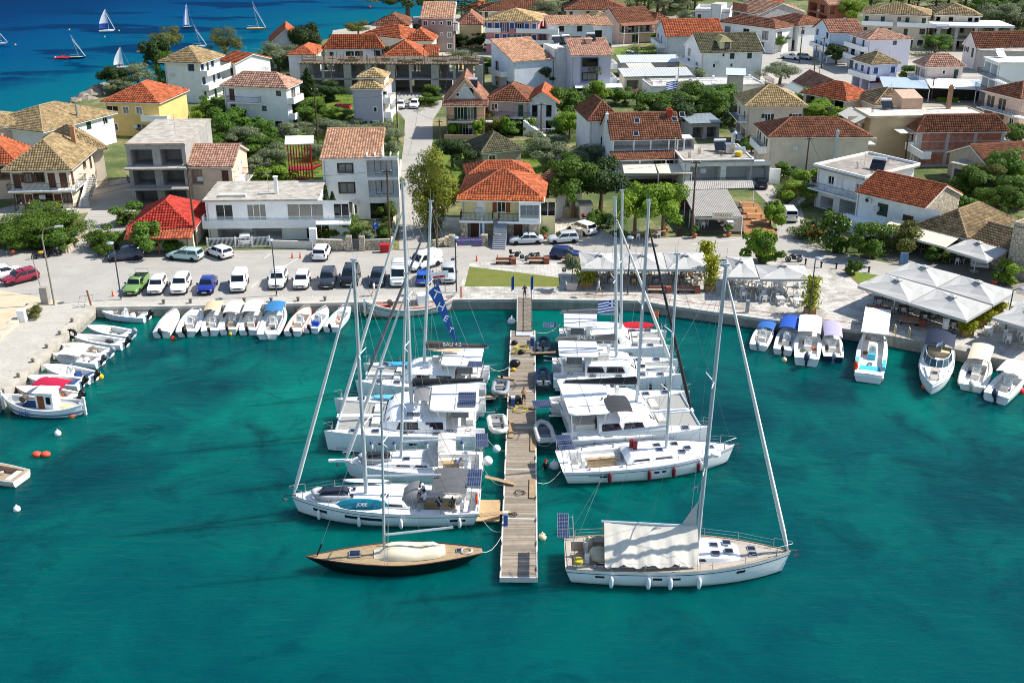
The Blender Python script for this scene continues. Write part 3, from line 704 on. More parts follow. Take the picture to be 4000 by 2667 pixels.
for i in range(9):b.tube([(3.6+i*.5,.1,1.7+min(i*.2,1.1)),(3.6+i*.5,.1,2.7+min(i*.2,1.1))],.025,4)
b.obj('handrail',RED,r)
# yellow house with stone base
r=house('pale yellow house on a stone base with orange hip roof and shuttered door',(1802,768),(2112,774),10,5.4,'yl',('hip',2.3,'org',.55),F=[('c',1.9,2.95,1.2,2.1),('S',4.6,3.4,1.1,1.4),('g',7.4,2.95,1.9,2.1),('W',9.2,3.0,2.9,1.95)],fc='w',sh='o',stain=.05)
w_=r['_w']
STM,t,p=newmat('rubble_stone');v=coord(t,'Pos');vo=N(t,'ShaderNodeTexVoronoi',feature='DISTANCE_TO_EDGE');vo.inputs['Scale'].default_value=2.6;t.links.new(v,vo.inputs[0])
vc=N(t,'ShaderNodeTexVoronoi');vc.inputs['Scale'].default_value=2.6;t.links.new(v,vc.inputs[0])
cc=mix(t,vc.outputs[1],lin('a89b84'),lin('cfc4ad'));cc=mix(t,ramp(t,vo.outputs[0],[(.02,(1,1,1)),(.07,(0,0,0))]),cc,lin('6e6555'))
t.links.new(cc,p.inputs['Base Color']);p.inputs['Roughness'].default_value=.9;bp_=N(t,'ShaderNodeBump');bp_.inputs['Distance'].default_value=.06;t.links.new(vo.outputs[0],bp_.inputs['Height']);t.links.new(bp_.outputs[0],p.inputs['Normal'])
b=MB();b.box(0,.9,-1.5,-.003,0,2.4);b.box(w_-5.2,w_-4.5,-1.6,-.003,0,2.4);b.box(w_-1.4,w_-.1,-1.6,-.003,0,2.4);b.box(.9,w_-5.2,-.1,-.003,0,2.5);b.box(w_-4.5,w_-1.4,-.6,-.003,0,2.5);b.obj('stone_base',STM,r)
b=MB();b.box(-.1,4.2,-1.65,-.005,2.42,2.7);b.box(w_-5.4,w_+.1,-1.7,-.005,2.42,2.7);bo=b.obj('balcony',WHITE,r)
b=railing(4.1,'r',1.55);b.obj('railing',RAILM['r'],bo,loc=(0,0,2.7))
b=railing(2.6,'r',1.55);b.obj('railing',RAILM['r'],bo,loc=(w_-5.3,0,2.7))
b=MB();b.box(w_-2.7,w_+.05,-1.6,-1.5,2.7,3.2);b.box(w_-2.7,w_+.05,-1.6,-1.5,4.9,5.3);b.box(w_-2.7,w_-2.5,-1.6,-1.5,3.2,4.9);b.box(w_-.15,w_+.05,-1.6,-1.5,3.2,4.9);b.quad((w_+.05,-1.5,2.7),(w_+.05,0,2.7),(w_+.05,0,5.3),(w_+.05,-1.5,5.3));po=b.obj('porch',WHITE,r)
b=MB();b.quad((w_-2.5,-1.55,3.2),(w_-.15,-1.55,3.2),(w_-.15,-1.55,4.9),(w_-2.5,-1.55,4.9));b.obj('pane',glasspanel(),po)
b=MB()
for i in range(14):b.box(4.35,6.0,-1.5-(13-i)*.26+0,-1.5-(12-i)*.26,0,(i+1)*.19)
b.obj('staircase',mat('8d939b',.8,.2),r)
P=[[(-.55,-1.35,5.3),(w_+.55,-1.35,5.3),(w_+.55,-.3,5.62),(-.55,-.3,5.62)]]
b=MB();b.hexa([(x,y,z-.14)for x,y,z in P[0]],P[0]);pr=b.obj('eaves_roof',FRM['w'],r);tilefield('tiles',P,tilemat('c06a3c','6a3420',.4),pr)
for x in(1.2,w_-3.4):MB().box(x,x+1.1,-.2 if x<5 else-.63,-.12 if x<5 else-.61,.03,2.1).obj('door',FRM['n'],r)
house('white annex with patched roof behind the yellow house',(2105,705),(2160,716),7,5.2,'w',('gx',1.2,'fad',.3),F=['d','d'],Rt=['w','w'],bal=[('F',2.6,0,3,1.2,'r')],stain=.5)
house('low shed with rust red metal roof behind the yellow house',(1830,688),(2080,680),6,3.6,'st',('hip',1.3,'org',.3),F=['.'],stain=.5)
# salmon-faced house up the street
r=house('peach house with green shutters and a bare gabled attic up the street',(1742,402),(1893,402),9,6.0,'pp',('gy',4.2,'fad',.5),F=['gDs','.DD.'],L=['oo','oo'],bal=[('F',2.9,.3,8.3,1.2,'r')],fc='w',sh='g',stain=.15)
w_=r['_w'];P=[[(-.6,-1.6,5.7),(w_+.6,-1.6,5.7),(w_+.6,-.1,6.6),(-.6,-.1,6.6)]]
b=MB();b.hexa([(x,y,z-.14)for x,y,z in P[0]],P[0]);pr=b.obj('skirt_roof',FRM['w'],r);tilefield('tiles',P,tilemat(*TILES['fad']),pr)
pa,fm,sm=winmesh('g',2.2,2.2,'w','g');x=link('door',pa,r,(w_*.5-.6,-.2,6.5));link('frame',fm,x)
b=MB();b.quad((1.2,-.06,6.3),(w_-1.2,-.06,6.3),(w_/2,-.06,9.6));b.obj('attic_wall',mat('d9d8d6',.85,.2,stain=.5),r);acunit(r,2.2,-.1,7.2);solarheater(r,w_-2.2,1.5,8.4)
b=MB();b.box(-.3,w_+.3,-2.6,-2.45,0,.9);b.obj('garden_wall',mat('d3a98d',.85,.15),r)
# mauve house, outside stair
r=house('mauve house with red hip roof, arched porch and an outside stair',(1905,388),(2060,394),10,5.8,'ml',('hip',2.0,'dkr',.6),F=['o.o','w.d'],bal=[('F',2.9,.2,9,1.3,'r')],stain=.1)
house('',(2062,396),(2172,398),8,5.6,'lg',('gy',1.8,'org',.6),F=['.d','dd'],root=r,bal=[('F',2.8,0,5.5,1.4,'w')])
b=MB();w_=r['_w']
for i in range(14):b.box(w_+5.6-i*.28,w_+5.95-i*.28,-2.6,-1.5,0,i*.19+.19)
b.obj('staircase',WHITE,r)
house('dark grey tiled stone cottage with a sagging roof and ivy',(1885,595),(2035,580),7,2.8,'st',('hip',2.2,'grn',.4),F=['w.'],stain=.6)
# white house with two tile roofs (restaurant block)
r=house('tall narrow white house with dark red hip roof and bare side wall',(2304,468),(2420,464),('L',2268,421),7.5,'w',('hip',2.4,'dkr',.4),F=['.','s','n'],L=['n.','.'],stain=.45)
r=house('white house with barrel tiled roof, attic loggia and tiled porch',(2390,545),(2652,540),9,6.3,'w',('gx',3.0,'brn',.3),F=[('w',1.0,3.0,.9,1.3),('c',2.8,2.2,1.0,2.1),('G',6.6,2.3,3.8,2.1),('w',11,2.9,1.6,1.3),('o',.4,4.55,12.4,1.5)],stain=.3,fc='w')
w_=r['_w'];P=[[(-.3,-2.6,3.7),(w_+.5,-2.6,3.7),(w_+.5,-.05,4.4),(-.3,-.05,4.4)]]
b=MB();b.hexa([(x,y,z-.14)for x,y,z in P[0]],P[0]);pr=b.obj('porch_roof',FRM['w'],r);tilefield('tiles',P,tilemat(*TILES['brn']),pr)
for x in(.2,3.4,6,8.8,11.2,w_-.2):MB().box(x-.1,x+.1,-.22,-.02,4.5,6.2).obj('post',WHITE,r)
for x in(.3,4,8,w_-.3):MB().box(x-.1,x+.1,-2.4,-2.2,1.6,3.6).obj('post',WHITE,r)
b=MB();b.box(-.3,w_+.3,-2.7,-.003,1.2,1.7);b.box(-.3,2,-2.7,-2.55,1.7,2.5);b.box(6.2,7.4,-2.7,-2.55,1.7,2.5);b.box(w_-1.5,w_+.3,-2.7,-2.55,1.7,2.5);to=b.obj('terrace',WHITE,r)
b=railing(4.2,'r',.1,.9);b.obj('railing',RAILM['r'],to,loc=(2,-2.5,1.7));railing(4.6,'r',.1,.9).obj('railing',RAILM['r'],to,loc=(7.4,-2.5,1.7))
for x,y,z in((4.3,2.9,8.4),(10.2,3.1,8.5),(11.6,4.0,9.0),(3.8,.6,6.9)):
 b=MB();b.T=Matrix.Translation((x,y,z))@Matrix.Rotation(.59,4,'X');b.box(-.45,.45,-.5,.5,0,.14);o=b.obj('skylight',STEEL,r);b=MB();b.T=Matrix.Translation((x,y,z))@Matrix.Rotation(.59,4,'X');b.box(-.36,.36,-.42,.42,.143,.16);b.obj('pane',GLASS,o)
chimney(r,w_-.9,3.6,6.5,9.9,mat('a8462c',.8,.3),.75);chimney(r,-.3,3.4,6.4,9.4,WHITE,.4)
# its flat-roofed neighbour
r=house('low white arcade house with bare grey flat roof, rebar and steel ducts',(2672,634),(2940,630),9.5,4.2,'w',('flat',.15,'a9a296',.2),F=[('o',1.0,.9,4.6,2.6),('o',6.4,.9,6.6,2.6)],stain=.25)
w_=r['_w'];b=MB();b.box(1.2,w_-1,-.1,-.02,.1,.9);b.obj('plinth',WHITE,r);railing(w_-2,'r',.05,.85).obj('railing',RAILM['r'],r,loc=(1.1,-.02,.9))
solarheater(r,w_-3.6,5.6,4.6);rebar(r,3,4,4.4);rebar(r,6,2.4,4.4);rebar(r,1,1.6,4.4)
b=MB();b.box(w_-3.2,w_-1.9,3.6,4.8,4.6,5.9);b.tube([(w_-2,4.4,5.9),(w_-2,4.4,7.3),(w_-1.7,4.2,7.6)],.3,8);b.tube([(w_-1.9,4,5.2),(w_-.3,4,5.2),(w_-.2,4,4.5)],.3,8);b.obj('extractor_duct',mat('c6cbce',.3,.1,metal=.8),r,smooth=40)
b=MB();b.lathe([(.5,0),(.55,.3),(.5,.6)],(w_-1.6,2.2,4.5),10);b.obj('roof_tank',mat('d2b21c',.5,.1),r)
# Grillo's taverna: corrugated shelter
a=G(2672,715,GZ+3.3);r=thing('taverna_shelter','open taverna with grey corrugated roof and a painted name board','restaurant',(a.x,a.y,GZ))
CORR=mat('9f9a92',.7,.2,.8,stain=.4)
poly=[G(*p,GZ+3.0)-Vector((a.x,a.y,GZ))for p in[(2657,747),(2715,830),(2902,834),(2838,738),(2945,738),(2938,715),(2674,717)]]
def corrugated(name,p00,p10,p11,p01,n,mtl,parent,amp=.05):
 b=MB();A0=[];A1=[]
 up=(p10-p00).cross(p01-p00).normalized();up=up if up.z>0 else-up
 for i in range(2*n+1):
  f_=i/(2*n);o_=up*(amp if i%2 else 0);A0.append(p00.lerp(p10,f_)+o_);A1.append(p01.lerp(p11,f_)+o_)
 b.loft([A0,A1]);b.loft([[p-up*.06 for p in A0],[p-up*.06 for p in A1]]);return b.obj(name,mtl,parent)
Z=Vector((0,0,1))
corrugated('roof',poly[1]-Z*.5,poly[2]-Z*.5,poly[3]+Z*.1,poly[0]+Vector((.2,.3,.1)),26,CORR,r)
corrugated('roof',poly[0]+Z*.14,poly[4]+Z*.14,poly[5]+Z*.35,poly[6]+Z*.35,34,CORR,r)
for k in(0,1,2,4):MB().tube([(poly[k].x,poly[k].y,0),(poly[k].x,poly[k].y,2.7)],.06,6).obj('post',WHITE,r)
for f_ in(.35,.7):
 q=poly[0].lerp(poly[1],f_);MB().tube([(q.x,q.y,0),(q.x,q.y,2.5)],.06,6).obj('post',WHITE,r)
q0,q1=poly[1],poly[2];b=MB();b.hexa([(q0.x,q0.y-.1,2.1),(q1.x,q1.y-.1,2.1),(q1.x,q1.y,2.1),(q0.x,q0.y,2.1)],[(q0.x,q0.y-.1,2.4),(q1.x,q1.y-.1,2.4),(q1.x,q1.y,2.4),(q0.x,q0.y,2.4)]);b.obj('beam',mat('b9b4aa',.7,.2),r)
dr=(q1-q0).normalized();sp=q0.lerp(q1,.58);rzs=math.atan2(dr.y,dr.x)
b=MB();b.box(-1.35,1.35,-.16,-.1,2.35,3.15);sg=b.obj('name_board',mat('e9e2c4',.6,.1),r,loc=(sp.x,sp.y,0),rz=rzs)
text('lettering',"GRILLO'S",.52,mat('a81e2a',.6,.05),sg,basis((0,-.165,2.73),(1,0,0),(0,0,1)))
b=MB();fl=[G(*p,GZ)-Vector((a.x,a.y,GZ))for p in[(2660,800),(2720,912),(2905,915),(2900,800)]];b.prism([(q.x,q.y)for q in fl],.02,.35);b.obj('terrace_floor',mat('5d564d',.9,.25),r);b=MB();q3=poly[3]-Z*0;b.hexa([(poly[0].x,poly[0].y+1.5,0),(poly[3].x,poly[3].y-.2,0),(poly[3].x,poly[3].y,0),(poly[0].x,poly[0].y+1.7,0)],[(poly[0].x,poly[0].y+1.5,2.6),(poly[3].x,poly[3].y-.2,2.6),(poly[3].x,poly[3].y,2.6),(poly[0].x,poly[0].y+1.7,2.6)]);b.obj('back_wall',mat('6a4a34',.8,.3),r)
b=MB();c0=G(2940,713)-Vector((a.x,a.y,GZ));b.T=Matrix.Translation(c0)@Matrix.Rotation(-.25,4,'Z');b.box(-7,4,-.25,0,0,2.4);b.obj('wall',WHITE,r)
# long cream house, no windows to the front
r=house('long cream house with blank front wall and dark red hip roof',(3008,534),(3396,532),9,5.6,'be',('hip',2.0,'dkr',.4),L=['cc','SS'],F=['.','.'],bal=[('L',2.8,1,8,1.2,'s')],sh='g',stain=.25)
chimney(r,10.2,-1.2,0,6.6,mat('b9c2c6',.5,.1),.4)
# beige flat roof
r=house('tan flat-roofed block with water heater and tall pipe chimney',(3404,460),(3838,453),('L',3305,432),7.2,'ta',('flat',.12,'cfcabf',.5),L=['cd.','cd.','cd.'][:2],F=['.','.'],bal=[('L',3.6,.5,9,1.5,'w'),('L',.6,.5,9,1.5,'w')],sh='n',stain=.15)
w_=r['_w'];solarheater(r,4.6,5.5,7.5);b=MB();b.hexa([(7,5,7.43),(10.5,5,7.43),(10.5,9,7.43),(7,9,7.43)],[(7,5,9.2),(10.5,5,9.2),(10.5,9,10),(7,9,10)]);b.obj('stair_head',mat('c8a48c',.85,.2),r);chimney(r,15,5,7.4,11,mat('9d7a5e',.8,.2),.6);rebar(r,1.2,3,7.4);rebar(r,18,4,7.4);rebar(r,.8,7,7.4);awning(r,-3.0,-.3,2.2,7.0,0.01,.9,AWN,False)
b=MB();b.hexa([(-2.6,.2,6.2),(-.5,.2,7.3),(-.5,8,7.3),(-2.6,8,6.2)],[(-2.6,.2,6.28),(-.5,.2,7.38),(-.5,8,7.38),(-2.6,8,6.28)]);b.obj('awning',AWN,r)
# brick infill house
r=house('house with bare brick panels between concrete pillars and dark red roof',(3588,508),(3930,504),('L',3470,493),6.0,'gr',('hip',2.0,'dkr',.5),L=['.cc','Scc'],F=['.','.'],bal=[('L',2.9,2,9,1.4,'s')],stain=.5,sh='n')
BRICK,t,p=newmat('brick_panel');v=coord(t,'Object',(1,1,1));br=N(t,'ShaderNodeTexBrick');br.inputs['Scale'].default_value=4;br.inputs['Brick Width'].default_value=.8;br.inputs['Row Height'].default_value=.3;br.inputs['Mortar Size'].default_value=.02
mp=N(t,'ShaderNodeMapping');mp.inputs['Rotation'].default_value=(PI/2,0,0);t.links.new(v,mp.inputs[0]);t.links.new(mp.outputs[0],br.inputs[0]);br.inputs['Color1'].default_value=lin('a5583c');br.inputs['Color2'].default_value=lin('8a4630');br.inputs['Mortar'].default_value=lin('8d7868')
t.links.new(mix(t,ramp(t,noise(t,v,.8,5,.7),[(.45,(0,0,0)),(.7,(.6,.6,.6))]),br.outputs[0],lin('b39684')),p.inputs['Base Color']);p.inputs['Roughness'].default_value=.9
w_=r['_w'];h_=r['_h']
for i in range(3):
 for(z0,z1)in((.4,2.4),(2.8,4.05),(4.2,5.5)):
  MB().box(.8+i*(w_-.8)/3,(i+1)*(w_-.8)/3+.2,-.05,-.004,z0,z1).obj('brick_panel',BRICK,r)
b=MB();b.box(-2.6,-.3,.4,9,5.3,5.4);b.obj('awning',AWN,r)
# white stair house + orange roofed white house
r=house('white house with curved outside stairs, flat roof and blue doors',(3196,655),(3374,700),(3627,664),5.6,'w',('flat',.35,'9c948a',.5),F=[('o',1.0,.1,2.2,1.7),('o',4.3,.1,4.2,2.0),('S',1.9,3.7,1.0,1.2),('d',4.4,2.95,1.1,2.1),('S',6.6,3.6,1.0,1.2)],sh='w',bal=[('F',2.85,-.5,8.4,1.2,'r')],stain=.2)
b=MB();sb=MB()
for i in range(18):
 a_=i/17*1.5;x=-.6-1.6*math.sin(a_)*.9-.5;y=-1.2+3.2*(1-math.cos(a_))*.9 if False else-3.4+i*.25
 b.box(-2.2+.02*i,-.65,y,y+.3,max(0,i*.165-.35),i*.165+.17)
st=b.obj('staircase',mat('d6d3cc',.85,.2),r)
b=MB();b.tube([(-2.2,-3.4,1.0),(-2.0,1.1,3.9)],.03,5);b.tube([(-.65,-3.4,1.0),(-.65,1.1,3.9)],.03,5)
for i in range(12):b.tube([(-2.2,-3.4+i*.4,i*.26),(-2.2,-3.4+i*.4,i*.26+1)],.02,4)
b.obj('railing',RAILM['r'],st)
b=MB()
for i in range(14):b.box(-2.2,-.7,1.2+i*.3,1.55+i*.3,max(2.6,2.9+i*.18-.4),2.95+i*.18)
b.obj('upper_stairs',mat('3a332d',.8,.2),r);solarheater(r,6.2,5.0,5.9,.4);rebar(r,4,3,5.8);rebar(r,5.2,8,5.8);rebar(r,7.6,1.4,5.8)
r=house('white house with bright orange tile roof, stone gable and green shutters',(3350,750),(3612,810),(3742,757),4.9,'w',('gx',2.0,'org',.25),F=[('s',3.3,2.5,1.2,1.5),('c',6.8,1.1,1.5,2.3),('s',10.6,1.9,1.3,1.5),('o',3.2,.02,1.0,1.2)],Rt=['.w','.'],sh='g',fc='n',stain=.2)
w_,d_=r['_w'],r['_d'];b=MB();b.add([(w_+.006,0,0),(w_+.006,d_,0),(w_+.006,d_,4.9),(w_+.006,d_/2,6.8),(w_+.006,0,4.9)],[(0,1,2,3,4)]);b.obj('stone_gable',STM,r);acunit(r,1.8,0,3.9)
b=MB();b.box(-1.2,4.5,-2.2,-.003,0,1.7);b.obj('annex',WHITE,r)
# old taverna on the right
r=house('old taverna with mossy barrel tile hip roof at the right',(3592,878),(3775,925),11,3.0,'st',('hip',2.1,'old',.4),F=['g.d'],fmat=STM)
w_=r['_w'];awning(r,-3.6,w_-.6,.1,2.95,3.4,.75,mat('ded6bd',.85,.08),False);canopy_posts(r,[(-3.4,-3.2),(w_*.4,-3.2),(w_-.8,-3.2)],2.1,mat('6a5038',.8,.2),.06)
house('',(3800,936),(3935,975),6.5,2.8,'st',('gx',1.5,'old',.3),root=r,fmat=STM)
house('ruined rubble stone tower wall at the right edge',(3960,885),(4060,910),9,6.0,'st',('flat',.4,'8d8474',0),fmat=STM,cat='ruin',name='stone_ruin')
r=house('low shed with pale ribbed metal roof and open front',(3722,640),(3870,672),9,3.2,'gr',('flat',0,'b9b09c',.3),F=['oo'],stain=.4)
house('dark red roofed cottage at the right edge beyond the shed',(3868,655),(4100,640),10,3.6,'st',('gx',2.2,'dkr',.4),stain=.5)
# ================= the town behind =================
house('red roofed house with a shiny flue pipe at the left edge',(-120,640),(60,632),9,5.4,'sa',('hip',2.6,'org',.5),F=['..','oo'],stain=.3)
house('peach house with tan roof and rooftop tank at the left edge',(-150,515),(112,482),10,5.5,'sa',('hip',1.8,'tan',.4),F=['..','..'])
r=house('broad tan hip roofed house by the sea, left of the yellow house',(168,512),(440,440),13,5.2,'w',('hip',2.4,'tan',.6),F=['..w.','..sw'],Rt=['w.','w.'],sh='g');chimney(r,9,1.2,5.6,7.4,STEEL,.3)
house('yellow house with mottled orange hip roof and white window frames',(408,394),(617,400),(776,353),6.2,'ye',('hip',2.4,'org',.5),F=['w.Ww','Www.'],bal=[('F',3.1,7,12,1.2,'s')],stain=.04)
r=house('white villa with tan hip roof standing above trees at the shore',(640,236),(778,241),(870,215),8.4,'w',('hip',2.2,'tan',.9),Rt=['d.d.','w.dw','wdw.'],F=['..','..','.w'],bal=[('R',5.6,0,13,1.5,'s'),('R',2.8,0,13,1.5,'s')],fc='b');house('',(852,236),(918,248),9,6.4,'w',('gx',1.4,'org',.3),F=['dd','.d'],root=r,fc='b',sh='b')
house('white three-storey house with pinkish hip roof and dark doors',(872,332),(1117,342),(1145,318),8.4,'w',('hip',1.9,'pnk',.5),F=['..w','d.n.','d..n'],Rt=['g','g','g'],bal=[('F',5.6,1,7,1.2,'r'),('R',5.6,.2,4.8,1.2,'s'),('R',2.8,.2,4.8,1.2,'s')],fc='k',sh='n')
r=house('narrow lilac-grey house with tan tiled top and green shutters',(1376,345),(1490,347),9,8.0,'gr',('hip',1.5,'yel',.3),F=['SS','.n','..'],Rt=['gg','gg','g.'],bal=[('R',2.7,1,8,1.3,'s'),('R',5.3,1,6,1.3,'s')],sh='g',fmat=mat('b9b4bd',.85,.08));house('',(1400,303),(1500,304),5,9.6,'cr',('hip',1.2,'yel',.3),root=r);acunit(r,6,-.05,7.0)
# skeleton building
a=G(1178,366);r=thing('concrete_frame','unfinished concrete frame with timber formwork props on top','building',(a.x,a.y,GZ),R(-1))
CF=mat('a9a69f',.9,.25,.6,.3,stain=.4);TIM=mat('8a775c',.85,.4,2);b=MB();b.box(0,38,0,10,2.9,3.2);b.obj('floor_slab',CF,r);b=MB();b.box(0,38,0,10,6.1,6.35);b.obj('formwork_deck',mat('6b6052',.9,.4,1.2),r)
for i in range(9):
 for j in(0,9.4):MB().box(i*4.65,i*4.65+(.5 if i%2 else 1.6),j,j+.4,0,6.1).obj('pillar',CF,r)
for i in range(170):
 x,y=rnd.uniform(0,37.5),rnd.uniform(-.9,4.5)if i%3 else rnd.uniform(-.6,9.5);k=rnd.random();b=MB()
 if k<.45:b.box(x,x+.12,y,y+.12,6.35,6.35+rnd.uniform(.8,2.2))
 elif k<.75:b.box(x,x+rnd.uniform(1.5,3),y,y+.15,6.4+rnd.random()*.5,6.55+rnd.random()*.5)
 else:b.tube([(x,y,3.2),(x+rnd.uniform(-.4,.4),y,6.05)],.06,4)
 b.obj('timber_prop',TIM,r)
b=MB()
for i in range(8):MB().box(i*4.65+.6,i*4.65+3.9,7.2,7.4,.05,2.85).obj('block_infill',mat('8d8a84',.9,.3),r);MB().box(i*4.65+2.0,i*4.65+3.6+i%3*.5,4.2,4.4,3.25,6.0).obj('block_infill',mat('8d8a84',.9,.3),r)
for i in range(46):b.box(i*.82,i*.82+.16,-1.1,1,6.36,6.5)
b.obj('formwork_joists',TIM,r)
# orange hotel and neighbours
r=house('white guest house with orange hip roof and railed balconies behind the frame',(1275,184),(1490,181),(1552,173),6.6,'lg',('hip',2.4,'org',.6),F=['w.gg..','n.gg.w'],Rt=['.w','w.'],bal=[('F',3.4,4,14,1.4,'w'),('F',.3,4,14,1.4,'w')],fc='k')
house('',(1230,215),(1268,186),6,6.0,'lg',('hip',1.4,'org',.3),F=['n','n'],root=r)
house('orange roofed pavilion with tan walls beside the uphill lane',(1495,226),(1658,226),12,4.6,'ta',('hip',3.0,'org',.7),F=['.g.','dg.'][:1],L=['..'])
house('low cream wing with orange roof and awning on the uphill lane',(1660,216),(1702,216),9,4.4,'cr',('gx',1.6,'org',.4),F=['g','.'][:1])
house('small white house with a peaked orange roof up the hill lane',(1583,158),(1686,159),9,4.4,'cr',('hip',2.4,'org',.5),F=['w.g'],fc='k')
house('white seaside house with dark red roof and corner porches',(1468,96),(1585,97),12,5.0,'w',('hip',2.2,'dkr',1.0),F=['w.w','n.sd'][1:],sh='n')
house('white gabled house at the water with bare streaked side wall',(1062,165),(1178,162),12,6.2,'w',('gy',3.0,'org',.8),F=['..','..'],L=['o.','o.'],stain=.45,bal=[('L',3,.2,8,1.5,'s')])
house('orange roof behind the guest house toward the sea',(1420,135),(1568,150),10,5.0,'cr',('hip',2.4,'org',.5),F=['..'])
r=house('tall taupe apartment block with salmon sloping roof by the pines',(1645,72),(1770,72),13,8.6,'gr',('sx',2.6,'sal',.4),F=['w..w','nnnw','wnnw'],sh='n',bal=[('R',5.6,0,8,1.2,'s')],fmat=mat('a08f8a',.85,.1));house('',(1610,86),(1643,86),9,7,'gr',('flat',0,'a9a9a4',.4),F=['o','o'],root=r)
house('pale yellow house with weathered red roof beside the taupe block',(1795,95),(1880,95),13,6.0,'py',('hip',2.6,'fad',.4),F=['..','..'])
house('pink guest house with blue shutters, blue balconies and tan hip roof',(1898,80),(2102,84),14,8.4,'pk',('hip',2.2,'yel',.6),F=['.ssgs.s','.ssDsDs','ssDsDss'],sh='b',fc='w',bal=[('F',5.7,0,4,1.3,'s'),('F',2.9,0,4,1.3,'s'),('F',5.7,8,19,1.3,'s'),('F',2.9,8,19,1.3,'s')])
house('long low hotel wing with dark red roof and brown doors, top centre',(1882,42),(2205,42),14,4.6,'cr',('hip',2.2,'dkr',.8),F=['d.d.d.d.d','d.d.d.d.d'],sh='n')
house('red hip roofed house at the top centre by the pines',(1800,32),(1870,40),10,3.6,'cr',('hip',2.0,'org',.7),F=['w.'])
house('hotel with stepped red roofs and white attic, top centre',(2215,37),(2445,36),14,5.6,'cr',('hip',2.6,'dkr',.9),F=['d.w.d.w','d.s.s.d'],sh='n')
r=house('white modern terrace with small salmon roof strips and dark glazing',(2140,100),(2318,98),9,7.4,'lg',('sx',1.2,'sal',.3),F=['.ggg','nGGn','.w.w.'],fc='k');house('',(2072,118),(2140,112),9,5.6,'lg',('sx',1.0,'sal',.2),F=['g.','g.'],root=r,fc='k');house('',(2320,103),(2392,102),9,6.6,'lg',('sx',1.0,'sal',.2),F=['.g','g.'],root=r,fc='k')
r=house('white house with stepped salmon tile roof and long blank side wall',(2005,243),(2160,232),12,6.6,'bl',('sx',3.0,'sal',.3),L=['gg','g.'],F=['..','..'],stain=.03,bal=[('L',3.2,2,9,1.6,'s')]);house('',(2165,195),(2212,193),8,8.6,'w',('flat',0,'dcdad4',.05),root=r);acunit(r,12.6,-.05,2.4);solarheater(r,13.4,6.8,8.9,0,2)
r=house('lilac three-storey house with wide dark windows and salmon roof',(2234,219),(2387,217),10,8.6,'li',('sx',2.0,'pnk',.3),F=['GG','.W..','.W..'],Rt=['g','g','g'],bal=[('R',5.8,1,7,1.6,'s'),('R',2.9,1,7,1.6,'s')],fc='k',fmat=mat('cdc6d0',.85,.08));b=MB();b.box(1.9,5.6,-.12,-.005,3,8.3);o=b.obj('lilac_panel',mat('8f83a3',.85,.1),r)
for z in(3.6,6.5):
 pa,fm,sm=winmesh('w',3.0,1.5,'k','g');x=link('window',pa,r,(2.3,-.28,z));link('frame',fm,x)
b=MB();b.hexa([(.6,-2.2,2.3),(10.6,-2.2,2.3),(10.6,-.01,2.75),(.6,-.01,2.75)],[(.6,-2.2,2.38),(10.6,-2.2,2.38),(10.6,-.01,2.83),(.6,-.01,2.83)]);b.obj('canopy',mat('cfd6da',.4,.1),r);canopy_posts(r,[(.8,-2),(4,-2),(7.4,-2),(10.4,-2)],2.3,mat('2a3540',.6,.1));chimney(r,4.5,7,9,11,mat('d9b59b',.85,.1),1.2);solarheater(r,5.2,8.6,10.4)
r=house('brown roofed house with broad veranda and a vine covered stair',(2420,88),(2548,82),12,5.6,'sa',('gx',3.0,'dkr',.7),F=['.g.','dggd'],bal=[('F',2.9,.2,14,2.2,'r')]);b=MB();b.hexa([(-.4,-3,4.9),(15,-3,4.9),(15,0,5.6),(-.4,0,5.6)],[(-.4,-3,5),(15,-3,5),(15,0,5.7),(-.4,0,5.7)]);b.obj('veranda_roof',mat('8a5a44',.8,.25),r);canopy_posts(r,[(.2,-2.8),(4.6,-2.8),(9.4,-2.8),(14.4,-2.8)],4.9,WHITE,.08)
house('low house with flat tan hip roof behind the veranda house',(2300,80),(2410,78),11,4.0,'ta',('hip',1.6,'yel',.6),F=['.o.'])
house('dark red hip roof peeping between the veranda house and the orange gable',(2560,92),(2630,86),12,4.6,'sa',('hip',2.2,'dkr',.5))
house('white gabled house under a big orange roof, dry yard in front',(2606,142),(2822,140),14,6.0,'lg',('gx',3.2,'org',.5),L=['ccc','Sd.'],F=['..','..'],sh='o',bal=[('L',3,1,12,1.6,'s')],stain=.25)
r=house('white three-storey house with dark green roof and dormer',(2742,206),(2980,200),12,6.8,'w',('gx',3.2,'grn',.4),F=['....n..','.n.n...','..ns.s.'],L=['cd','gg','g.'],sh='g',bal=[('L',3.6,0,11,2.2,'w')],stain=.4)
b=MB();w_=r['_w'];b.box(w_*.3,w_*.3+2.6,.6,4,6.9,9.0);b.obj('dormer',mat('ddd3a4',.85,.1),r);b=MB();b.hexa([(w_*.3-.4,.2,8.9),(w_*.3+3,.2,8.9),(w_*.3+3,5,8.9),(w_*.3-.4,5,8.9)],[(w_*.3+1,1.5,10),(w_*.3+1.6,1.5,10),(w_*.3+1.6,5,10),(w_*.3+1,5,10)]);b.obj('dormer_roof',mat('8c855c',.85,.3),r)
pa,fm,sm=winmesh('w',.9,1.2,'k','g');x=link('window',pa,r,(w_*.3+1.2,.44,7.5));link('frame',fm,x)
r=house('white two-storey block with roof terrace, top right of centre',(2716,48),(2850,52),12,5.6,'w',('flat',.8,'c4bfb6',.1),F=['gww','d.c.'],fc='k',sh='n',bal=[('F',2.9,1,9,1.3,'s')]);house('',(2778,20),(2818,22),6,7.8,'w',('flat',0,'c4bfb6',.05),root=r)
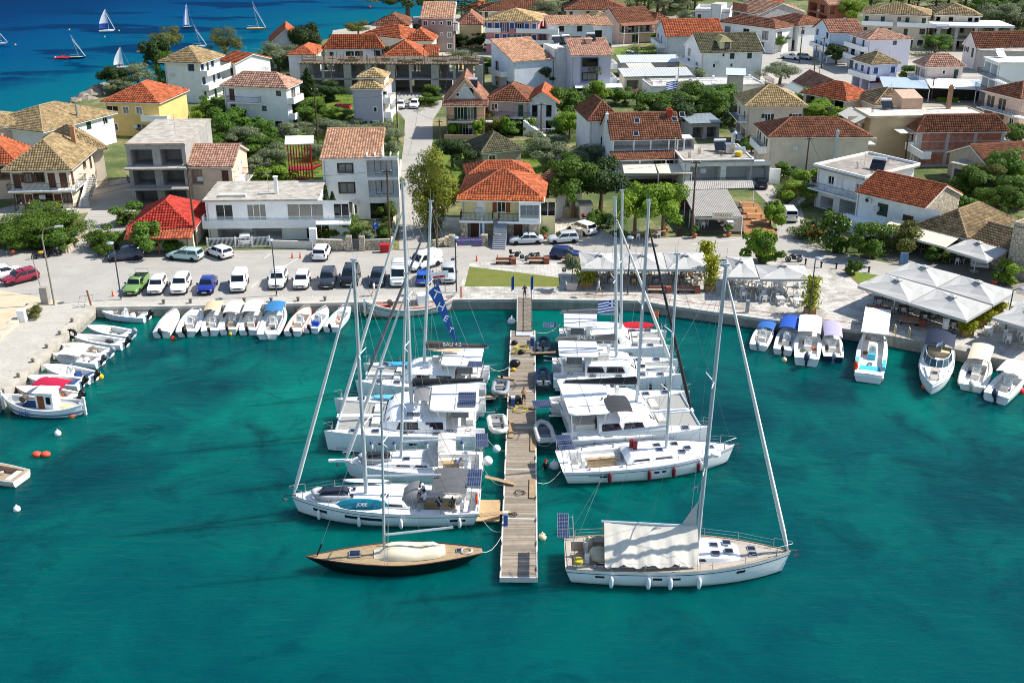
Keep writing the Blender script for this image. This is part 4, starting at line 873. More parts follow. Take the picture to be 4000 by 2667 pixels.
r=house('unfinished brick and concrete block with scaffold, top right of centre',(2862,40),(2960,58),16,7.0,'co',('gx',2.6,'sal',.3),F=['oo.','oo.','oo.'],fmat=mat('b3aca6',.9,.25,stain=.4));MB().box(-.1,7,-.12,-.004,7.0,9.2).obj('brick_gable',BRICK,r)
# metal sheds and the flat white annex behind the white house
SHM=mat('c9d2d3',.5,.15,.6,metal=.1,stain=.3)
def shed(label,A,B,d,h,rise,wall,rm=SHM,F=(),n=26):
 r=house(label,A,B,d,h,wall,('flat',0,'b0aca4',0),F=F,cat='shed',name='shed',stain=.3)
 w_,d_=r['_w'],r['_d'];v_=Vector
 corrugated('metal_roof',v_((-.4,-.5,h+.3)),v_((w_+.4,-.5,h+.3)),v_((w_+.4,d_+.4,h+.3+rise)),v_((-.4,d_+.4,h+.3+rise)),n,rm,r,.06);return r
shed('long low shed with pale blue metal roof in the yard',(2428,250),(2654,248),6,3.0,.7,'gr',F=['.o.o'])
shed('square lean-to with cream sheet roof below the blue metal shed',(2475,286),(2562,284),6,2.6,.8,'cr',mat('d6d0c2',.7,.15))
shed('long white shed with grey striped metal roof and a parked red cart',(2440,305),(2700,300),5.5,2.8,.8,'cr',mat('b9bcbc',.6,.2,stain=.3),F=['o...'])
r=house('flat white roof terrace with brown railing beside the yard',(2545,345),(2985,335),8,2.6,'w',('flat',.25,'dbd8d0',.1),F=['d...'],stain=.15);railing(26,'r',7,1).obj('railing',mat('6b3f33',.7,.1),r,loc=(.2,7.2,2.85))
for i in range(6):MB().box(3+i*4,3.5+i*4,5+(i%2)*2,5.5+(i%2)*2,2.83,3.6).obj('roof_stub',WHITE,r)
r=shed('cream box cabin with ribbed white metal roof on the terrace',(2842,298),(2905,300),6,5.4,.3,'be')
r=shed('open steel carport with sheet roof under the dark trees',(2700,488),(2812,484),6,2.6,.3,'gr',mat('9fa9ab',.5,.2),F=['oo'])
# beige house with shutters, right of centre
r=house('beige house with ribbed tan hip roof and green shutters',(2922,410),(3138,410),('L',2828,372),7.4,'be',('hip',2.4,'yel',.7),F=['...','.S.S',][:2]+[],L=['oo','dd'],bal=[('L',4.6,1,9,1.5,'r'),('L',1.6,1,9,1.5,'r')],sh='g',stain=.2)
# shops row and houses to the right
r=house('white shop house with brown roof and balconies over awnings at the upper road',(3030,112),(3100,102),('L',2985,62),6.4,'w',('hip',1.6,'brn',.5),F=['o.','g.'],L=['ooo','ggg'],bal=[('L',3.1,0,14,1.3,'s')],fc='b')
house('white shop house with brown hip roof next along the upper road',(3118,100),(3245,92),('L',3085,72),6.6,'w',('hip',1.8,'brn',.5),F=['...','w.w'],L=['oo','gg'],bal=[('L',3.2,0,11,1.3,'s')])
r=house('pale blue-white gabled house with brown roof above a green shop front',(3243,128),(3362,126),('L',3168,108),7.4,'bl',('gx',2.4,'fad',.4),L=['oo','dnd','w.w'],F=['..','d.','..'],bal=[('L',3.2,.5,11,1.4,'s')],fc='b',fmat=mat('c8d7e6',.85,.08))
r=house('white block with pale pink hip roof and blue-railed balconies',(3393,156),(3560,152),('L',3318,134),7.6,'w',('hip',1.6,'pnk',.4),F=['....','....','..n.'],L=['gg','gg','gd'],fc='k',bal=[('L',5.1,0,10,1.4,'s'),('L',2.5,0,11,1.4,'s')],stain=.03,fmat=mat('eae4ec',.85,.06))
r=house('lavender house with tan hip roof and blue shutters over a shop',(3408,250),(3508,245),('L',3320,231),6.0,'li',('hip',1.8,'tan',.5),F=['..','s.s'],L=['oo','ssd'],sh='b',fc='w',fmat=mat('d6d3e3',.85,.08),bal=[('L',2.9,0,9,1.2,'s')])
b=MB();b.box(-.2,r['_w']+.2,-.3,-.01,2.0,3.0);o=b.obj('shop_sign',mat('1c2f5e',.5,.1),r);MB().ball((2.2,-.32,2.5),(.42,.04,.42)).obj('emblem',mat('c23340',.5,.1),o);MB().box(4,6.6,-.34,-.305,2.4,2.65).obj('lettering',WHITE,o)
house('cream house with pink hip roof, awnings and a glazed cafe below',(3619,258),(3764,256),('L',3530,243),6.0,'sa',('hip',2.0,'pnk',.5),F=['...','.nd'],L=['oo','gg'],bal=[('L',3,.3,11,1.6,'w'),('F',3,7,12,1.2,'w')],fmat=mat('d9c8be',.85,.1))
r=house('white apartment block with stacked balconies and flat roof, right edge',(3902,248),(4150,248),('L',3776,227),8.8,'w',('flat',0,'e4e2dc',.3),L=['oo','ll','ll'],F=['.','.','.'],fc='g',fmat=mat('dfe5e3',.85,.06),bal=[('L',5.9,.2,16,1.3,'r'),('L',3,.2,16,1.3,'r')]);solarheater(r,2.5,6,9.1,.3)
house('house with dark tile roof and grey awnings at the right edge',(3990,385),(4150,372),('L',3848,352),6.0,'sa',('hip',2.0,'dkr',.5),L=['oow','gg.'],bal=[('L',3,0,12,1.7,'r')])
r=house('large beige hotel with tan roofs and rows of balconies, top right',(3372,52),(3628,62),14,8.6,'be',('hip',2.0,'tan',.6),F=['wdwd.dw','d.dn.d.w','d.d.nd.d'],bal=[('F',5.8,0,8,1.5,'s'),('F',5.8,9,22,1.5,'s'),('F',2.9,0,10,1.5,'s')],fc='k');house('',(3655,58),(3830,62),14,8.2,'be',('hip',2.2,'tan',.5),F=['.w.d..','w.d.w.w','w.w..ww'],root=r,fc='k')
a=G(3690,200);r=thing('concrete_frame','bare concrete frame with pale roof slab below the beige hotel','building',(a.x,a.y,GZ),R(-4))
b=MB();b.box(-3,17,0,12,6.0,6.5);b.obj('roof_slab',mat('c8ccd2',.8,.12),r)
for x in(-2.6,2,7,12,16):MB().box(x,x+.8,0.1,.9,0,5.99).obj('pillar',CF,r);MB().box(x,x+.8,11,11.8,0,5.99).obj('pillar',CF,r)
b=MB();b.box(-3,17,.2,12,2.6,2.9);b.obj('floor_slab',CF,r)
house('white gabled house with red roof strips, right of the concrete frame',(3815,185),(4080,180),('L',3712,172),5.2,'sa',('gx',3.0,'dkr',.4),L=['..','Sd'],F=['..','..'],sh='g',fmat=mat('d9cfca',.85,.1))
house('grey flat-roofed garage block below the white gabled house',(3830,205),(4100,212),10,4.6,'gr',('flat',.3,'b5ada0',.1),F=['..o'])
house('brick house under a red gable roof, top right',(3240,18),(3355,15),14,6.0,'br',('gx',2.6,'sal',.4),L=['oo','oo'],F=['....','o..o'],fmat=mat('a66a52',.9,.3,1,stain=.3))
house('house with tan mono-pitch roof and solar panels, top right',(3040,58),(3125,56),12,5.4,'be',('gx',2.0,'yel',.4))
house('pale tan roofed house at the top edge right of the brick block',(2985,50),(3070,30),12,5.0,'be',('hip',2.0,'sal',.4))
house('red tiled house at the top edge beside the olive grove',(2990,12),(3060,8),12,4.6,'be',('hip',2.0,'org',.4))
r=house('long house with faded ribbed roof and rows of grey awnings',(3190,355),(3300,352),('L',3082,318),4.8,'be',('gy',2.0,'fad',.5),L=['oooo','g.g.'],bal=[])
b=MB();b.hexa([(-2.2,0,3.6),(-.5,0,4.7),(-.5,11,4.7),(-2.2,11,3.6)],[(-2.2,0,3.66),(-.5,0,4.76),(-.5,11,4.76),(-2.2,11,3.66)]);b.obj('awning',mat('b4b8ae',.8,.15),r)
house('',(3308,392),(3412,372),('L',3192,352),4.6,'be',('hip',2.2,'org',.5),L=['ooo','g.g'],F=['..','..'],root=r)
house('low house with old brown hip roof between the tan block and the cafe',(3420,408),(3595,402),9,4.6,'be',('hip',2.0,'old',.4))
a=G(3560,395);r=thing('cafe_pavilion','glazed cafe pavilion with white and blue metal canopies','cafe',(a.x,a.y,GZ),R(-12))
for(x0,x1,y0,y1,z,m_)in((-6,3,-1,9,3.2,AWB),(3.2,12,-1,8,3.4,AWW),(12.2,18,-1,8,3.2,AWB)):
 b=MB();b.hexa([(x0,y0,z-.5),(x1,y0,z-.5),(x1,y1,z),(x0,y1,z)],[(x0,y0,z-.4),(x1,y0,z-.4),(x1,y1,z+.1),(x0,y1,z+.1)]);b.obj('canopy',m_,r)
canopy_posts(r,[(-5.8,-.8),(-1,-.8),(3.1,-.8),(7.5,-.8),(12.1,-.8),(17.8,-.8),(17.8,7.6)],2.7,WHITE,.08)
b=MB();b.box(-5,17,3,7.6,.02,2.6);b.obj('interior',mat('2c2a28',.8,.3),r)
# ================= trees and shrubs =================
LEAF=dict(broad=('668428','35521a'),lime=('8fa830','5a8222'),olive=('949c78','5c6a46'),dark=('46602a','233818'),mimosa=('a0a232','55662a'),pine=('3d5220','28391a'),citrus=('6d9030','3c6220'),hedge=('6a8428','3c5a1a'),dry=('7a7a38','55602a'),norf=('3f5a30','2b4224'))
def leafmesh(name,cen,nrm,size,mtl,rng,aspect=1.7):
 n=len(cen);a=rng.normal(size=(n,3));a-=nrm*(a*nrm).sum(1,keepdims=True)*.6;a/=np.linalg.norm(a,axis=1,keepdims=True)+1e-9
 b=np.cross(nrm,a);b/=np.linalg.norm(b,axis=1,keepdims=True)+1e-9
 s=size*rng.uniform(.6,1.3,(n,1));a=a*s*.5*aspect;b=b*s*.5
 V=np.stack([cen-a,cen-b*.8+a*.1,cen+a,cen+b*.8+a*.1],1).reshape(-1,3)
 return npmesh(name,V,np.arange(4*n).reshape(-1,4),None,[mtl])
CROWN={}
def crown(kind,seed,n,leaf,rx,rz,clumps,shape='ell',cls=1):
 k=(kind,seed,shape,cls);n=int(n*(1,1,2.6,4.6)[cls]);leaf=leaf/(1,1,1.6,2.2)[cls];clumps=int(clumps*(1,1,1.6,2.2)[cls])
 if k in CROWN:return CROWN[k]
 g=np.random.default_rng(seed);P=[];Nn=[]
 cs=[]
 for i in range(clumps):
  d=g.normal(size=3);d/=np.linalg.norm(d)
  if d[2]<-.35 and shape!='bush':d[2]*=-.6
  r=g.uniform(.42,.88)if i>clumps*.2 else g.uniform(0,.45)
  c=d*r
  if shape=='umb':c[2]=abs(c[2])*.8
  cs.append((c,g.uniform(.16,.42)*(1,1,.85,.75)[cls]))
 for c,cr in cs:
  m=int(n*2.1/clumps*(cr/.3)**2);d=g.normal(size=(m,3));d/=np.linalg.norm(d,axis=1,keepdims=True)
  rr=cr*g.uniform(.45,1.08,(m,1))**.6;p=c+d*rr
  P.append(p);Nn.append(d*.7+p/(np.linalg.norm(p,axis=1,keepdims=True)+.2)*.5+g.normal(size=(m,3))*.35+np.array([0,0,.25]))
 P=np.concatenate(P)*np.array([rx,rx,rz]);Nn=np.concatenate(Nn);Nn/=np.linalg.norm(Nn,axis=1,keepdims=True)
 me=leafmesh('crown',P,Nn,leaf*.8,leafmat(*LEAF[kind],kind),g);CROWN[k]=(me,[c for c,_ in cs]);return CROWN[k]
BARK=mat('6d5a47',.9,.3,3,.5)
TRUNK={}
def trunk(kind,seed,cs,rx,rz,ht,zc):
 k=(kind,seed)
 if k in TRUNK:return TRUNK[k]
 b=MB();g=random.Random(seed);r0=.16+ht*.012;f=Vector((g.uniform(-.2,.2),g.uniform(-.2,.2),zc-rz*.55))
 b.tube([(0,0,-.1),(f.x*.4,f.y*.4,f.z*.5),f],r0,7,r0*.7)
 for c in cs[::2][:9]:
  q=Vector((c[0]*rx*.85,c[1]*rx*.85,zc+c[2]*rz*.85));b.tube([f,f.lerp(q,.5)+Vector((0,0,.2)),q],r0*.5,5,.03)
 TRUNK[k]=b.mesh('trunk',BARK,50);return TRUNK[k]
SPEC=dict(broad=(2800,.36,3.0,2.4,16),lime=(2400,.32,3.0,2.3,15),olive=(2300,.26,3.0,2.1,15),dark=(2800,.36,3.0,2.5,18),mimosa=(3600,.3,3.0,4.3,26),pine=(3200,.3,3.0,2.0,16),citrus=(2000,.3,3.0,2.4,12),hedge=(2400,.22,3.0,1.9,18),dry=(1500,.28,3.0,2.2,14))
tn=[0]
def tree(label,px,py,ht,wd,kind='broad',cat='tree',bare=.28,name=None,group=None,flower=None):
 """px,py: foot of the trunk; ht, wd: metres"""
 n,leaf,rx,rz,cl=SPEC[kind];tn[0]+=1;seed=11+tn[0]%3
 me,cs=crown(kind,seed,n,leaf,rx,rz,cl,'umb' if kind=='pine' else('bush' if bare<.1 else 'ell'),1 if wd<5.5 else(2 if wd<9 else 3))
 a=G(px,py);rzr=rnd.uniform(0,6.28)
 r=thing(name or('shrub' if cat in('bush','hedge','shrub')else 'tree'),label,cat,a,rzr,group)
 ht,wd=ht*1.04,wd*1.16;low=ht*bare*.6;sx,sz=wd/6,(ht-low)/(2*rz);zc=(ht+low)/2*(.92 if bare<.1 else 1)
 c=link('crown' if cat=='tree' else 'foliage',me,r,(0,0,zc),0,(sx,sx,sz))
 t_=link('trunk' if cat=='tree' else 'stem',trunk(kind,seed,cs,rx,rz,6,3.8),r,(0,0,0),0,(sx,sx,zc/3.8))
 if flower:
  g=np.random.default_rng(tn[0]);V=me.vertices;k=110;idx=g.integers(0,len(V)//4,k)*4
  P=np.array([V[int(i)].co for i in idx])*np.array([sx,sx,sz])*1.06;Nn=P/(np.linalg.norm(P,axis=1,keepdims=True)+.01)
  o=link('blossom',leafmesh('blossom',P,Nn,.3,mat(flower,.7,.1,key='fl'+flower),g,1.1),r,(0,0,zc));o['kind']='stuff'
 return r
def conifer(label,px,py,ht,wd,tiers=14,kind='norf',name='conifer'):
 a=G(px,py);r=thing(name,label,'tree',a,rnd.uniform(0,6));MB().tube([(0,0,0),(0,0,ht*.98)],.22,6,.03).obj('trunk',BARK,r)
 g=np.random.default_rng(int(px));P=[];Nn=[]
 for i in range(tiers):
  f=i/(tiers-1);z=ht*(.18+.8*f);R_=wd/2*(1-f)**.8+.15;nb=7
  for j in range(nb):
   an=j/nb*6.283+i*.5+g.uniform(-.15,.15);m=int(16+26*(1-f));s=g.uniform(.1,1,m)
   P.append(np.stack([np.cos(an)*R_*s+g.normal(size=m)*.13,np.sin(an)*R_*s+g.normal(size=m)*.13,z-.25*s*R_*.4+g.normal(size=m)*.08+s*s*.3],1))
 P=np.concatenate(P);Nn=g.normal(size=P.shape)*.5+np.array([0,0,1]);Nn/=np.linalg.norm(Nn,axis=1,keepdims=True)
 link('crown',leafmesh('crown',P,Nn,.34,leafmat(*LEAF[kind],kind),g,2.0),r);return r
def palm(label,px,py,ht,sz=2.6):
 a=G(px,py);r=thing('palm_tree',label,'palm',a,rnd.uniform(0,6));MB().tube([(0,0,0),(.1,0,ht*.5),(0,0,ht)],.28,7,.2).obj('trunk',BARK,r)
 b=MB();g=random.Random(int(px))
 for i in range(22):
  an=g.uniform(0,6.28);el=g.uniform(-.1,1.2);pts=[]
  for k in range(6):
   s=k/5;rr=sz*s*math.cos(el*(1-.5*s));pts.append(Vector((math.cos(an)*rr,math.sin(an)*rr,ht+sz*(math.sin(el)*s-.75*s*s*(.5+.6*math.cos(el))))))
  side=Vector((-math.sin(an),math.cos(an),0))
  for k in range(5):
   for q in range(3):
    c=pts[k].lerp(pts[k+1],q/3)
    for sg in(-1,1):b.quad(c,c+(pts[k+1]-pts[k])*.3,c+side*sg*.55*(1-k/7)+(pts[k+1]-pts[k])*.6-Vector((0,0,.12)))
 b.obj('fronds',leafmat('6c7f34','3d5220','palm'),r);return r
def cypress(label,px,py,ht,wd):
 a=G(px,py);r=thing('cypress',label,'tree',a);MB().tube([(0,0,0),(0,0,ht*.8)],.1,5,.03).obj('trunk',BARK,r)
 g=np.random.default_rng(int(px));n=900;z=g.uniform(.02,1,n);rr=wd/2*np.sqrt(np.clip(1-z,0,1))*g.uniform(.6,1.1,n)*np.clip(z*8,.4,1);an=g.uniform(0,6.28,n)
 P=np.stack([rr*np.cos(an),rr*np.sin(an),z*ht],1);Nn=np.stack([np.cos(an),np.sin(an),np.full(n,.4)],1)+g.normal(size=(n,3))*.4;Nn/=np.linalg.norm(Nn,axis=1,keepdims=True)
 link('crown',leafmesh('crown',P,Nn,.24,leafmat(*LEAF['dark'],'dark'),g),r);return r
TL=[('large grey-green olive at the rocky shore left of the villa',545,352,5.5,9,'olive'),('dark shore tree furthest left above the rocks',450,362,6,6.5,'dark'),('small wind-bent shrub tree on the shore rocks',470,372,3.5,6,'olive'),('tall dark tree rising left of the tan roofed villa',620,322,9,8,'dark'),('big bright green tree in front of the white villa',695,372,9.5,9.5,'broad'),('dark-green tree behind the villa roof on its left',665,232,8,10,'dry'),('rounded tree behind the villa roof on its right',885,262,9,9,'dry'),('green tree against the blank yellow wall',840,470,5,7,'citrus'),('lime tree beside the white three-storey house, nearest the yellow wall',870,510,5.5,8,'broad'),('leafy orchard tree behind the grey shell roof',905,545,5,8,'citrus'),('orchard tree below the dark doors of the white three-storey house',985,552,4.5,7,'citrus'),('orchard tree by the ground floor awning of the white three-storey house',1040,560,4.5,6,'citrus'),('pale olive behind the small salmon house',960,600,4.5,7,'olive'),('olive left of the red stair tower',1080,650,4,6,'olive'),('bushy green tree behind the salmon house roof',1020,620,4,7,'broad'),('low lime bush at the foot of the red stair tower',1090,705,2.5,5,'lime'),('big dark bush in front of the concrete frame',1285,392,4.2,8,'dark'),('bright green thicket left of the red pickup',1185,455,4,8,'lime'),('dark thicket below the red pickup',1195,500,5,9,'broad'),('tall grass-green bush beside the white three-storey house',1165,420,3.5,6,'lime'),('olive behind the three-storey modern house, leftmost of the row',1140,545,3.2,7,'olive'),('olive behind the modern house, second of the row',1290,535,3,8,'olive'),('olive behind the modern house, third of the row',1390,530,3,7,'olive'),('olive at the street end of the row behind the modern house',1505,550,3.6,7,'olive'),('olive on the lane beside the modern house',1525,610,4.5,6,'olive'),('dark olive lower on the lane beside the modern house',1530,770,3.8,4.5,'olive'),('thin hedge tree along the lane wall',1515,860,2.6,3,'broad'),('tall mimosa in yellow bloom beside the street',1690,905,11.2,6.8,'mimosa'),('dark bush behind the mimosa',1768,660,5,6.5,'dark'),('shrub behind the yellow house',1850,735,3,5,'broad'),('olive in front of the taupe block',1705,195,8,11,'olive'),('clipped round bush under the pale yellow house',1800,186,4,6,'dark'),('second clipped bush before the pink guest house',1868,182,4,6,'dark'),('huge dark tree at the sea behind the taupe block',1595,82,13,20,'dark'),('small light tree above the guest house roof',1400,150,5,8,'dry'),('grey bush beside the dry field',1800,275,5,9,'olive'),('low bush on the far edge of the dry field',1905,285,3.5,7,'broad'),('bushy shrub by the white parked car on the lane',1668,408,2.2,6,'broad'),('potted yellow-green tree in front of the peach house on its left',1770,535,3.2,2.6,'lime'),('potted yellow-green tree in front of the peach house on its right',1872,540,3.2,2.8,'lime'),('vine-like bush before the mauve house',1930,520,4,6,'dry'),('thin yellow-green sapling beside the mauve house',1978,530,3.5,2.4,'lime'),('yellow sapling at the foot of the mauve stair',2068,525,3,3,'lime'),('umbrella pine in front of the white gabled house',1205,268,11.5,8.5,'pine'),('dark round tree below the white gabled house',1090,290,7.5,10,'olive'),('tree between the concrete frame and the orange pavilion',1460,285,7,8,'dark'),('olive below the pink guest house, top centre',2140,102,8,12,'olive'),('olive beside the tall thin pine, top centre',2275,92,7,11,'olive'),('round dark bush left of the lilac house',2105,350,5,8,'dark'),('grey bush left of the clipped round one',2015,335,4,6,'olive'),('thin half-bare olive in front of the lilac house',2318,372,8,7,'dry'),('low olive under the lilac house',2330,410,3,9,'olive'),('tall green tree left of the narrow white house',2200,500,8,7.5,'broad'),('bright green bush right of the mauve stair',2225,545,5,6,'lime'),('lower shrub by the narrow white house',2180,545,3,5,'citrus'),('wide dark crown above the tiled restaurant roof',2560,490,6.5,10.5,'broad'),('largest tree of the clump behind the carport',2715,480,7.5,12,'broad'),('olive of the clump nearest the flag',2650,440,5.5,8,'olive'),('light green tree of the clump beside the beige house',2800,450,6.5,8,'citrus'),('dark tree low in the clump over the carport',2640,505,6,9,'dark'),('small tree on the white terrace',2730,345,4,5,'olive'),('olive behind the orange annex roofs, left',2120,600,4,8,'olive'),('olive behind the orange annex roofs, middle',2185,665,4.5,8,'olive'),('leafy shrub beside the white annex',2230,690,3.5,7,'broad'),('grey olive next to the tiled restaurant wall',2300,660,4.5,6,'olive'),('dark-green bush at the side of the tiled restaurant',2285,700,3,6,'dark'),('round dark green tree on the left behind the parked crossover',2240,850,7.5,7.5,'broad'),('round dark green tree on the right below the tiled restaurant',2345,830,8,8,'dark'),('pruned bright green tree shading the taverna, left crown',2478,925,7,6.5,'lime'),('pruned bright green tree shading the taverna, right crown',2590,920,6.6,7.5,'lime'),('shrub by the red scooter',2345,895,2.6,3.6,'broad'),('yellow-green tree on the road behind the square parasol',2965,1025,4.5,4.6,'lime'),('dark bush growing beside the yellow-green road tree',2985,1030,3.6,4.2,'broad'),('leafy tree on the taverna deck corner',3008,885,3.8,3.4,'lime'),('small bush behind the blank cream wall',3060,700,2.6,4,'broad'),('dense dark-green oleander before the white orange-roofed house',3395,1010,4.5,5.6,'broad'),('bronze-green tree at the corner of the old taverna',3505,985,4.5,5,'dry'),('tree in front of the dark red cottage, right',3905,745,6.5,7,'citrus'),('bushy garden tree behind the stone gable',3790,780,4.5,6,'broad'),('garden tree next to the teal screen',3850,760,5,6,'dry'),('garden shrub right of the stone gable',3890,825,4,6,'hedge'),('garden shrub below the teal screen',3965,815,4.5,7,'broad'),('garden shrub at the right edge above the ruin',3990,760,4,6,'lime'),('leafy tree in front of the red cottage porch',580,992,4.5,5.4,'citrus'),('round bush at the white house wall',1365,925,2.6,4.4,'hedge'),('lime tree at the top right by the hotel',3325,95,8,11,'lime'),('olive beside the lime tree at the top right',3275,90,7,9,'olive'),('bush below the concrete frame, right',3650,215,5,9,'citrus'),('bush at the foot of the pink roofed block',3265,250,5,7,'dark'),('small tree by the upper road shops',3030,205,5,7,'citrus'),('bush beside the white two-storey block, top',2850,105,5,6,'broad'),('grey olive on the upper road kerb',3045,330,5,9,'olive'),('bush between the beige house and the awnings',3170,440,5,7,'lime'),('wide bush behind the long cream roof',3200,485,4.5,10,'lime'),('bush at the right edge under the dark tile roof',3985,560,4,6,'broad'),('bright bush at the blank yellow wall foot',800,485,3.5,6,'lime'),('leafy shrub tree above the shell roof, middle',860,560,4,6,'citrus'),('green tree directly right of the shell roof',885,600,4,6,'broad'),('bushy tree between shell and white three-storey house',930,520,4.5,6.5,'broad'),('dark shrub at the corner of the white three-storey house',1000,600,3.2,6,'dark'),('yellow-green bush left of the orchard pole',1150,490,3,6,'lime'),('tall weeds bush before the lilac-grey house',1270,470,2.6,7,'lime'),('tall weeds bush left of the lilac-grey house',1340,480,2.6,6,'citrus'),('olive right behind the red stair tower',1240,620,3.4,5.5,'olive'),('olive behind the salmon house gable',1010,690,3.2,5,'olive'),('lime bush at the tower walkway',1060,715,2.4,5,'lime'),('shore tree behind the yellow house roof',760,352,5,8,'broad'),('low tree at the rocks end',480,352,4,6,'broad'),('green tree behind the villa wing',940,300,5,7,'broad'),('dark tree by the white gabled house, lower',1140,300,5,7,'dark'),('tree between guest house and frame, left',1240,290,4,6,'broad'),('bush right of the concrete frame',1690,385,2.6,4.5,'broad'),('garden tree right of the peach house',1905,470,4,4.5,'broad'),('garden bush below the mauve porch',2000,525,2.6,5,'citrus'),('tree behind the narrow white house',2330,420,5,6,'lime'),('leafy tree left of the yard cars',2440,410,4,6,'citrus'),('dark tree low beside the beige house',2860,490,4,6,'dark'),('green tree at the carport corner',2760,500,4,6,'broad'),('shrub in the yard before the arcade house',2935,600,3,4,'broad'),('tree at the foot of the pink guest house',2060,170,4,6,'broad'),('bush on the lane at the taupe block',1740,190,3.5,6,'lime'),('tree between veranda house and orange gable',2590,190,5,7,'broad'),('tree behind the dark green roof',2690,120,6,8,'olive'),('street tree by the lavender house',3560,330,4,6,'broad'),('bush before the cream cafe house',3600,345,3.5,5,'lime'),('garden tree behind the brick panel house',3960,460,5,7,'broad'),('tree beside the white gabled house, right edge',3990,250,5,8,'olive'),('bush behind the stone gable, near',3765,830,3,5,'citrus'),('bush under the teal screen, far',3930,780,3,5,'hedge'),('green tree left of the white stair house',3150,770,4,5,'lime'),('dark shrub before the white stair house garage',3210,930,2.6,4,'dark'),]
for l,x,y,h,w_,k in TL:tree(l,x,y,h,w_,k,bare=.0 if k=='mimosa' else(.06 if h<4.6 else.16))
for l,x,y,h,w_,k,f in[('dense hedge in the left garden, outer end',40,965,4,8,'hedge',None),('tall dark hedge behind the left lamp',150,960,4.4,8.5,'hedge',None),('hedge beside the driveway mouth',262,930,4.2,6,'hedge',None),('trimmed shrub at the garden corner by the motorcycles',215,975,3.2,6,'broad',None),('flowering bush under the white balconies',180,850,2.2,6,'citrus','c23a5a'),('round clipped hedge beside the red cottage',430,965,3,5.4,'hedge',None),('small round box bush at the kerb',412,1000,1.9,2.8,'hedge',None),('shrub with pink flowers at the driveway',500,872,2.6,5,'citrus','d43a7a'),('low shrub by the cottage steps',690,990,1.9,3.2,'citrus',None),('bougainvillea with red flowers by the white stair house',3105,800,3.6,6,'lime','c01030'),('oleander covered in white flowers by the garden gate',3255,985,4.8,3.8,'broad','f4f1ea'),('strip of shrubs with red flowers beside the street',3165,930,2.4,4.5,'hedge','c8202c'),('scarlet bougainvillea between the roofs',3265,462,4.5,5,'broad','b80f2e'),('small red flowering bush on the uphill lane',1708,305,3,3.5,'broad','d2143c'),('bush with yellow flowers in the house garden',1290,925,1.6,4,'hedge','c8b23a'),('grey lavender shrub by the stone wall',1445,945,1.5,3.4,'olive',None),('second grey shrub by the stone wall gate',1505,942,1.8,3.2,'broad',None),('small round bush on the verge lawn',3335,1070,2,1.8,'broad',None),('shrub before the right taverna terrace',3660,1020,2,4,'broad',None),('potted shrub under the right taverna wall',3930,1110,2.6,3,'lime',None),('tuft of dry weeds on the beach by the electric boxes',130,1240,1.4,2,'dry',None)]:
 tree(l,x,y,h,w_,k,'shrub',.02,flower=f)
conifer('tall Norfolk pine left of the pair behind the taupe block',1805,88,21,15);conifer('tall Norfolk pine right of the pair behind the taupe block',1865,95,22,16);conifer('Norfolk pine before the red roofed hotels',2236,95,17,12);conifer('small dark spruce in the orchard',1208,420,7.5,6,12,'dark')
palm('palm with arching fronds left of the villa wing',985,312,4.5,3.4);palm('second palm close to the round dark tree',1045,300,5,3.6);palm('banana-like palm beside the yard entrance',2490,415,2.6,2.4);palm('low palm in the orchard behind the annex',2190,430,2.4,2.2)
cypress('slim cypress left of the pair by the white house',1283,915,6.6,1.5);cypress('slim cypress right of the pair by the white house',1308,912,5.6,1.4)
# olive groves on the slope at the top: the biggest ones as trees, the wood beyond as one mass
g=random.Random(5)
k=0
for(x0,x1,y0,y1,n,kinds)in((2470,2720,30,66,9,('olive','olive','broad')),(3380,4000,28,34,10,('olive','dark','broad')),(3840,4010,50,135,16,('olive','broad','olive'))):
 for i in range(n):
  x,y=lerp(x0,x1,(i+g.uniform(.2,.8))/n),g.uniform(y0,y1);kd=g.choice(kinds)
  tree('grove tree on the slope behind the top row of houses',x,y,g.uniform(6,9),g.uniform(9,13),kd,group='olive grove trees at the top')
me,cs=crown('olive',11,*SPEC['olive'])
V=[];src=np.empty(len(me.vertices)*3,np.float32);me.vertices.foreach_get('co',src);src=src.reshape(-1,3)[:2400]
gg=np.random.default_rng(3)
for i in range(220):
 px=gg.uniform(2300,4300);py=gg.uniform(-95,8)
 a=G(px,py);s=gg.uniform(1.6,2.6);V.append(src*np.array([s,s,s*.9])+np.array([a.x,a.y,GZ+3.6+max(0,(a.y-420)*.06)]))
V=np.concatenate(V);tag(link('wooded_slope',npmesh('wooded_slope',V,np.arange(len(V)).reshape(-1,4),None,[leafmat('5d6b40','3c4d28','wood')])),'distant wood of olives and scrub on the slope above the town','wood',kind='stuff')
# shore rocks
for i,(x,y,s)in enumerate([(300,402,1.6),(330,392,2.2),(365,380,2.6),(390,368,3.0),(410,356,2.4),(350,398,1.8),(318,398,1.4),(402,372,2.0)]):
 b=MB();gr_=random.Random(i);b.ball((0,0,0),(s*gr_.uniform(.9,1.3),s,s*.7),9,6);b.v=[tuple(c*gr_.uniform(.78,1.2)for c in v_)for v_ in b.v]
 tag(b.obj('rock',mat('9a8f7e',.9,.4,1.2,.8),None,loc=G(x,y,.6)),'weathered boulder among the rocks on the open shore','rock','shore rocks')
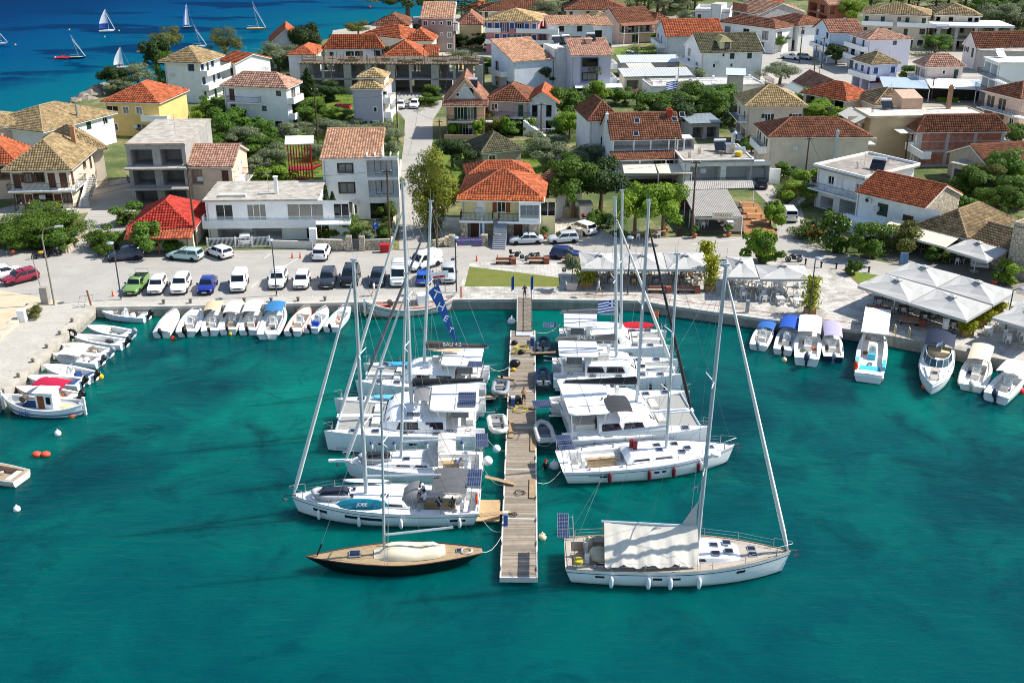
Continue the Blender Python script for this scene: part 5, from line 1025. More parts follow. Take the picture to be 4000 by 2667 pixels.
# undergrowth: low scrub filling gardens and orchards, far too many plants to count
g=np.random.default_rng(9);me,cs=crown('broad',11,*SPEC['broad']);src=np.empty(len(me.vertices)*3,np.float32);me.vertices.foreach_get('co',src);src=src.reshape(-1,4,3)
for nm,lab,cols,rects in[('garden_scrub','green scrub and weeds filling the orchards behind the front houses',('5f7a26','3c5618'),[(845,1000,430,640,46),(1130,1380,400,560,60),(1240,1560,500,600,40),(1000,1250,560,715,46),(2070,2290,560,720,50),(2180,2280,420,560,26),(2440,2880,420,520,50),(1700,1890,640,760,16),(560,900,310,420,46),(3170,3300,440,500,16)]),('roadside_scrub','olive-green scrub in the gardens by the right street and the upper plots',('6d7a3c','47562a'),[(3035,3130,700,830,22),(3620,4000,720,880,60),(0,280,880,975,40),(3140,3260,880,990,14),(3420,3560,940,1010,14),(1560,1700,390,440,12),(1960,2400,170,210,16),(2600,2720,200,250,10),(2430,2570,200,240,12),(1250,1540,880,945,22),(3560,3700,180,230,10),(3700,4000,80,160,60),(2440,2720,20,70,40),(3360,4000,5,35,50),(1400,2400,2,20,40)])]:
 V=[]
 for x0,x1,y0,y1,n in rects:
  for i in range(int(n*1.3)):
   a=G(g.uniform(x0,x1),g.uniform(y0,y1));s=g.uniform(.25,.55)*(1 if a.y<260 else 2.2);k=g.choice(len(src),150,replace=False);V.append((src[k]*np.array([s,s,s*.6])+np.array([a.x,a.y,GZ+s*1.1])).reshape(-1,3))
 V=np.concatenate(V);tag(link(nm,npmesh(nm,V,np.arange(len(V)).reshape(-1,4),None,[leafmat(*cols,nm)])),lab,'scrub',kind='stuff')
# ================= boats =================
def hullfun(L,B,fb,fs,tw=.75,tm=.42,p=2.2,sheer=1.4,pst=2.0):
 def hb(t):
  if t<tm:return B/2*(tw+(1-tw)*(1-((tm-t)/tm)**pst))
  return B/2*max(0.0,1-((t-tm)/(1-tm))**p)
 zs=lambda t:fs+(fb-fs)*t**sheer
 return hb,zs
SEC=[(1,1),(.985,.6),(.95,.3),(.86,.06),(.6,-.25),(0,-.45)]
def hullmesh(L,hb,zs,y0=0,rake=.6,n=22,srake=0,sec=SEC):
 b=MB();rings=[]
 for i in range(n+1):
  t=1-(1-i/n)**1.25 if False else i/n
  h,z=hb(t),zs(t);ring=[]
  for sg in(1,-1):
   pts=[(L*t-rake*(1-max(zf,-.4))*t**5+srake*(1-t)**6*(1-zf),y0+sg*h*yf,z*zf if zf>0 else zf)for yf,zf in sec]
   ring+=pts if sg==1 else pts[::-1][1:]
  rings.append(ring)
 b.loft(rings,caps=(True,False));return b
def stripe(L,hb,zs,f0,f1,y0=0,rake=.6,n=22,out=.012,t0=0,t1=1,absz=False):
 b=MB()
 def prof(zf):
  for(ya,za),(yb,zb)in zip(SEC,SEC[1:]):
   if zb<=zf<=za:return yb+(ya-yb)*(zf-zb)/(za-zb)
  return 1
 for sg in(1,-1):
  r=[]
  for i in range(n+1):
   t=t0+(t1-t0)*i/n;z=zs(t);row=[]
   for f in(f0,f1):
    zf=f/z if absz else f
    row.append((L*t-rake*(1-zf)*t**5,y0+sg*(hb(t)*prof(zf)+out),z*zf))
   r.append(row)
  b.loft(r)
 return b
def deckmesh(L,hb,zs,y0=0,n=22,ck=None,lip=.05,camber=.06):
 """deck with an optional sunken cockpit ck=(t0,t1,halfwidth,depth)"""
 b=MB();T_=sorted({i/n for i in range(n+1)}|({ck[0],ck[1]}if ck else set()))
 for a,c in zip(T_,T_[1:]):
  za,zc=zs(a)-lip,zs(c)-lip;ha,hc=hb(a)-.02,hb(c)-.02;xa,xc=L*a,L*c
  if ck and ck[0]<=(a+c)/2<=ck[1]:
   wa,wc=min(ck[2],ha-.12),min(ck[2],hc-.12);zf=zs(ck[0])-ck[3]
   for sg in(1,-1):
    b.quad((xa,y0+sg*ha,za),(xc,y0+sg*hc,zc),(xc,y0+sg*wc,zc),(xa,y0+sg*wa,za));b.quad((xa,y0+sg*wa,za),(xc,y0+sg*wc,zc),(xc,y0+sg*wc,zf),(xa,y0+sg*wa,zf))
   b.quad((xa,y0-wa,zf),(xc,y0-wc,zf),(xc,y0+wc,zf),(xa,y0+wa,zf))
   if abs(a-ck[0])<1e-6 and ck[0]>.01:b.quad((xa,y0-wa,zf),(xa,y0+wa,zf),(xa,y0+wa,za),(xa,y0-wa,za))
   if abs(c-ck[1])<1e-6:b.quad((xc,y0-wc,zf),(xc,y0+wc,zf),(xc,y0+wc,zc),(xc,y0-wc,zc))
  else:
   ca,cc=za+camber*ha/(ha+.3),zc+camber*hc/(hc+.3)
   for sg in(1,-1):b.quad((xa,y0+sg*ha,za),(xc,y0+sg*hc,zc),(xc,y0,cc),(xa,y0,ca))
 return b
def roofloft(x0,x1,w0,w1,z0,h,nose=.35,tail=.08,y0=0,n=14,flat=.82):
 """coachroof: rounded section lofted along x; nose/tail = share over which it slopes away"""
 b=MB();rings=[]
 for i in range(n+1):
  t=i/n;f=min(1,(t/tail)if tail else 1,((1-t)/nose)if nose else 1);f=math.sin(f*PI/2)**.8 if f<1 else 1
  w_=lerp(w0,w1,t)*(.55+.45*min(1,(1-t)/max(nose*.5,.01))**.5 if nose else 1);hh=max(.02,h*f);x=lerp(x0,x1,t)
  rings.append([(x,y0+w_*a,z0+hh*c)for a,c in((-1,0),(-.97,.45),(-.93,.8),(-flat,.97),(-.4,1.04),(0,1.06),(.4,1.04),(flat,.97),(.93,.8),(.97,.45),(1,0))])
 b.loft(rings,caps=(True,True));return b
LINE=mat('8d9296',.7,0);SAILW=mat('e4e3de',.8,.08);SAILG=mat('77787a',.85,.12);SAILK=mat('2a2c2f',.85,.15);SAILB=mat('5f564f',.85,.12);TEAK=mat('b79a72',.7,.2,2.5);TEAKG=mat('b0a698',.75,.2,2.5);GREYC=mat('5a5b5d',.85,.12);TINT=glassmat('1d1420','tint');ANTI=mat('11151c',.6,.2);LGREY=mat('c3c6c8',.6,.1)
HATCH=None
def hatchmesh():
 global HATCH
 if HATCH is None:
  b=MB();b.box(-.3,.3,-.28,.28,0,.05);b.cur=1;b.box(-.24,.24,-.22,.22,.052,.065);HATCH=b.mesh('hatch',[STEEL,glassmat('141629','hatch')])
 return HATCH
def rigline(r,p,q,name='shroud',rr=.013,m=STEEL):MB().tube([p,q],rr,3,cap=False).obj(name,m,r)
def rails(r,L,hb,zs,y0=0,t0=.1,t1=.96,h=.6,sides=(1,-1),nst=7,pul=True):
 for sg in sides:
  pts=[]
  for i in range(nst):
   t=lerp(t0,t1,i/(nst-1));p=Vector((L*t,y0+sg*max(.03,hb(t)-.08),zs(t)));pts.append(p);MB().tube([p,p+Vector((0,0,h))],.022,4).obj('stanchion',STEEL,r)
  b=MB()
  for f in(.55,1):
   b.tube([p+Vector((0,0,h*f))for p in pts],.012,3)
  b.obj('lifeline',LINE,r)
 if pul:
  b=MB();t=.97;e=Vector((L*1.0,y0,zs(1)));q=[Vector((L*.93,y0+sg*hb(.93),zs(.93)))for sg in(1,-1)]
  up=Vector((0,0,h+.08));b.tube([q[0],q[0]+up,e+up+Vector((.05,.12,0)),e+up+Vector((.05,-.12,0)),q[1]+up,q[1]],.025,5);b.obj('pulpit',STEEL,r)
def fender(pos,m,label,group,s=1,tilt=0):
 b=MB();b.lathe([(.02,-.42*s),(.1*s,-.36*s),(.14*s,-.2*s),(.14*s,.2*s),(.1*s,.36*s),(.03,.44*s)],n=8);b.tube([(0,0,.42*s),(0,0,.95*s)],.012,3)
 tag(b.obj('fender',m,None,50,pos),label,'fender',group)
def wheel_h(r,x,y,z,rad=.42):
 b=MB();pts=[(x,y+rad*math.cos(a),z+rad*math.sin(a))for a in[i*PI/8 for i in range(17)]];b.tube(pts,.022,4)
 for i in range(6):a=i*PI/3;b.tube([(x,y,z),(x,y+rad*math.cos(a),z+rad*math.sin(a))],.012,3)
 b.obj('steering_wheel',STEEL,r);b=MB();b.box(x+.05,x+.3,y-.16,y+.16,z-.75,z+.2);b.obj('binnacle',WHITE,r)
def solar(r,M,w_,h_,nx=1,m=None):
 for i in range(nx):
  b=MB();b.T=M@Matrix.Translation((0,i*(h_+.03),0));b.box(0,w_,0,h_,-.03,0);o=b.obj('solar_panel',STEEL,r);b=MB();b.box(.03,w_-.03,.03,h_-.03,.002,.006);x=b.obj('cells',panelmat(),o);x.matrix_local=M@Matrix.Translation((0,i*(h_+.03),0))
def mastrig(r,base,ht,L,hb,zs,bow,rake=.03,rad=.11,spread=2,boom=None,jib=None,m=ALU,half=None,forefrac=1,aft=None,beam=None,y0=0):
 top=base+Vector((-rake*ht,0,ht))
 b=MB();b.tube([base,top],rad,8,rad*.75);b.box(top.x-.25,top.x+.2,top.y-.06,top.y+.06,top.z-.02,top.z+.1);b.obj('mast',m,r,smooth=50)
 b=MB();b.tube([top,top+Vector((0,.06,1.1))],.012,3);b.tube([top+Vector((-.2,-.1,0)),top+Vector((-.2,-.1,.7))],.012,3);b.obj('antenna',STEEL,r)
 bm_=beam or(hb(.5));
 chain=[Vector((base.x-.25,y0+sg*bm_*.93,zs(.5)if beam is None else base.z-.8))for sg in(1,-1)]
 fr=[(i+1)/(spread+1)*(.92 if spread>1 else 1)for i in range(spread)]
 for sg,ch in zip((1,-1),chain):
  tips=[]
  for f in fr:
   c=base.lerp(top,f);ln=min(bm_*.62,1.5)*(1-.25*f);tp=c+Vector((-.35,sg*ln,.1));tips.append(tp)
   b=MB();b.tube([c,tp],.05,5,.03);b.obj('spreader',WHITE if m is ALU else m,r)
  rigline(r,ch,tips[0]);
  for u,v in zip(tips,tips[1:]):rigline(r,u,v)
  rigline(r,tips[-1],base.lerp(top,forefrac if forefrac<1 else.98));rigline(r,ch+Vector((.2,0,0)),base.lerp(top,fr[0]*.97))
 ft=base.lerp(top,forefrac)
 if jib is not None:
  st=bow;d=ft-st;pts=[st+d*f for f in(0,.03,.08,.5,.9,.97)]
  MB().tube(pts,[.06,.13,.17,.13,.08,.04],7).obj('furled_jib',jib,r,smooth=60);rigline(r,st+d*.97,ft,'forestay',.015)
 else:rigline(r,bow,ft,'forestay',.015)
 if aft:
  sp=top.lerp(Vector(aft[0]),.75)
  rigline(r,top,sp,'backstay');[rigline(r,sp,a,'backstay')for a in aft]
 if boom:
  bz,bl,cover,ang,lift=boom;p=base.lerp(top,bz/ht)+Vector((-.12,0,0));q=p+Vector((-bl*math.cos(ang),bl*math.sin(ang),lift))
  MB().tube([p,q],.09,6).obj('boom',m,r,smooth=50)
  if cover is not None:
   b=MB();rings=[];dv=(q-p)
   for i in range(9):
    f=i/8;c=p+dv*(f*.97+.01);hh=lerp(.75,.28,f);w_=lerp(.2,.11,f)
    rings.append([c+Vector((0,s_*w_*k,z_*hh))for s_,k,z_ in((1,.6,.05),(1,1.1,.4),(1,.6,.85),(0,0,1.0),(-1,.6,.85),(-1,1.1,.4),(-1,.6,.05))])
   b.loft(rings,closed=True,caps=(True,True));b.obj('sail_cover',cover,r,smooth=50)
  for f in(.5,.97):rigline(r,p.lerp(q,f),top.lerp(base,.02),'topping_lift',.009)
 return top
def place(stern,bow,z):
 a,c=G(*stern,z),G(*bow,z);d=c-a;return a,math.atan2(d.y,d.x),math.hypot(d.x,d.y)
def pillow(b,x0,x1,y0,y1,z0,z1,e=.06):
 b.hexa([(x0,y0,z0),(x1,y0,z0),(x1,y1,z0),(x0,y1,z0)],[(x0+e,y0+e,z1),(x1-e,y0+e,z1),(x1-e,y1-e,z1),(x0+e,y1-e,z1)]);return b
def hoodmesh(x0,x1,w,z0,h,lean=.5,n=6):
 """a fabric hood: arch lofted from x0 (open, tall) to x1 (low, forward)"""
 b=MB();rings=[]
 for i in range(n+1):
  f=i/n;hh=h*(1-f**2*.95);x=lerp(x0,x1,f);ww=w*(1-.15*f)
  rings.append([(x-lean*.0,ww*math.cos(PI*k/8),z0+hh*min(1,math.sin(PI*k/8)*1.5))for k in range(9)])
 b.loft(rings);return b
def sailyacht(label,stern,bow,Bm,fb,fs,mast_t,mast_h,hullm=GEL,deckm=None,ck=(.04,.36),roof=(.36,.8),roof_h=.42,jib=SAILW,boom=None,stripe_m=None,rake=.005,spread=2,fore=.94,bottom=ANTI,hatches=(),windows=True,ports=(),tw=.82,arch=None,panels=None,wheels=2,hood=None,bimini=None,hullwin=None,rails_=True,plat=None,transom=None,name='sailing_yacht'):
 a,rz,L=place(stern,bow,(fb+fs)/2);r=thing(name,label,'yacht',(a.x,a.y,0),rz)
 hb,zs=hullfun(L,Bm,fb,fs,tw)
 r['_L']=L;dm=deckm or GEL
 hullmesh(L,hb,zs,rake=.5,srake=.5).obj('hull',hullm,r,smooth=35)
 stripe(L,hb,zs,.02,.13,absz=True,rake=.5).obj('boot_stripe',bottom,r)
 if stripe_m:stripe(L,hb,zs,.8,.84,rake=.5).obj('sheer_stripe',stripe_m,r)
 deckmesh(L,hb,zs,ck=(ck[0],ck[1],Bm*.3,.75)if ck else None).obj('deck',dm,r)
 b=MB()
 for sg in(1,-1):b.tube([(L*t,sg*(hb(t)-.02),zs(t))for t in[i/16 for i in range(17)]],.035,4)
 b.obj('toe_rail',TEAK if deckm in(TEAK,TEAKG)else STEEL,r)
 zr=zs(.55)-.03
 if roof:
  x0,x1=roof[0]*L,roof[1]*L;roofloft(x0,x1,Bm*.33,Bm*.24,zr,roof_h).obj('coachroof',GEL,r,smooth=40)
  if windows:
   for sg in(1,-1):
    b=MB();
    for u,v in((.08,.3),(.36,.6)):
     xa,xb=lerp(x0,x1,u),lerp(x0,x1,v);wa,wb=lerp(Bm*.33,Bm*.24,u)*.985,lerp(Bm*.33,Bm*.24,v)*.985
     b.quad((xa,sg*wa,zr+roof_h*.3),(xb,sg*wb,zr+roof_h*.3),(xb-.15,sg*wb*.985,zr+roof_h*.72),(xa+.1,sg*wa*.985,zr+roof_h*.72))
    b.obj('saloon_window',TINT,r)
  for t,y in hatches:
   on=roof[0]<t<roof[1]-.06;link('hatch',hatchmesh(),r,(L*t,y,(zr+roof_h*1.05)if on and abs(y)<Bm*.22 else zs(t)-.01))
 for t0,t1,f0,f1 in ports:
  stripe(L,hb,zs,f0,f1,rake=.5,t0=t0,t1=t1,n=3,out=.02).obj('hull_window',TINT,r)
 if ck:
  zc=zs(ck[0])-.75;b=MB()
  for sg in(1,-1):b.box(L*ck[0]+.9,L*ck[1]-.25,sg*Bm*.3-(.5 if sg>0 else 0),sg*Bm*.3+(.5 if sg<0 else 0),zc,zc+.42)
  b.obj('cockpit_bench',deckm or mat('e2ded4',.7,.1),r);b=MB();b.box(L*ck[0]+1.6,L*ck[1]-.9,-.3,.3,zc,zc+.7);b.obj('cockpit_table',TEAK,r)
  if wheels==2:wheel_h(r,L*ck[0]+.9,Bm*.17,zc+.95);wheel_h(r,L*ck[0]+.9,-Bm*.17,zc+.95)
  elif wheels==1:wheel_h(r,L*ck[0]+.9,0,zc+.95,.55)
  for sg in(1,-1):
   for t in(ck[0]+.1,ck[1]-.05):b=MB();b.lathe([(.1,0),(.07,.06),(.1,.18)],(L*t,sg*Bm*.36,zs(t)),8);b.obj('winch',STEEL,r)
 if rails_:rails(r,L,hb,zs,t0=.05,t1=.93)
 base=Vector((L*mast_t,0,zr+(roof_h*1.0 if roof and roof[0]<mast_t<roof[1]else 0)))
 top=mastrig(r,base,mast_h,L,hb,zs,Vector((L*.985,0,zs(1)+.05)),rake,.16 if mast_h>18 else.13,spread,boom,jib,ALU,forefrac=fore,aft=[(.1,Bm*.3,zs(0)+.1),(.1,-Bm*.3,zs(0)+.1)])
 if hood:
  m_,h_=hood;hoodmesh(L*ck[1]-.55,L*ck[1]+.9,Bm*.31,zr+roof_h*.3,h_).obj('sprayhood',m_,r,smooth=50)
  b=MB();b.quad((L*ck[1]+.5,-Bm*.2,zr+roof_h*.4+h_*.62),(L*ck[1]+.5,Bm*.2,zr+roof_h*.4+h_*.62),(L*ck[1]+.82,Bm*.2,zr+roof_h*.5+h_*.2),(L*ck[1]+.82,-Bm*.2,zr+roof_h*.5+h_*.2));b.obj('hood_window',glasspanel(),r)
 if bimini:
  m_,x0,x1,z=bimini;b=MB();rings=[]
  for i in range(7):
   f=i/6;rings.append([(lerp(x0,x1,f),y*Bm*.4,zs(0)+z+.12*math.sin(PI*f)-.3*abs(y)**3)for y in(-1,-.75,-.4,0,.4,.75,1)])
  b.loft(rings);b.loft([[(p[0],p[1],p[2]-.02)for p in q]for q in rings]);o=b.obj('bimini',m_,r,smooth=50);b=MB()
  for x in(x0,x1):b.tube([((x0+x1)/2,-Bm*.4,zs(0)),(x,-Bm*.4,zs(0)+z-.3),(x,0,zs(0)+z),(x,Bm*.4,zs(0)+z-.3),((x0+x1)/2,Bm*.4,zs(0))],.02,4)
  b.obj('bimini_frame',STEEL,o)
 if arch:
  b=MB();z=zs(0)
  for x in(.15,.75):b.tube([(x,-Bm*.36,z),(x-.2,-Bm*.34,z+arch),(x-.2,Bm*.34,z+arch),(x,Bm*.36,z)],.03,5)
  for y in(-.3,0,.3):b.tube([(-.05,y*Bm,z+arch),(.55,y*Bm,z+arch)],.02,4)
  b.obj('stern_arch',STEEL,r)
 else:
  b=MB();z=zs(0)
  for sg in(1,-1):b.tube([(.05,sg*Bm*.12,z),(.05,sg*Bm*.12,z+.7),(.05,sg*Bm*.38,z+.7),(.9,sg*hb(.06),z+.7),(.9,sg*hb(.06),z)],.022,4)
  b.obj('pushpit',STEEL,r)
 if panels:x,z,w_,h_,n_=panels;solar(r,Matrix.Translation((x,-(h_+.03)*n_/2,zs(0)+z))@Matrix.Rotation(.0,4,'Y'),w_,h_,n_)
 if plat:b=MB();b.box(-plat,.25,-Bm*.33,Bm*.33,.32,.42);b.obj('bathing_platform',TEAK,r)
 b=MB();b.tube([(L*.97,.1,zs(1)+.02),(L+.45,.1,zs(1)-.02),(L+.65,.1,zs(1)-.35),(L+.35,.1,zs(1)-.5)],.05,5);b.hexa([(L+.3,-.12,zs(1)-.5),(L+.62,0,zs(1)-.35),(L+.62,.2,zs(1)-.35),(L+.3,.32,zs(1)-.5)],[(L+.3,-.12,zs(1)-.46),(L+.62,0,zs(1)-.3),(L+.62,.2,zs(1)-.3),(L+.3,.32,zs(1)-.46)]);b.obj('anchor',mat('6b6e70',.4,.1,metal=.7),r)
 return r,L,hb,zs,base,top
def wpos(r,x,y,z):return r.matrix_basis@Vector((x,y,z))
# --- classic yacht, black hull
a,rz,L=place((1884,2158),(1192,2192),.75);r=thing('classic_yacht','slim classic yacht with black hull, teak deck and cream cockpit cover','yacht',(a.x,a.y,0),rz)
hb,zs=hullfun(L,3.0,1.15,.95,.22,.45,1.7,1.6,1.6);BLK=mat('0b0c10',.15,.1,spec=.6)
sec2=[(1,1),(1,.6),(.97,.25),(.88,.02),(.4,-.25),(0,-.4)]
hullmesh(L,hb,zs,rake=1.6,srake=1.4,sec=sec2).obj('hull',BLK,r,smooth=35);deckmesh(L,hb,zs,lip=.02,camber=.1).obj('deck',mat('9f8a6a',.8,.2,3),r)
b=MB()
for sg in(1,-1):b.tube([(L*t,sg*(hb(t)-.01),zs(t)+.01)for t in[i/20 for i in range(21)]],.04,4)
b.obj('cap_rail',mat('5a2a1c',.4,.1),r)
b=MB();rings=[];g=random.Random(2)
for i in range(13):
 t=i/12;x=lerp(2.6,7.6,t);w_=1.02*(math.sin(PI*(.1+.8*t))**.5);h=.62*(1 if.12<t<.88 else.45)+.12*math.cos(t*9);h=max(.15,h)
 rings.append([(x,w_*math.cos(PI*k/10),zs(.4)+.02+h*(math.sin(PI*k/10)**.7 if 0<k<10 else 0)+g.uniform(-.02,.02))for k in range(11)])
b.loft(rings,caps=(True,True));b.obj('cockpit_cover',mat('dccfb2',.85,.12,1.2),r,smooth=60)
MB().tube([(2.9,0,zs(.4)+.55),(7.4,0,zs(.4)+.72)],.02,4).obj('cover_strap',mat('4a4034',.8,.1),r)
link('hatch',hatchmesh(),r,(L*.72,0,zs(.7)+.1),0,1.4);link('hatch',hatchmesh(),r,(L*.13,0,zs(.13)+.08),0,.8)
mastrig(r,Vector((L*.555,0,zs(.55)+.1)),14.2,L,hb,zs,Vector((L*.93,0,zs(.95))),.03,.1,2,(1.5,4.7,None,0,.35),None,ALU,forefrac=.97,aft=[(.25,0,zs(0))])
MB().tube([(L*.93,0,zs(.95)+.1),(L*.9,0,zs(.95)+1.0)],.06,6).obj('furler',BLACK,r)
b=MB();pts=[(1.1+.45*math.cos(a_)*(1-a_/80),.1+.35*math.sin(a_),zs(.1)+.1+a_*.002)for a_ in[i*.5 for i in range(50)]];b.tube(pts,.03,4);b.obj('coiled_rope',ROPE,r)
# --- white sloop with grey bimini (left, near)
r,L,hb,zs,base,top=sailyacht('white sloop with grey bimini, teal paddleboard on deck and people in the cockpit',(1876,1948),(1137,1938),4.5,1.55,1.25,.60,18.6,ck=(.02,.36),boom=(1.5,5.6,None,.02,.25),ports=((.07,.15,.5,.66),(.5,.7,.5,.68),(.8,.88,.52,.68)),stripe_m=mat('2c3a52',.5,.1),hatches=((.68,.5),(.68,-.5),(.5,.4),(.8,0)),hood=(SAILG,.9),bimini=(GREYC,.9,3.5,2.0),arch=1.5,panels=(-.1,2.0,1.1,1.25,2),plat=1.5)
A_=r;LA=L
for x in(.1,.4,.62,.84):fender(wpos(r,L*x,hb(x)+.16,.62),mat('e9eaea',.5,.05),'long white fender hanging on the near side of the sloop with the grey bimini','white fenders of the grey-bimini sloop')
def sup(label,loc,rz,L,w,m,tilt=None,mark=None):
 b=MB();rings=[];n=12
 for i in range(n+1):
  t=i/n;h=w/2*(1-abs(2*t-1)**2.6)**.6+.01
  rings.append([(L*(t-.5),-h,.03),(L*(t-.5),-h*.8,.1+.12*max(0,t-.8)),(L*(t-.5),h*.8,.1+.12*max(0,t-.8)),(L*(t-.5),h,.03),(L*(t-.5),0,-.0)])
 b.loft(rings,closed=True,caps=(True,True));o=b.obj('paddleboard',m,None,40,loc,rz)
 if tilt:o.rotation_euler=(tilt[0],tilt[1],rz)
 tag(o,label,'paddleboard')
 if mark:text('lettering',mark,.38,WHITE,o,basis((0,0,.108),(-1,0,0),(0,-1,0)))
 return o
sup('teal paddleboard lashed to the near rail of the grey-bimini sloop',wpos(r,L*.60,hb(.6)-.12,2.0),r.rotation_euler.z,3.9,.85,mat('1a7f97',.35,.08),(-1.15,0),'JOBE')
sup('blue and white patterned paddleboard on the far side of the grey-bimini sloop',wpos(r,L*.62,-hb(.6)+.3,1.75),r.rotation_euler.z,3.6,.8,mat('c9d6dd',.35,.1),(.2,0))
def dinghy(label,loc,rz,L=2.9,W=1.5,m=None,cover=None,motor=False,tilt=None,seat=True):
 m=m or mat('d3d4d2',.5,.08);r=thing('inflatable_dinghy',label,'dinghy',loc,rz)
 if tilt:r.rotation_euler=(tilt[0],tilt[1],rz)
 rt=.21;pts=[(-L/2,W/2-rt,.25),(-L/4,W/2-rt,.24),(L*.2,W/2-rt,.26),(L*.4,W*.24,.34),(L*.5-.1,0,.42),(L*.4,-W*.24,.34),(L*.2,-(W/2-rt),.26),(-L/4,-(W/2-rt),.24),(-L/2,-(W/2-rt),.25)]
 P=[]
 for i in range(len(pts)-1):
  for k in range(3):P.append(Vector(pts[i]).lerp(Vector(pts[i+1]),k/3))
 P.append(Vector(pts[-1]));MB().tube(P,[rt*.6]+[rt]*(len(P)-2)+[rt*.6],8).obj('tube',m,r,smooth=60)
 b=MB();b.box(-L/2+.15,L*.36,-W/2+rt,W/2-rt,.06,.12);b.obj('floor',mat('8d8f90',.8,.1),r)
 b=MB();b.box(-L/2+.12,-L/2+.2,-W/2+rt,W/2-rt,.05,.5);b.obj('transom',mat('c9c9c6',.6,.1),r)
 if seat:b=MB();b.box(-.15,.15,-W/2+rt,W/2-rt,.34,.4);b.obj('thwart',GREYC,r)
 if motor:outboard(r,-L/2+.1,0,.55,.6)
 if cover:
  b=MB();b.hexa([(-L*.42,-W*.42,.38),(L*.3,-W*.42,.42),(L*.3,W*.42,.42),(-L*.42,W*.42,.38)],[(-L*.3,-W*.25,.62),(L*.2,-W*.22,.66),(L*.2,W*.22,.66),(-L*.3,W*.25,.62)]);b.obj('cover',cover,r)
 return r
def outboard(r,x,y,z,s=1,m=None,tilt=.5):
 M=Matrix.Translation((x,y,z))@Matrix.Rotation(-tilt,4,'Y');m=m or BLACK
 b=MB();b.T=M;rings=[]
 for zz,a,c,xo in((.05,.2,.15,0),(.25,.28,.2,-.03),(.5,.3,.2,-.05),(.66,.22,.15,-.02),(.7,.12,.08,0)):rings.append([(-.2*s+(xo+a*math.cos(q))*s,c*math.sin(q)*s,zz*s)for q in[i*PI/5 for i in range(10)]])
 b.loft(rings,closed=True,caps=(True,True));o=b.obj('outboard_motor',m,r,smooth=50)
 b=MB();b.T=M;b.hexa([(-.3*s,-.06*s,-.75*s),(-.1*s,-.06*s,-.75*s),(-.1*s,.06*s,-.75*s),(-.3*s,.06*s,-.75*s)],[(-.34*s,-.09*s,.06*s),(-.04*s,-.09*s,.06*s),(-.04*s,.09*s,.06*s),(-.34*s,.09*s,.06*s)]);b.box(-.5*s,-.05*s,-.15*s,.15*s,-.62*s,-.58*s);b.tube([(-.45*s,0,-.72*s),(-.1*s,0,-.72*s)],.06*s,6);b.obj('motor_leg',m,o)
 b=MB();b.T=M
 for i in range(3):a=i*2.1;b.cbox((-.48*s,.11*s*math.cos(a),-.72*s+.11*s*math.sin(a)),(.03*s,.12*s,.12*s))
 b.obj('propeller',STEEL,o)
dinghy('grey dinghy with navy cover lying on the foredeck of the grey-bimini sloop',wpos(r,L*.78,.1,zs(.78)+.05),r.rotation_euler.z,3.0,1.6,mat('a9adb0',.5,.1),mat('1b2233',.6,.1),seat=False)
# --- second sloop on the left
r,L,hb,zs,base,top=sailyacht('white sloop with bowsprit and clear sprayhood, second from the outer end on the left',(1888,1794),(1343,1804),4.0,1.5,1.25,.59,15.6,ck=(.03,.37),boom=(1.4,4.6,None,.03,.2),jib=SAILW,hood=(mat('bdb9b2',.8,.1),.95),bimini=(mat('c9c4bb',.8,.1),2.2,3.6,2.0),hatches=((.55,.4),(.68,0),(.8,0)),arch=1.5,panels=(-.4,1.9,1.0,1.1,2),fore=.9,rake=.065)
b=MB();b.box(L*.94,L+1.2,-.16,.16,zs(1)-.05,zs(1)+.1);b.obj('bowsprit',GEL,r)
dinghy('dark-covered dinghy stowed upside down on the second sloop foredeck',wpos(r,L*.77,0,zs(.77)+.05),r.rotation_euler.z,2.7,1.5,mat('8d9194',.5,.1),mat('23262d',.6,.1),seat=False)
tag(MB().ball((0,0,0),.42,12,8).obj('buoy',mat('eeeeea',.5,.05),None,True,G(1905,1800,.9)),'white ball fender at the stern of the second sloop, lower one','buoy')
tag(MB().ball((0,0,0),.34,12,8).obj('buoy',mat('eeeeea',.5,.05),None,True,G(1940,1752,.8)),'white ball fender by the pontoon, upper one','buoy')
# --- sloop on the right with red fenders
r,L,hb,zs,base,top=sailyacht('white sloop with dark red fenders and three stern solar panels, right of the pontoon',(2184,1794),(2868,1744),4.5,1.65,1.25,.605,16.6,ck=(.05,.38),boom=(1.35,5.6,mat('dfe0de',.7,.06),-.02,.3),jib=None,hatches=((.56,.5),(.56,-.3),(.66,.5),(.72,-.3),(.74,.5),(.68,-.8),(.86,0)),stripe_m=mat('54627a',.5,.1),ports=((.2,.24,.55,.68),(.5,.53,.55,.68),(.545,.57,.55,.68)),arch=1.6,panels=(-.2,1.75,1.3,.8,3),wheels=2,spread=2)
for x in(.25,.47,.61,.76):fender(wpos(r,L*x,-hb(x)-.17,.75),mat('6e2230',.6,.1),'dark red fender hanging on the near side of the red-fendered sloop','red fenders of the right sloop',1.15)
for i,(x,y)in enumerate(((.415,.5),(.43,.15))):tag(MB().tube([(0,0,0),(0,0,.75)],.19,8).obj('fender',mat('7c1f2c',.6,.1),None,50,wpos(r,L*x,y,zs(.4)+.4)),'dark red fender standing on the coachroof of the red-fendered sloop','fender','red fenders on deck')
text('lettering','OCEANIS 473',.26,mat('5a6478',.6,0),r,basis((L*.19,-hb(.19)-.03,.95),(1,-.06,0),(0,0,1)))
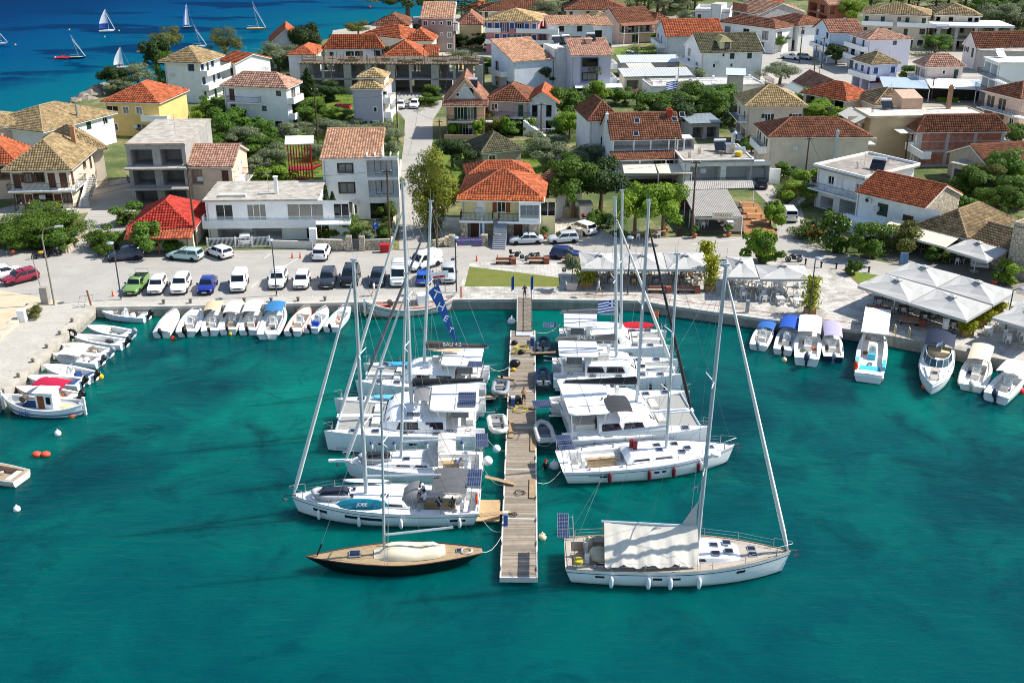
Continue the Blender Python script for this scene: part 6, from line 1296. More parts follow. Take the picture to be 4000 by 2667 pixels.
# --- biggest sloop, lower right, with beige awning
r,L,hb,zs,base,top=sailyacht('large white sloop under a pale beige boom awning, lower right',(2206,2148),(3088,2160),4.75,1.75,1.35,.585,20.6,deckm=TEAKG,ck=(.03,.4),roof=(.36,.79),roof_h=.5,boom=(1.65,6.6,None,.0,.3),jib=SAILW,stripe_m=mat('3a4650',.5,.1),hatches=((.72,.5),(.72,-.5),(.66,.2),(.83,.35),(.83,-.35),(.66,-.8)),ports=((.13,.17,.6,.72),(.38,.42,.55,.67),(.46,.5,.55,.67),(.75,.79,.6,.72)),arch=2.0,spread=2,panels=(-.55,2.25,.8,1.0,3),fore=.98,rake=-.02)
b=MB();rings=[];x0,x1=L*.17,L*.58;g=random.Random(4)
for i in range(31):
 f=i/30;x=lerp(x0,x1,f);zt=zs(.3)+lerp(2.6,2.35,f);row=[]
 for k in range(13):
  u=(k-6)/6;y=u*(2.2-.35*f**3);z=zt-abs(u)**.95*(zt-zs(.3)-.18)*(.93+.05*math.sin(f*23))+g.uniform(-.02,.02)+.07*math.sin(f*57+u*3)*abs(u)-.12*math.sin(PI*f)*(1-abs(u));row.append((x,y,z))
 rings.append(row)
b.loft(rings);b.loft([[(p[0],p[1],p[2]-.015)for p in q]for q in rings]);b.obj('awning',mat('d9d2c4',.9,.1,1.5),r,smooth=70)
b=MB();p0=base+Vector((-.15,0,1.3));b.add([p0,p0+Vector((-1.2,.1,.1)),base+Vector((-.2,0,3.6))],[(0,1,2)]);b.add([p0+Vector((0,.02,0)),p0+Vector((-1.2,.12,.1)),base+Vector((-.2,.02,3.6))],[(2,1,0)]);b.obj('sail_clew',mat('c9c8c2',.8,.1),r)
for x in(.2,.36,.455,.58):fender(wpos(r,L*x,-hb(x)-.17,.65),mat('dfe4ec',.5,.06),'bluish white fender hanging on the near side of the awning-covered sloop','fenders of the awning sloop',1.1)
tag(MB().lathe([(.1,0),(.33,.06),(.33,.26),(.1,.32)],n=12).obj('horseshoe_buoy',mat('c9b22c',.6,.1),None,40,wpos(r,.9,-1.7,zs(.05)+.35)),'yellow horseshoe buoy on the stern of the awning-covered sloop','lifebuoy')
b=MB();b.ball((1.7,.9,zs(.1)+.1),(.3,.2,.7));b.ball((2.4,-.3,zs(.1)+.1),(.8,.9,.4));b.obj('covered_helm',mat('cfc3a6',.85,.1),r,smooth=60)
b=MB();b.lathe([(.28,0),(.34,.05),(.34,.22),(.24,.3)],n=12);b.obj('radar_dome',WHITE,r,40,loc=base+Vector((.75,0,7.2)));MB().tube([base+Vector((.1,0,7.1)),base+Vector((.75,0,7.2))],.05,5).obj('radar_bracket',WHITE,r)
# ---------------- catamarans ----------------
def catamaran(label,sternN,bowN,sternF,bowF,mast_t,mast_h,roofm=GEL,boom=None,jib=SAILW,spread=1,hardtop=True,winm=TINT,lagoon=True,fly=True,panels=None,nets=None,name='catamaran',hull_h=1.7,fab=None,davit=True,mrake=.0):
 z=hull_h;A,B_=G(*sternN,z),G(*bowN,z);A2,B2=G(*sternF,z),G(*bowF,z)
 mid0,mid1=(A+A2)/2,(B_+B2)/2;d=mid1-mid0;L=math.hypot(d.x,d.y);rz=math.atan2(d.y,d.x)
 Bm=abs((A2-A).dot(Vector((-math.sin(rz),math.cos(rz),0))));Bm=abs(Bm);r=thing(name,label,'catamaran',(mid0.x,mid0.y,0),rz)
 HB=1.75;yo=Bm/2-HB/2
 hb,zs=hullfun(L,HB,hull_h+.12,hull_h-.12,.8,.4,2.4)
 st=lambda t:zs(t)
 for sg in(1,-1):
  h_=hullmesh(L,hb,st,sg*yo,rake=.25,srake=1.1).obj('hull',GEL,r,smooth=35)
  stripe(L,hb,st,.0,.1,sg*yo,rake=.25,absz=True).obj('boot_stripe',ANTI,h_)
  deckmesh(L,hb,st,sg*yo,ck=(.0,.1,HB*.36,1.0)).obj('deck',GEL,r)
  b=MB()
  for i in range(4):b.box(.15+i*.38,.55+i*.38,sg*yo-.6,sg*yo+.6,.35,.5+i*.27)
  b.obj('stern_steps',GEL,r)
  for t,yy in((.5,.2),(.68,0),(.82,0),(.3,.25)):link('hatch',hatchmesh(),r,(L*t,sg*(yo+yy),st(t)+.0),0,1.1)
  sgy=sg*yo
  for s2 in(sg,):
   b=MB()
   for t0,t1 in((.25,.3),(.42,.47),(.62,.66)):
    b.quad((L*t0,sgy+s2*(hb(t0)*.985+.03),.95),(L*t1,sgy+s2*(hb(t1)*.985+.03),.95),(L*t1,sgy+s2*(hb(t1)*.99+.03),1.12),(L*t0,sgy+s2*(hb(t0)*.99+.03),1.12))
   b.obj('hull_window',TINT,h_)
  rails(r,L,hb,st,sgy,.12,.95,.6,(sg,),8,False)
 yi=yo-HB*.42;zd=hull_h-.1;zt=zd+2.05
 b=MB();b.box(L*.06,L*.66,-yi,yi,.75,zd);b.obj('bridge_deck',GEL,r)
 x0,x1=L*.24,L*.66;zr=zd
 b=MB();rings=[];H=1.15
 for f,ww,hh in((0,1,1),(.5,.99,1.0),(.7,.95,.97),(.82,.88,.85),(.92,.78,.5),(1,.66,.05)):
  x=lerp(x0,x1,f);W=(yo+HB*.12)*ww
  rings.append([(x,W*a,zr+H*hh*c)for a,c in((-1,0),(-.965,.5),(-.92,.85),(-.8,1),(-.4,1.05),(0,1.06),(.4,1.05),(.8,1),(.92,.85),(.965,.5),(1,0))])
 b.loft(rings,caps=(True,True));b.obj('coachroof',roofm,r,smooth=35)
 W=yo+HB*.12
 for sg in(1,-1):
  for f0,f1 in((.04,.37),(.39,.74)):
   b=MB();xa,xb=lerp(x0,x1,f0),lerp(x0,x1,f1);b.quad((xa,sg*W*.985,zr+.34),(xb,sg*W*.975,zr+.34),(xb-.3,sg*W*.945,zr+.95),(xa+.05,sg*W*.955,zr+.95));b.obj('saloon_window',winm,r)
 b=MB()
 for i in range(4):
  ya,yb=lerp(-.62,.62,i/4)*W,lerp(-.62,.62,(i+.92)/4)*W;b.quad((lerp(x0,x1,.85),ya*1.15,zr+.88),(lerp(x0,x1,.85),yb*1.15,zr+.88),(lerp(x0,x1,.95)+.03,yb,zr+.42),(lerp(x0,x1,.95)+.03,ya,zr+.42))
 b.obj('front_window',winm,r)
 xb=L*.93;b=MB();b.tube([(xb,-yo,hull_h-.05),(xb,yo,hull_h-.05)],.1,7);b.obj('crossbeam',ALU,r)
 b=MB();b.box(L*.64,L*.95,-.3,.3,hull_h-.2,hull_h-.02);b.obj('centre_pod',GEL,r)
 for sg in(1,-1):
  MB().add([(L*.66,sg*.32,hull_h-.12),(xb-.08,sg*.32,hull_h-.1),(xb-.08,sg*(yo-HB*.2),hull_h-.1),(L*.66,sg*(yo-HB*.4),hull_h-.12)],[(0,1,2,3)]).obj('trampoline',nets or mat('9a9a94',.9,.15,12),r)
 for y in(-.5,.5):b=MB();pillow(b,L*.665,L*.72,y*yi-.8,y*yi+.8,hull_h-.09,hull_h+.16);b.obj('foredeck_cushion',mat('c9c6bd',.8,.1),r)
 g=random.Random(int(L*100))
 for i in range(5):b=MB();cx,cy=L*g.uniform(.1,.6),g.choice((-1,1))*(yo+g.uniform(-.3,.3));b.tube([(cx+.3*math.cos(q*.8)*g.uniform(.6,1),cy+.25*math.sin(q*.8),zd+.16)for q in range(14)],.03,4);b.obj('coiled_rope',mat(g.choice(['2a3a5a','d5d2c6','7a2a2a','3a3a3a']),.8,.1),r)
 for y in(-.75,.75):b=MB();b.box(L*.1,L*.22,y*W-.02,y*W+.02,zr+1.05,zt-.15);b.obj('side_curtain',mat('6d6f72',.8,.15),r)
 b=MB();b.box(L*.05,L*.33,-W*.62,-W*.6,zt+.07,zt+.1);b.box(L*.18,L*.185,-W*.9,W*.9,zt+.06,zt+.1);b.obj('hardtop_seam',mat('a9abac',.6,.1),r)
 b=MB();b.box(L*.075,L*.12,-yi*.8,yi*.8,zd,zd+.5);b.box(L*.1,L*.23,-yi*.9,-yi*.55,zd,zd+.45);b.obj('cockpit_bench',mat('e2dccd',.8,.08),r)
 b=MB();b.box(L*.14,L*.2,-.6,.7,zd+.45,zd+.52);b.tube([(L*.17,0,zd),(L*.17,0,zd+.5)],.06,6);b.obj('cockpit_table',WHITE,r)
 b=MB();b.quad((x0-.02,-W*.7,zr+.1),(x0-.02,W*.7,zr+.1),(x0-.02,W*.65,zr+1.0),(x0-.02,-W*.65,zr+1.0));b.obj('saloon_door',winm,r)
 zt=zr+H+.9
 if hardtop:
  b=MB();rings=[]
  for f,ww in((0,.86),(.04,.93),(.15,.97),(.9,.95),(.97,.9),(1,.84)):rings.append([(lerp(L*.04,L*.34,f),W*ww*a,zt+c)for a,c in((-1,-.12),(-.98,0),(-.5,.07),(0,.09),(.5,.07),(.98,0),(1,-.12))])
  b.loft(rings,caps=(True,True));b.loft([[(p[0],p[1],zt-.14)for p in q]for q in rings]);ht_=b.obj('hardtop',roofm,r,smooth=40)
  for sg in(1,-1):
   MB().tube([(L*.07,sg*W*.8,zd),(L*.06,sg*W*.8,zt-.1)],.05,6).obj('hardtop_post',WHITE,ht_);MB().tube([(L*.28,sg*W*.8,zr+H*.9),(L*.3,sg*W*.8,zt-.1)],.05,6).obj('hardtop_post',WHITE,ht_)
 if fly:
  b=MB();b.box(L*.34,L*.36,-W*.5,W*.5,zr+H,zr+H+.8);b.box(L*.36,L*.43,-W*.5,-W*.2,zr+H+.02,zr+H+.45);b.obj('helm_seat',mat('e4ded0',.8,.08),r);wheel_h(r,L*.42,W*.35,zr+H+.75,.35)
  for i in range(5):MB().box(L*.3+i*.3,L*.3+i*.3+.32,W*.7,W*.98,zr+.2,zr+.35+i*.2).obj('step',GEL,r)
 if fab:
  b=MB();b.loft([[(lerp(L*fab[1],L*fab[2],i/4),y*W*.42+fab[4]*W,zt+fab[3]+.12*math.sin(PI*i/4)-.2*abs(y)**2)for y in(-1,-.5,0,.5,1)]for i in range(5)]);o=b.obj('helm_bimini',fab[0],r,smooth=60);b=MB()
  for x in(fab[1],fab[2]):
   for y in(-1,1):b.tube([(L*x,y*W*.42+fab[4]*W,zt+fab[3]-.2),(L*(fab[1]+fab[2])/2,y*W*.42+fab[4]*W,zr+H)],.02,4)
  b.obj('bimini_frame',STEEL,o)
 if panels:
  for(x,y,w_,h_,n_,zz)in panels:solar(r,Matrix.Translation((L*x,y*W,zt+zz)),w_,h_,n_)
 if davit:
  for y in(-yi*.55,yi*.55):MB().tube([(L*.06,y,zd),(L*.03,y,zd+.9),(-.9,y,zd+1.0)],.05,5).obj('davit',STEEL,r)
 for sg in(1,-1):
  b=MB();b.tube([(L*.95,sg*yo-.4,zs(1)),(L*.95,sg*yo-.4,zs(1)+.65),(L*1.0,sg*yo,zs(1)+.65),(L*.95,sg*yo+.4,zs(1)+.65),(L*.95,sg*yo+.4,zs(1))],.022,4);b.obj('pulpit',STEEL,r)
 base=Vector((L*mast_t,0,zr+H*1.05));top=mastrig(r,base,mast_h,L,hb,zs,Vector((xb,0,hull_h+.1)),mrake,.16,spread,boom,jib,WHITE if not lagoon else ALU,forefrac=.9,beam=yo+HB*.3)
 r['_L']=L;r['_W']=Bm;return r,L,yo,HB,zd,zt,base,top
FNAVY=mat('1d3a86',.5,.1)
def twofender(pos,label,group):
 r=thing('fender',label,'fender',pos,0,group);MB().lathe([(.02,-.4),(.12,-.34),(.15,-.15),(.15,.22)],n=8).obj('body',WHITE,r,50);MB().lathe([(.15,.223),(.12,.36),(.03,.44)],n=8).obj('cap',FNAVY,r,50);MB().tube([(0,0,.4),(0,0,.9)],.012,3).obj('line',ROPE,r)
# left catamaran with black boom cover
r,L,yo,HB,zd,zt,base,top=catamaran('white catamaran with black sail cover, paired solar panels and blue-capped fenders, left side',(1885,1702),(1258,1690),(1905,1540),(1312,1556),.47,19.4,boom=(1.6,6.2,SAILK,.0,.5),panels=((.055,-.05,1.5,1.35,2,.14),(.40,-.75,1.2,.6,1,-.78),(.40,.55,1.2,.6,1,-.78)),fab=(SAILG,.345,.44,.75,.35),jib=SAILW,hull_h=1.8)
for x in(.7,.56,.36,.14):twofender(wpos(r,L*x,yo+HB*.5+.12,.95),'white fender with blue cap on the near hull of the black-covered catamaran','blue-capped fenders of the left catamaran')
text('lettering','LAGOON',.22,mat('7a8088',.6,0),r,basis((L*.89,yo+HB*.36,.55),(-1,.12,0),(0,0,1)))
sup('pale blue paddleboard on the far side deck of the black-covered catamaran',wpos(r,L*.62,-yo,2.0),r.rotation_euler.z,3.6,.8,mat('66b6d2',.35,.08))
dinghy('white inflatable dinghy with outboard on the stern davits of the black-covered catamaran',wpos(r,-1.1,.9,1.0),r.rotation_euler.z+PI/2+.1,3.3,1.75,mat('d9d5cc',.5,.08),motor=True)
# left catamaran with brown boom cover
r,L,yo,HB,zd,zt,base,top=catamaran('white catamaran with brown lettered sail cover, inner berth on the left side',(1900,1520),(1378,1512),(1908,1420),(1428,1402),.49,15.6,boom=(1.6,5.8,SAILB,.0,.2),panels=((.02,.55,1.35,1.25,1,.1),),jib=SAILG,lagoon=True,hull_h=1.75,mrake=.07)
bp0=base+Vector((-2.0,.28,1.85));text('lettering','BALI 4.2',.5,WHITE,r,basis((base.x-2.7,.3,base.z+2.15),(-1,0,.03),(0,-.0,1)))
sup('blue paddleboard lying on the far foredeck of the brown-covered catamaran',wpos(r,L*.66,-yo+.3,2.0),r.rotation_euler.z,3.4,.8,mat('3f9fc6',.35,.08));sup('sand-coloured surfboard on the roof of the brown-covered catamaran',wpos(r,L*.33,-.5,zt+.35),r.rotation_euler.z,3.2,.8,mat('d3bb92',.4,.08))
dinghy('grey inflatable dinghy hung behind the brown-covered catamaran',wpos(r,-1.3,1.2,.9),r.rotation_euler.z+PI/2,3.1,1.7,mat('8d949b',.5,.08),motor=True)
# pennant flown from its rigging
pn=thing('pennant','tall blue swallow pennant with white capital letters hanging over the left boats','flag',wpos(r,0,0,0));A0,A1,A2=[G(*p,z)-pn.location for p,z in(((1672,1140),7.6),((1712,1108),8.6),((1790,1350),2.6))]
yy=(A0.y+A2.y)/2;A0.y=A1.y=A2.y=2.5
def unp(px,py,Y):
 yn=(1333.5-py)/FP;t_=Y/(math.cos(TH)+yn*math.sin(TH));return Vector((t_*(px-2000)/FP,Y,CH+t_*(-math.sin(TH)+yn*math.cos(TH))))
YP=93.0;A0,A1,A2=unp(1672,1140,YP),unp(1712,1110,YP),unp(1790,1352,YP);pn.location=A2
b=MB();rows=[]
for i in range(13):
 f=i/12;l_,r_=A0.lerp(A2+Vector((-.12,0,0)),f)-A2,A1.lerp(A2+Vector((.12,0,0)),f)-A2;wv=.18*math.sin(f*7)
 rows.append([l_+Vector((0,wv,0)),l_.lerp(r_,.5)+Vector((0,wv+.12,0)),r_+Vector((0,wv-.05,0))])
b.loft(rows);b.loft([[p+Vector((0,.012,0))for p in q]for q in rows]);b.obj('cloth',mat('1f5aa8',.7,.12),pn,smooth=70)
for i,ch in enumerate('THET'):
 f=.1+i*.2;l_,r_=A0.lerp(A2,f)-A2,A1.lerp(A2,f)-A2;c=l_.lerp(r_,.52)+Vector((0,-.32,0));ax=(A2-A0).normalized();text('lettering',ch,1.15-.14*i,WHITE,pn,basis(c,Vector((-ax.z,0,ax.x))*-1 if False else(math.cos(-.45),0,math.sin(-.45)),(-math.sin(-.45),0,math.cos(-.45))),.01)
rigline(pn,A1-A2,A1-A2+Vector((-.6,0,6)),'halyard',.015);rigline(pn,(0,0,0),(.9,0,-1.2),'halyard',.015)
# right catamarans
r,L,yo,HB,zd,zt,base,top=catamaran('white catamaran with black sail cover and people under a dark helm bimini, right side',(2172,1722),(2758,1655),(2175,1540),(2715,1540),.55,17.9,boom=(1.6,6.4,SAILK,.0,.5),fab=(mat('3b3c40',.85,.1),.3,.46,.15,-.55),jib=SAILK,hull_h=1.7,mrake=-.01)
for x in(.2,.4,.58,.72):fender(wpos(r,L*x,-yo-HB*.5-.1,.95),mat('1b2430',.6,.1),'dark navy fender on the near hull of the right catamaran with people','navy fenders of the right catamaran',.9)
dinghy('white dinghy carrying a solar panel on davits of the right catamaran with people',wpos(r,-1.25,-1.3,.75),r.rotation_euler.z+PI/2,3.4,1.75,mat('d5d3cd',.5,.08),motor=False);solar(r,Matrix.Translation((-2.0,-.2,zd+1.15)),1.6,1.5,1)
r,L,yo,HB,zd,zt,base,top=catamaran('white catamaran with grey lettered sail cover, second from shore on the right',(2158,1478),(2690,1502),(2162,1390),(2636,1372),.49,15.4,boom=(1.6,5.6,mat('77736d',.85,.1),.0,.1),jib=mat('d8d6d0',.7,.1),hull_h=1.75,mrake=.045)
text('lettering','BALI 4.2',.5,WHITE,r,basis((base.x-2.9,-.32,base.z+2.05),(1,0,-.02),(0,0,1)));text('lettering','BALI',.3,GREYC,r,basis((L*.3,-yo-.35,zd+.25),(1,0,0),(0,0,1)))
mt=text('lettering','BALI 4 2',.55,BLACK,r,basis((top.x+.1,-.16,top.z-2.6),(.045,0,-1),(1,0,0)));fender(wpos(r,L*.85,-yo-HB*.5-.1,.9),mat('2a1f22',.6,.1),'dark fender at the bow of the grey-covered catamaran, outer','dark bow fenders');fender(wpos(r,L*.74,-yo-HB*.5-.1,.9),mat('2a1f22',.6,.1),'dark fender at the bow of the grey-covered catamaran, inner','dark bow fenders')
dinghy('navy and grey dinghy with outboard on the davits of the grey-covered catamaran',wpos(r,-.95,-.9,.9),r.rotation_euler.z+PI/2,3.3,1.6,mat('41506a',.5,.1),motor=True)
r,L,yo,HB,zd,zt,base,top=catamaran('white catamaran with grey sail cover and red paddleboard, nearest the shore on the right',(2172,1358),(2612,1362),(2196,1275),(2612,1285),.56,14.2,boom=(1.5,6.0,SAILG,.0,.0),jib=None,fly=False,hull_h=1.6,mrake=.03)
sup('red paddleboard with white lettering on the far deck of the shoreward catamaran',wpos(r,L*.72,yo+.3,2.1),r.rotation_euler.z,3.6,.85,mat('c21a2c',.35,.08),(.5,0));dinghy('dark dinghy with a small solar panel behind the shoreward catamaran',wpos(r,-1.6,-.2,.55),r.rotation_euler.z+PI/2,3.0,1.6,mat('3a4656',.5,.1),motor=True);solar(r,Matrix.Translation((-1.6,.4,zd+1.0)),1.3,1.2,1)
# ================= small craft =================
def motorboat(label,stern,bow,Bm=2.1,hm=GEL,inner=None,fb=.85,fs=.62,console=True,screen=True,canopy=None,cover=None,motor=BLACK,seats=None,foredeck=.62,rib=None,stripe_m=None,msz=.8,tilt=.55,name='motorboat',canv=(.15,.62,1.55),ck_t1=None,seatm=None,windsc=True,motors=1,bench=True):
 a,rz,L=place(stern,bow,.6);r=thing(name,label,'boat',(a.x,a.y,0),rz)
 hb,zs=hullfun(L,Bm,fb,fs,.88,.38,2.3)
 hullmesh(L,hb,zs,rake=.5,n=14).obj('hull',hm,r,smooth=35)
 if stripe_m:stripe(L,hb,zs,.03,.62,rake=.5,n=14).obj('side_stripe',stripe_m,r)
 deckmesh(L,hb,zs,n=14,ck=(.06,foredeck,Bm*.36,.5),lip=.01).obj('deck',inner or mat('e9e7e1',.5,.08),r)
 b=MB()
 for sg in(1,-1):b.tube([(L*t,sg*hb(t),zs(t)-.03)for t in[i/12 for i in range(13)]],.04,5)
 b.obj('rubbing_strake',mat('d5d6d6',.5,.1)if not stripe_m else stripe_m,r)
 if rib:
  for sg in(1,-1):MB().tube([(L*t,sg*(hb(t)+.06),zs(t)-.1)for t in[i/12 for i in range(13)]],[.12]+[.21]*10+[.19,.14],8).obj('tube',rib,r,smooth=60)
 zf=zs(0)-.5;g=random.Random(int(abs(a.x*7+a.y)))
 for i in range(3 if not cover else 0):MB().cbox((L*g.uniform(.15,.55),g.uniform(-.3,.3)*Bm,zf+.13),(g.uniform(.25,.5),g.uniform(.2,.4),.24),g.random()*3).obj('gear_box',mat(g.choice(['3a5a7a','8a8578','2a2c30','b5623a','c9c2ae','4a5a4a']),.7,.2),r)
 b=MB();b.tube([(L*.66+.3*math.cos(q*.7),.28*math.sin(q*.7),zs(.66)+.04)for q in range(16)],.03,4);b.obj('coiled_rope',ROPE,r)
 if bench:b=MB();pillow(b,L*.07,L*.17,-Bm*.34,Bm*.34,zf,zf+.42);b.obj('stern_bench',seatm or mat('e6e2d8',.7,.08),r)
 if console:
  x=L*.42;b=MB();b.hexa([(x,-.42,zf),(x+.6,-.38,zf),(x+.6,.38,zf),(x,.42,zf)],[(x+.08,-.36,zf+.95),(x+.4,-.3,zf+.8),(x+.4,.3,zf+.8),(x+.08,.36,zf+.95)]);b.obj('console',WHITE,r);wheel_h(r,x-.12,0,zf+.85,.2)
  b=MB();pillow(b,x-.85,x-.45,-.4,.4,zf,zf+.55);b.obj('helm_seat',seatm or mat('ded9cd',.7,.1),r)
  if screen:b=MB();b.hexa([(x+.2,-.34,zf+.9),(x+.24,-.34,zf+.9),(x+.24,.34,zf+.9),(x+.2,.34,zf+.9)],[(x+.02,-.28,zf+1.3),(x+.06,-.28,zf+1.3),(x+.06,.28,zf+1.3),(x+.02,.28,zf+1.3)]);b.obj('windscreen',glasspanel(),r)
 b=MB();e=.45;pts=[(L*t,sg*max(.02,hb(t)-.1),zs(t)+(.22 if t<.98 else.25))for sg,ts in((1,(.68,.78,.88,.97)),(-1,(.97,.88,.78,.68)))for t in ts];b.tube(pts,.018,4)
 for p in pts[::2]:b.tube([p,(p[0],p[1],p[2]-.24)],.014,3)
 b.obj('bow_rail',STEEL,r)
 if canopy:
  t0,t1,h=canv;b=MB();n=7;rings=[];g=random.Random(int(abs(a.x*10)))
  for i in range(n+1):
   f=i/n;rings.append([(lerp(L*t0,L*t1,f),y*Bm*.44,zf+h+.16*math.sin(PI*(.15+.7*f))-.2*abs(y)**3+g.uniform(-.012,.012))for y in(-1,-.9,-.5,0,.5,.9,1)])
  b.loft(rings);b.loft([[(p[0],p[1],p[2]-.02)for p in q]for q in rings]);o=b.obj('canopy',canopy,r,smooth=50);b=MB()
  for sg in(1,-1):
   for t in(t0,t1):b.tube([(L*(t0+t1)/2,sg*Bm*.43,zs(.3)),(L*t,sg*Bm*.43,zf+h-.1)],.018,4)
  b.obj('canopy_frame',STEEL,o)
 if cover:
  b=MB();rings=[];g=random.Random(3)
  for i in range(13):
   t=i/12*.97;rings.append([(L*t,y*(hb(t)+.03),zs(t)+.02+(.38+.25*math.sin(t*5+1))*(1-abs(y)**1.6)*(.4+.6*min(1,4*t,4*(1-t)))+g.uniform(-.02,.02))for y in(-1,-.7,-.35,0,.35,.7,1)])
  b.loft(rings,caps=(True,True));b.obj('tarpaulin',cover,r,smooth=60)
 for i in range(motors):
  if motor:outboard(r,-.05,(i-(motors-1)/2)*.6,zs(0)+.12,msz*1.3,motor,tilt)
 b=MB();b.tube([(L*.97,0,zs(1)),(L+.9,0,GZ-.1 if rz>0 else.7),(L+1.7,0,GZ+.05 if rz>0 else.9)],.02,3);b.obj('mooring_line',ROPE,r)
 return r,L,hb,zs
CW=mat('e9e8e3',.85,.08);CBE=mat('d8cdb4',.85,.1);CBL=mat('2a62a8',.8,.12);GM=mat('8c97a0',.35,.1);BLUEH=mat('2263a5',.3,.1)
# along the mole, bows to the mole (from the corner outwards)
motorboat('open white boat with bright blue bottom in the quay corner',(575,1232),(386,1216),2.1,stripe_m=BLUEH,foredeck=.7)
motorboat('grey-blue dinghy boat with green mat on its foredeck',(512,1303),(340,1278),2.0,hm=mat('aebfcb',.4,.08),console=False,motor=GM,foredeck=.55,inner=mat('d9dcd6',.6,.1));motorboat('plain open white boat with black outboard and a blue box',(487,1338),(278,1314),1.9,console=False,foredeck=.75)
motorboat('white boat half covered by a cream tarpaulin, grey outboard',(426,1376),(238,1350),1.9,canopy=CBE,canv=(.38,.85,.75),motor=GM,console=False);motorboat('white boat with white canopy and yellow roll at the bow',(392,1408),(204,1386),2.0,canopy=CW,canv=(.3,.75,1.2),motor=mat('3b4046',.4,.1));motorboat('white boat with navy covered console on the mole',(367,1468),(166,1430),2.1,seatm=mat('1d3f78',.7,.1));motorboat('white boat with blue tarpaulin bundle at the bow, behind the red canopy',(318,1492),(104,1476),2.0,console=False,seatm=mat('234a86',.7,.1))
motorboat('speedboat with crimson bimini and red foredeck cushion',(303,1556),(57,1520),2.2,canopy=mat('b3123e',.75,.1),canv=(.12,.58,1.7),stripe_m=mat('7a1420',.4,.1),fb=1.0,fs=.75,msz=1)
# stern-to row at the main quay
motorboat('boat fully wrapped in white sheeting, first of the quay row',(630,1300),(690,1212),2.0,cover=CW,bench=False,console=False);motorboat('white inflatable with console, second of the quay row',(726,1296),(772,1206),2.0,rib=mat('e3e2dd',.5,.08),msz=1.0);motorboat('white boat under a flat sand-coloured top, third of the quay row',(818,1292),(850,1206),2.0,canopy=mat('cdb894',.8,.1),canv=(.42,.85,1.8),msz=.6)
motorboat('white boat under a white canopy with tan cushions, fourth of the quay row',(890,1288),(930,1204),2.0,canopy=CW,canv=(.35,.9,1.6),seatm=mat('b3a58c',.7,.15),msz=.6);motorboat('white boat with boxy white canopy and clear screen, fifth of the quay row',(968,1290),(1004,1206),2.1,canopy=CW,canv=(.35,.9,1.75),msz=.7);motorboat('grey inflatable with blue top and solar panel, sixth of the quay row',(1044,1306),(1096,1196),2.2,rib=mat('d5d6d6',.5,.08),canopy=mat('2f74a8',.7,.1),canv=(.45,.8,1.7),motor=mat('dedfdf',.4,.06),msz=.9)
motorboat('cream boat with orange gunwale and wooden locker, seventh of the quay row',(1142,1294),(1208,1197),2.1,stripe_m=mat('c85a3a',.5,.15),inner=mat('e1d6c4',.6,.12),msz=.7);motorboat('white boat with bright blue seat, eighth of the quay row',(1212,1282),(1278,1205),1.9,seatm=mat('1c4fb0',.6,.08),msz=.7);motorboat('plain white open boat, last of the quay row',(1292,1278),(1366,1192),1.9,console=False,inner=mat('eeece6',.5,.06),msz=.6,stripe_m=mat('8fc6c9',.4,.1))
# right quay
motorboat('small white boat with blue cover, leftmost of the right quay',(2962,1348),(3004,1262),2.0,canopy=CBL,canv=(.6,.95,.9),msz=.8,motor=GM);motorboat('white boat with royal blue bimini on the right quay',(3058,1366),(3092,1266),2.1,canopy=mat('1b4fae',.75,.1),canv=(.5,.98,1.5),msz=.7);motorboat('white cuddy boat with white hood and big dark outboard',(3150,1408),(3162,1278),2.6,canopy=CW,canv=(.45,.98,1.7),motor=mat('2d3b52',.35,.1),fb=1.1,fs=.85,msz=1.1);motorboat('small boat with lilac bimini and navy hull',(3256,1394),(3244,1290),2.1,hm=mat('20304f',.3,.1),canopy=mat('aaa2bd',.75,.1),canv=(.4,.98,1.6),motor=mat('8e979d',.35,.1),msz=.8)
r,L,hb,zs=motorboat('white work boat with long white roof, teal seats and orange life jackets',(3393,1472),(3420,1278),2.9,canopy=None,seatm=mat('3fb4c8',.6,.08),fb=1.2,fs=.9,motor=None,console=True,foredeck=.8)
b=MB();b.box(L*.48,L*1.02,-1.3,1.3,2.55,2.65);b.obj('roof',WHITE,r);[MB().tube([(L*t,y,.8),(L*t,y,2.55)],.03,5).obj('post',WHITE,r)for t in(.5,.95)for y in(-1.1,1.1)]
b=MB();b.box(-.1,1.3,-1.35,1.35,.55,.7);b.obj('bathing_platform',WHITE,r);solar(r,Matrix.Translation((L*.43,-1.2,2.2)),.5,1.3,1)
for sg,h_ in((1,.8),(-1,.6)):MB().box(1.2,3.0,sg*1.25-.15,sg*1.25+.15,.9,1.3).obj('side_seat',mat('46b6ca',.6,.08),r)
tag(MB().ball((0,0,0),(.25,.3,.5)).obj('life_jacket',mat('d8481e',.7,.15),None,True,wpos(r,.9,1.3,1.2)),'bundle of orange life jackets on the white work boat','life jacket')
def ring(label,pos,tilt=(0,0,0),m=None,s=.36):
 b=MB();b.tube([(s*math.cos(a),s*math.sin(a),0)for a in[i*PI/8 for i in range(17)]],.09,7);o=b.obj('lifebuoy',m or mat('d6521f',.6,.1),None,True,pos);o.rotation_euler=tilt;tag(o,label,'lifebuoy')
ring('orange ring lifebuoy on the stern platform of the work boat',wpos(r,.5,.6,.8));ring('orange ring lifebuoy on the stern rail of the grey-bimini sloop',wpos(A_,.2,1.1,2.1),(0,1.57,0));ring('orange ring lifebuoy on the shoreward catamaran',G(2262,1240,2.3),(1.2,0,0))
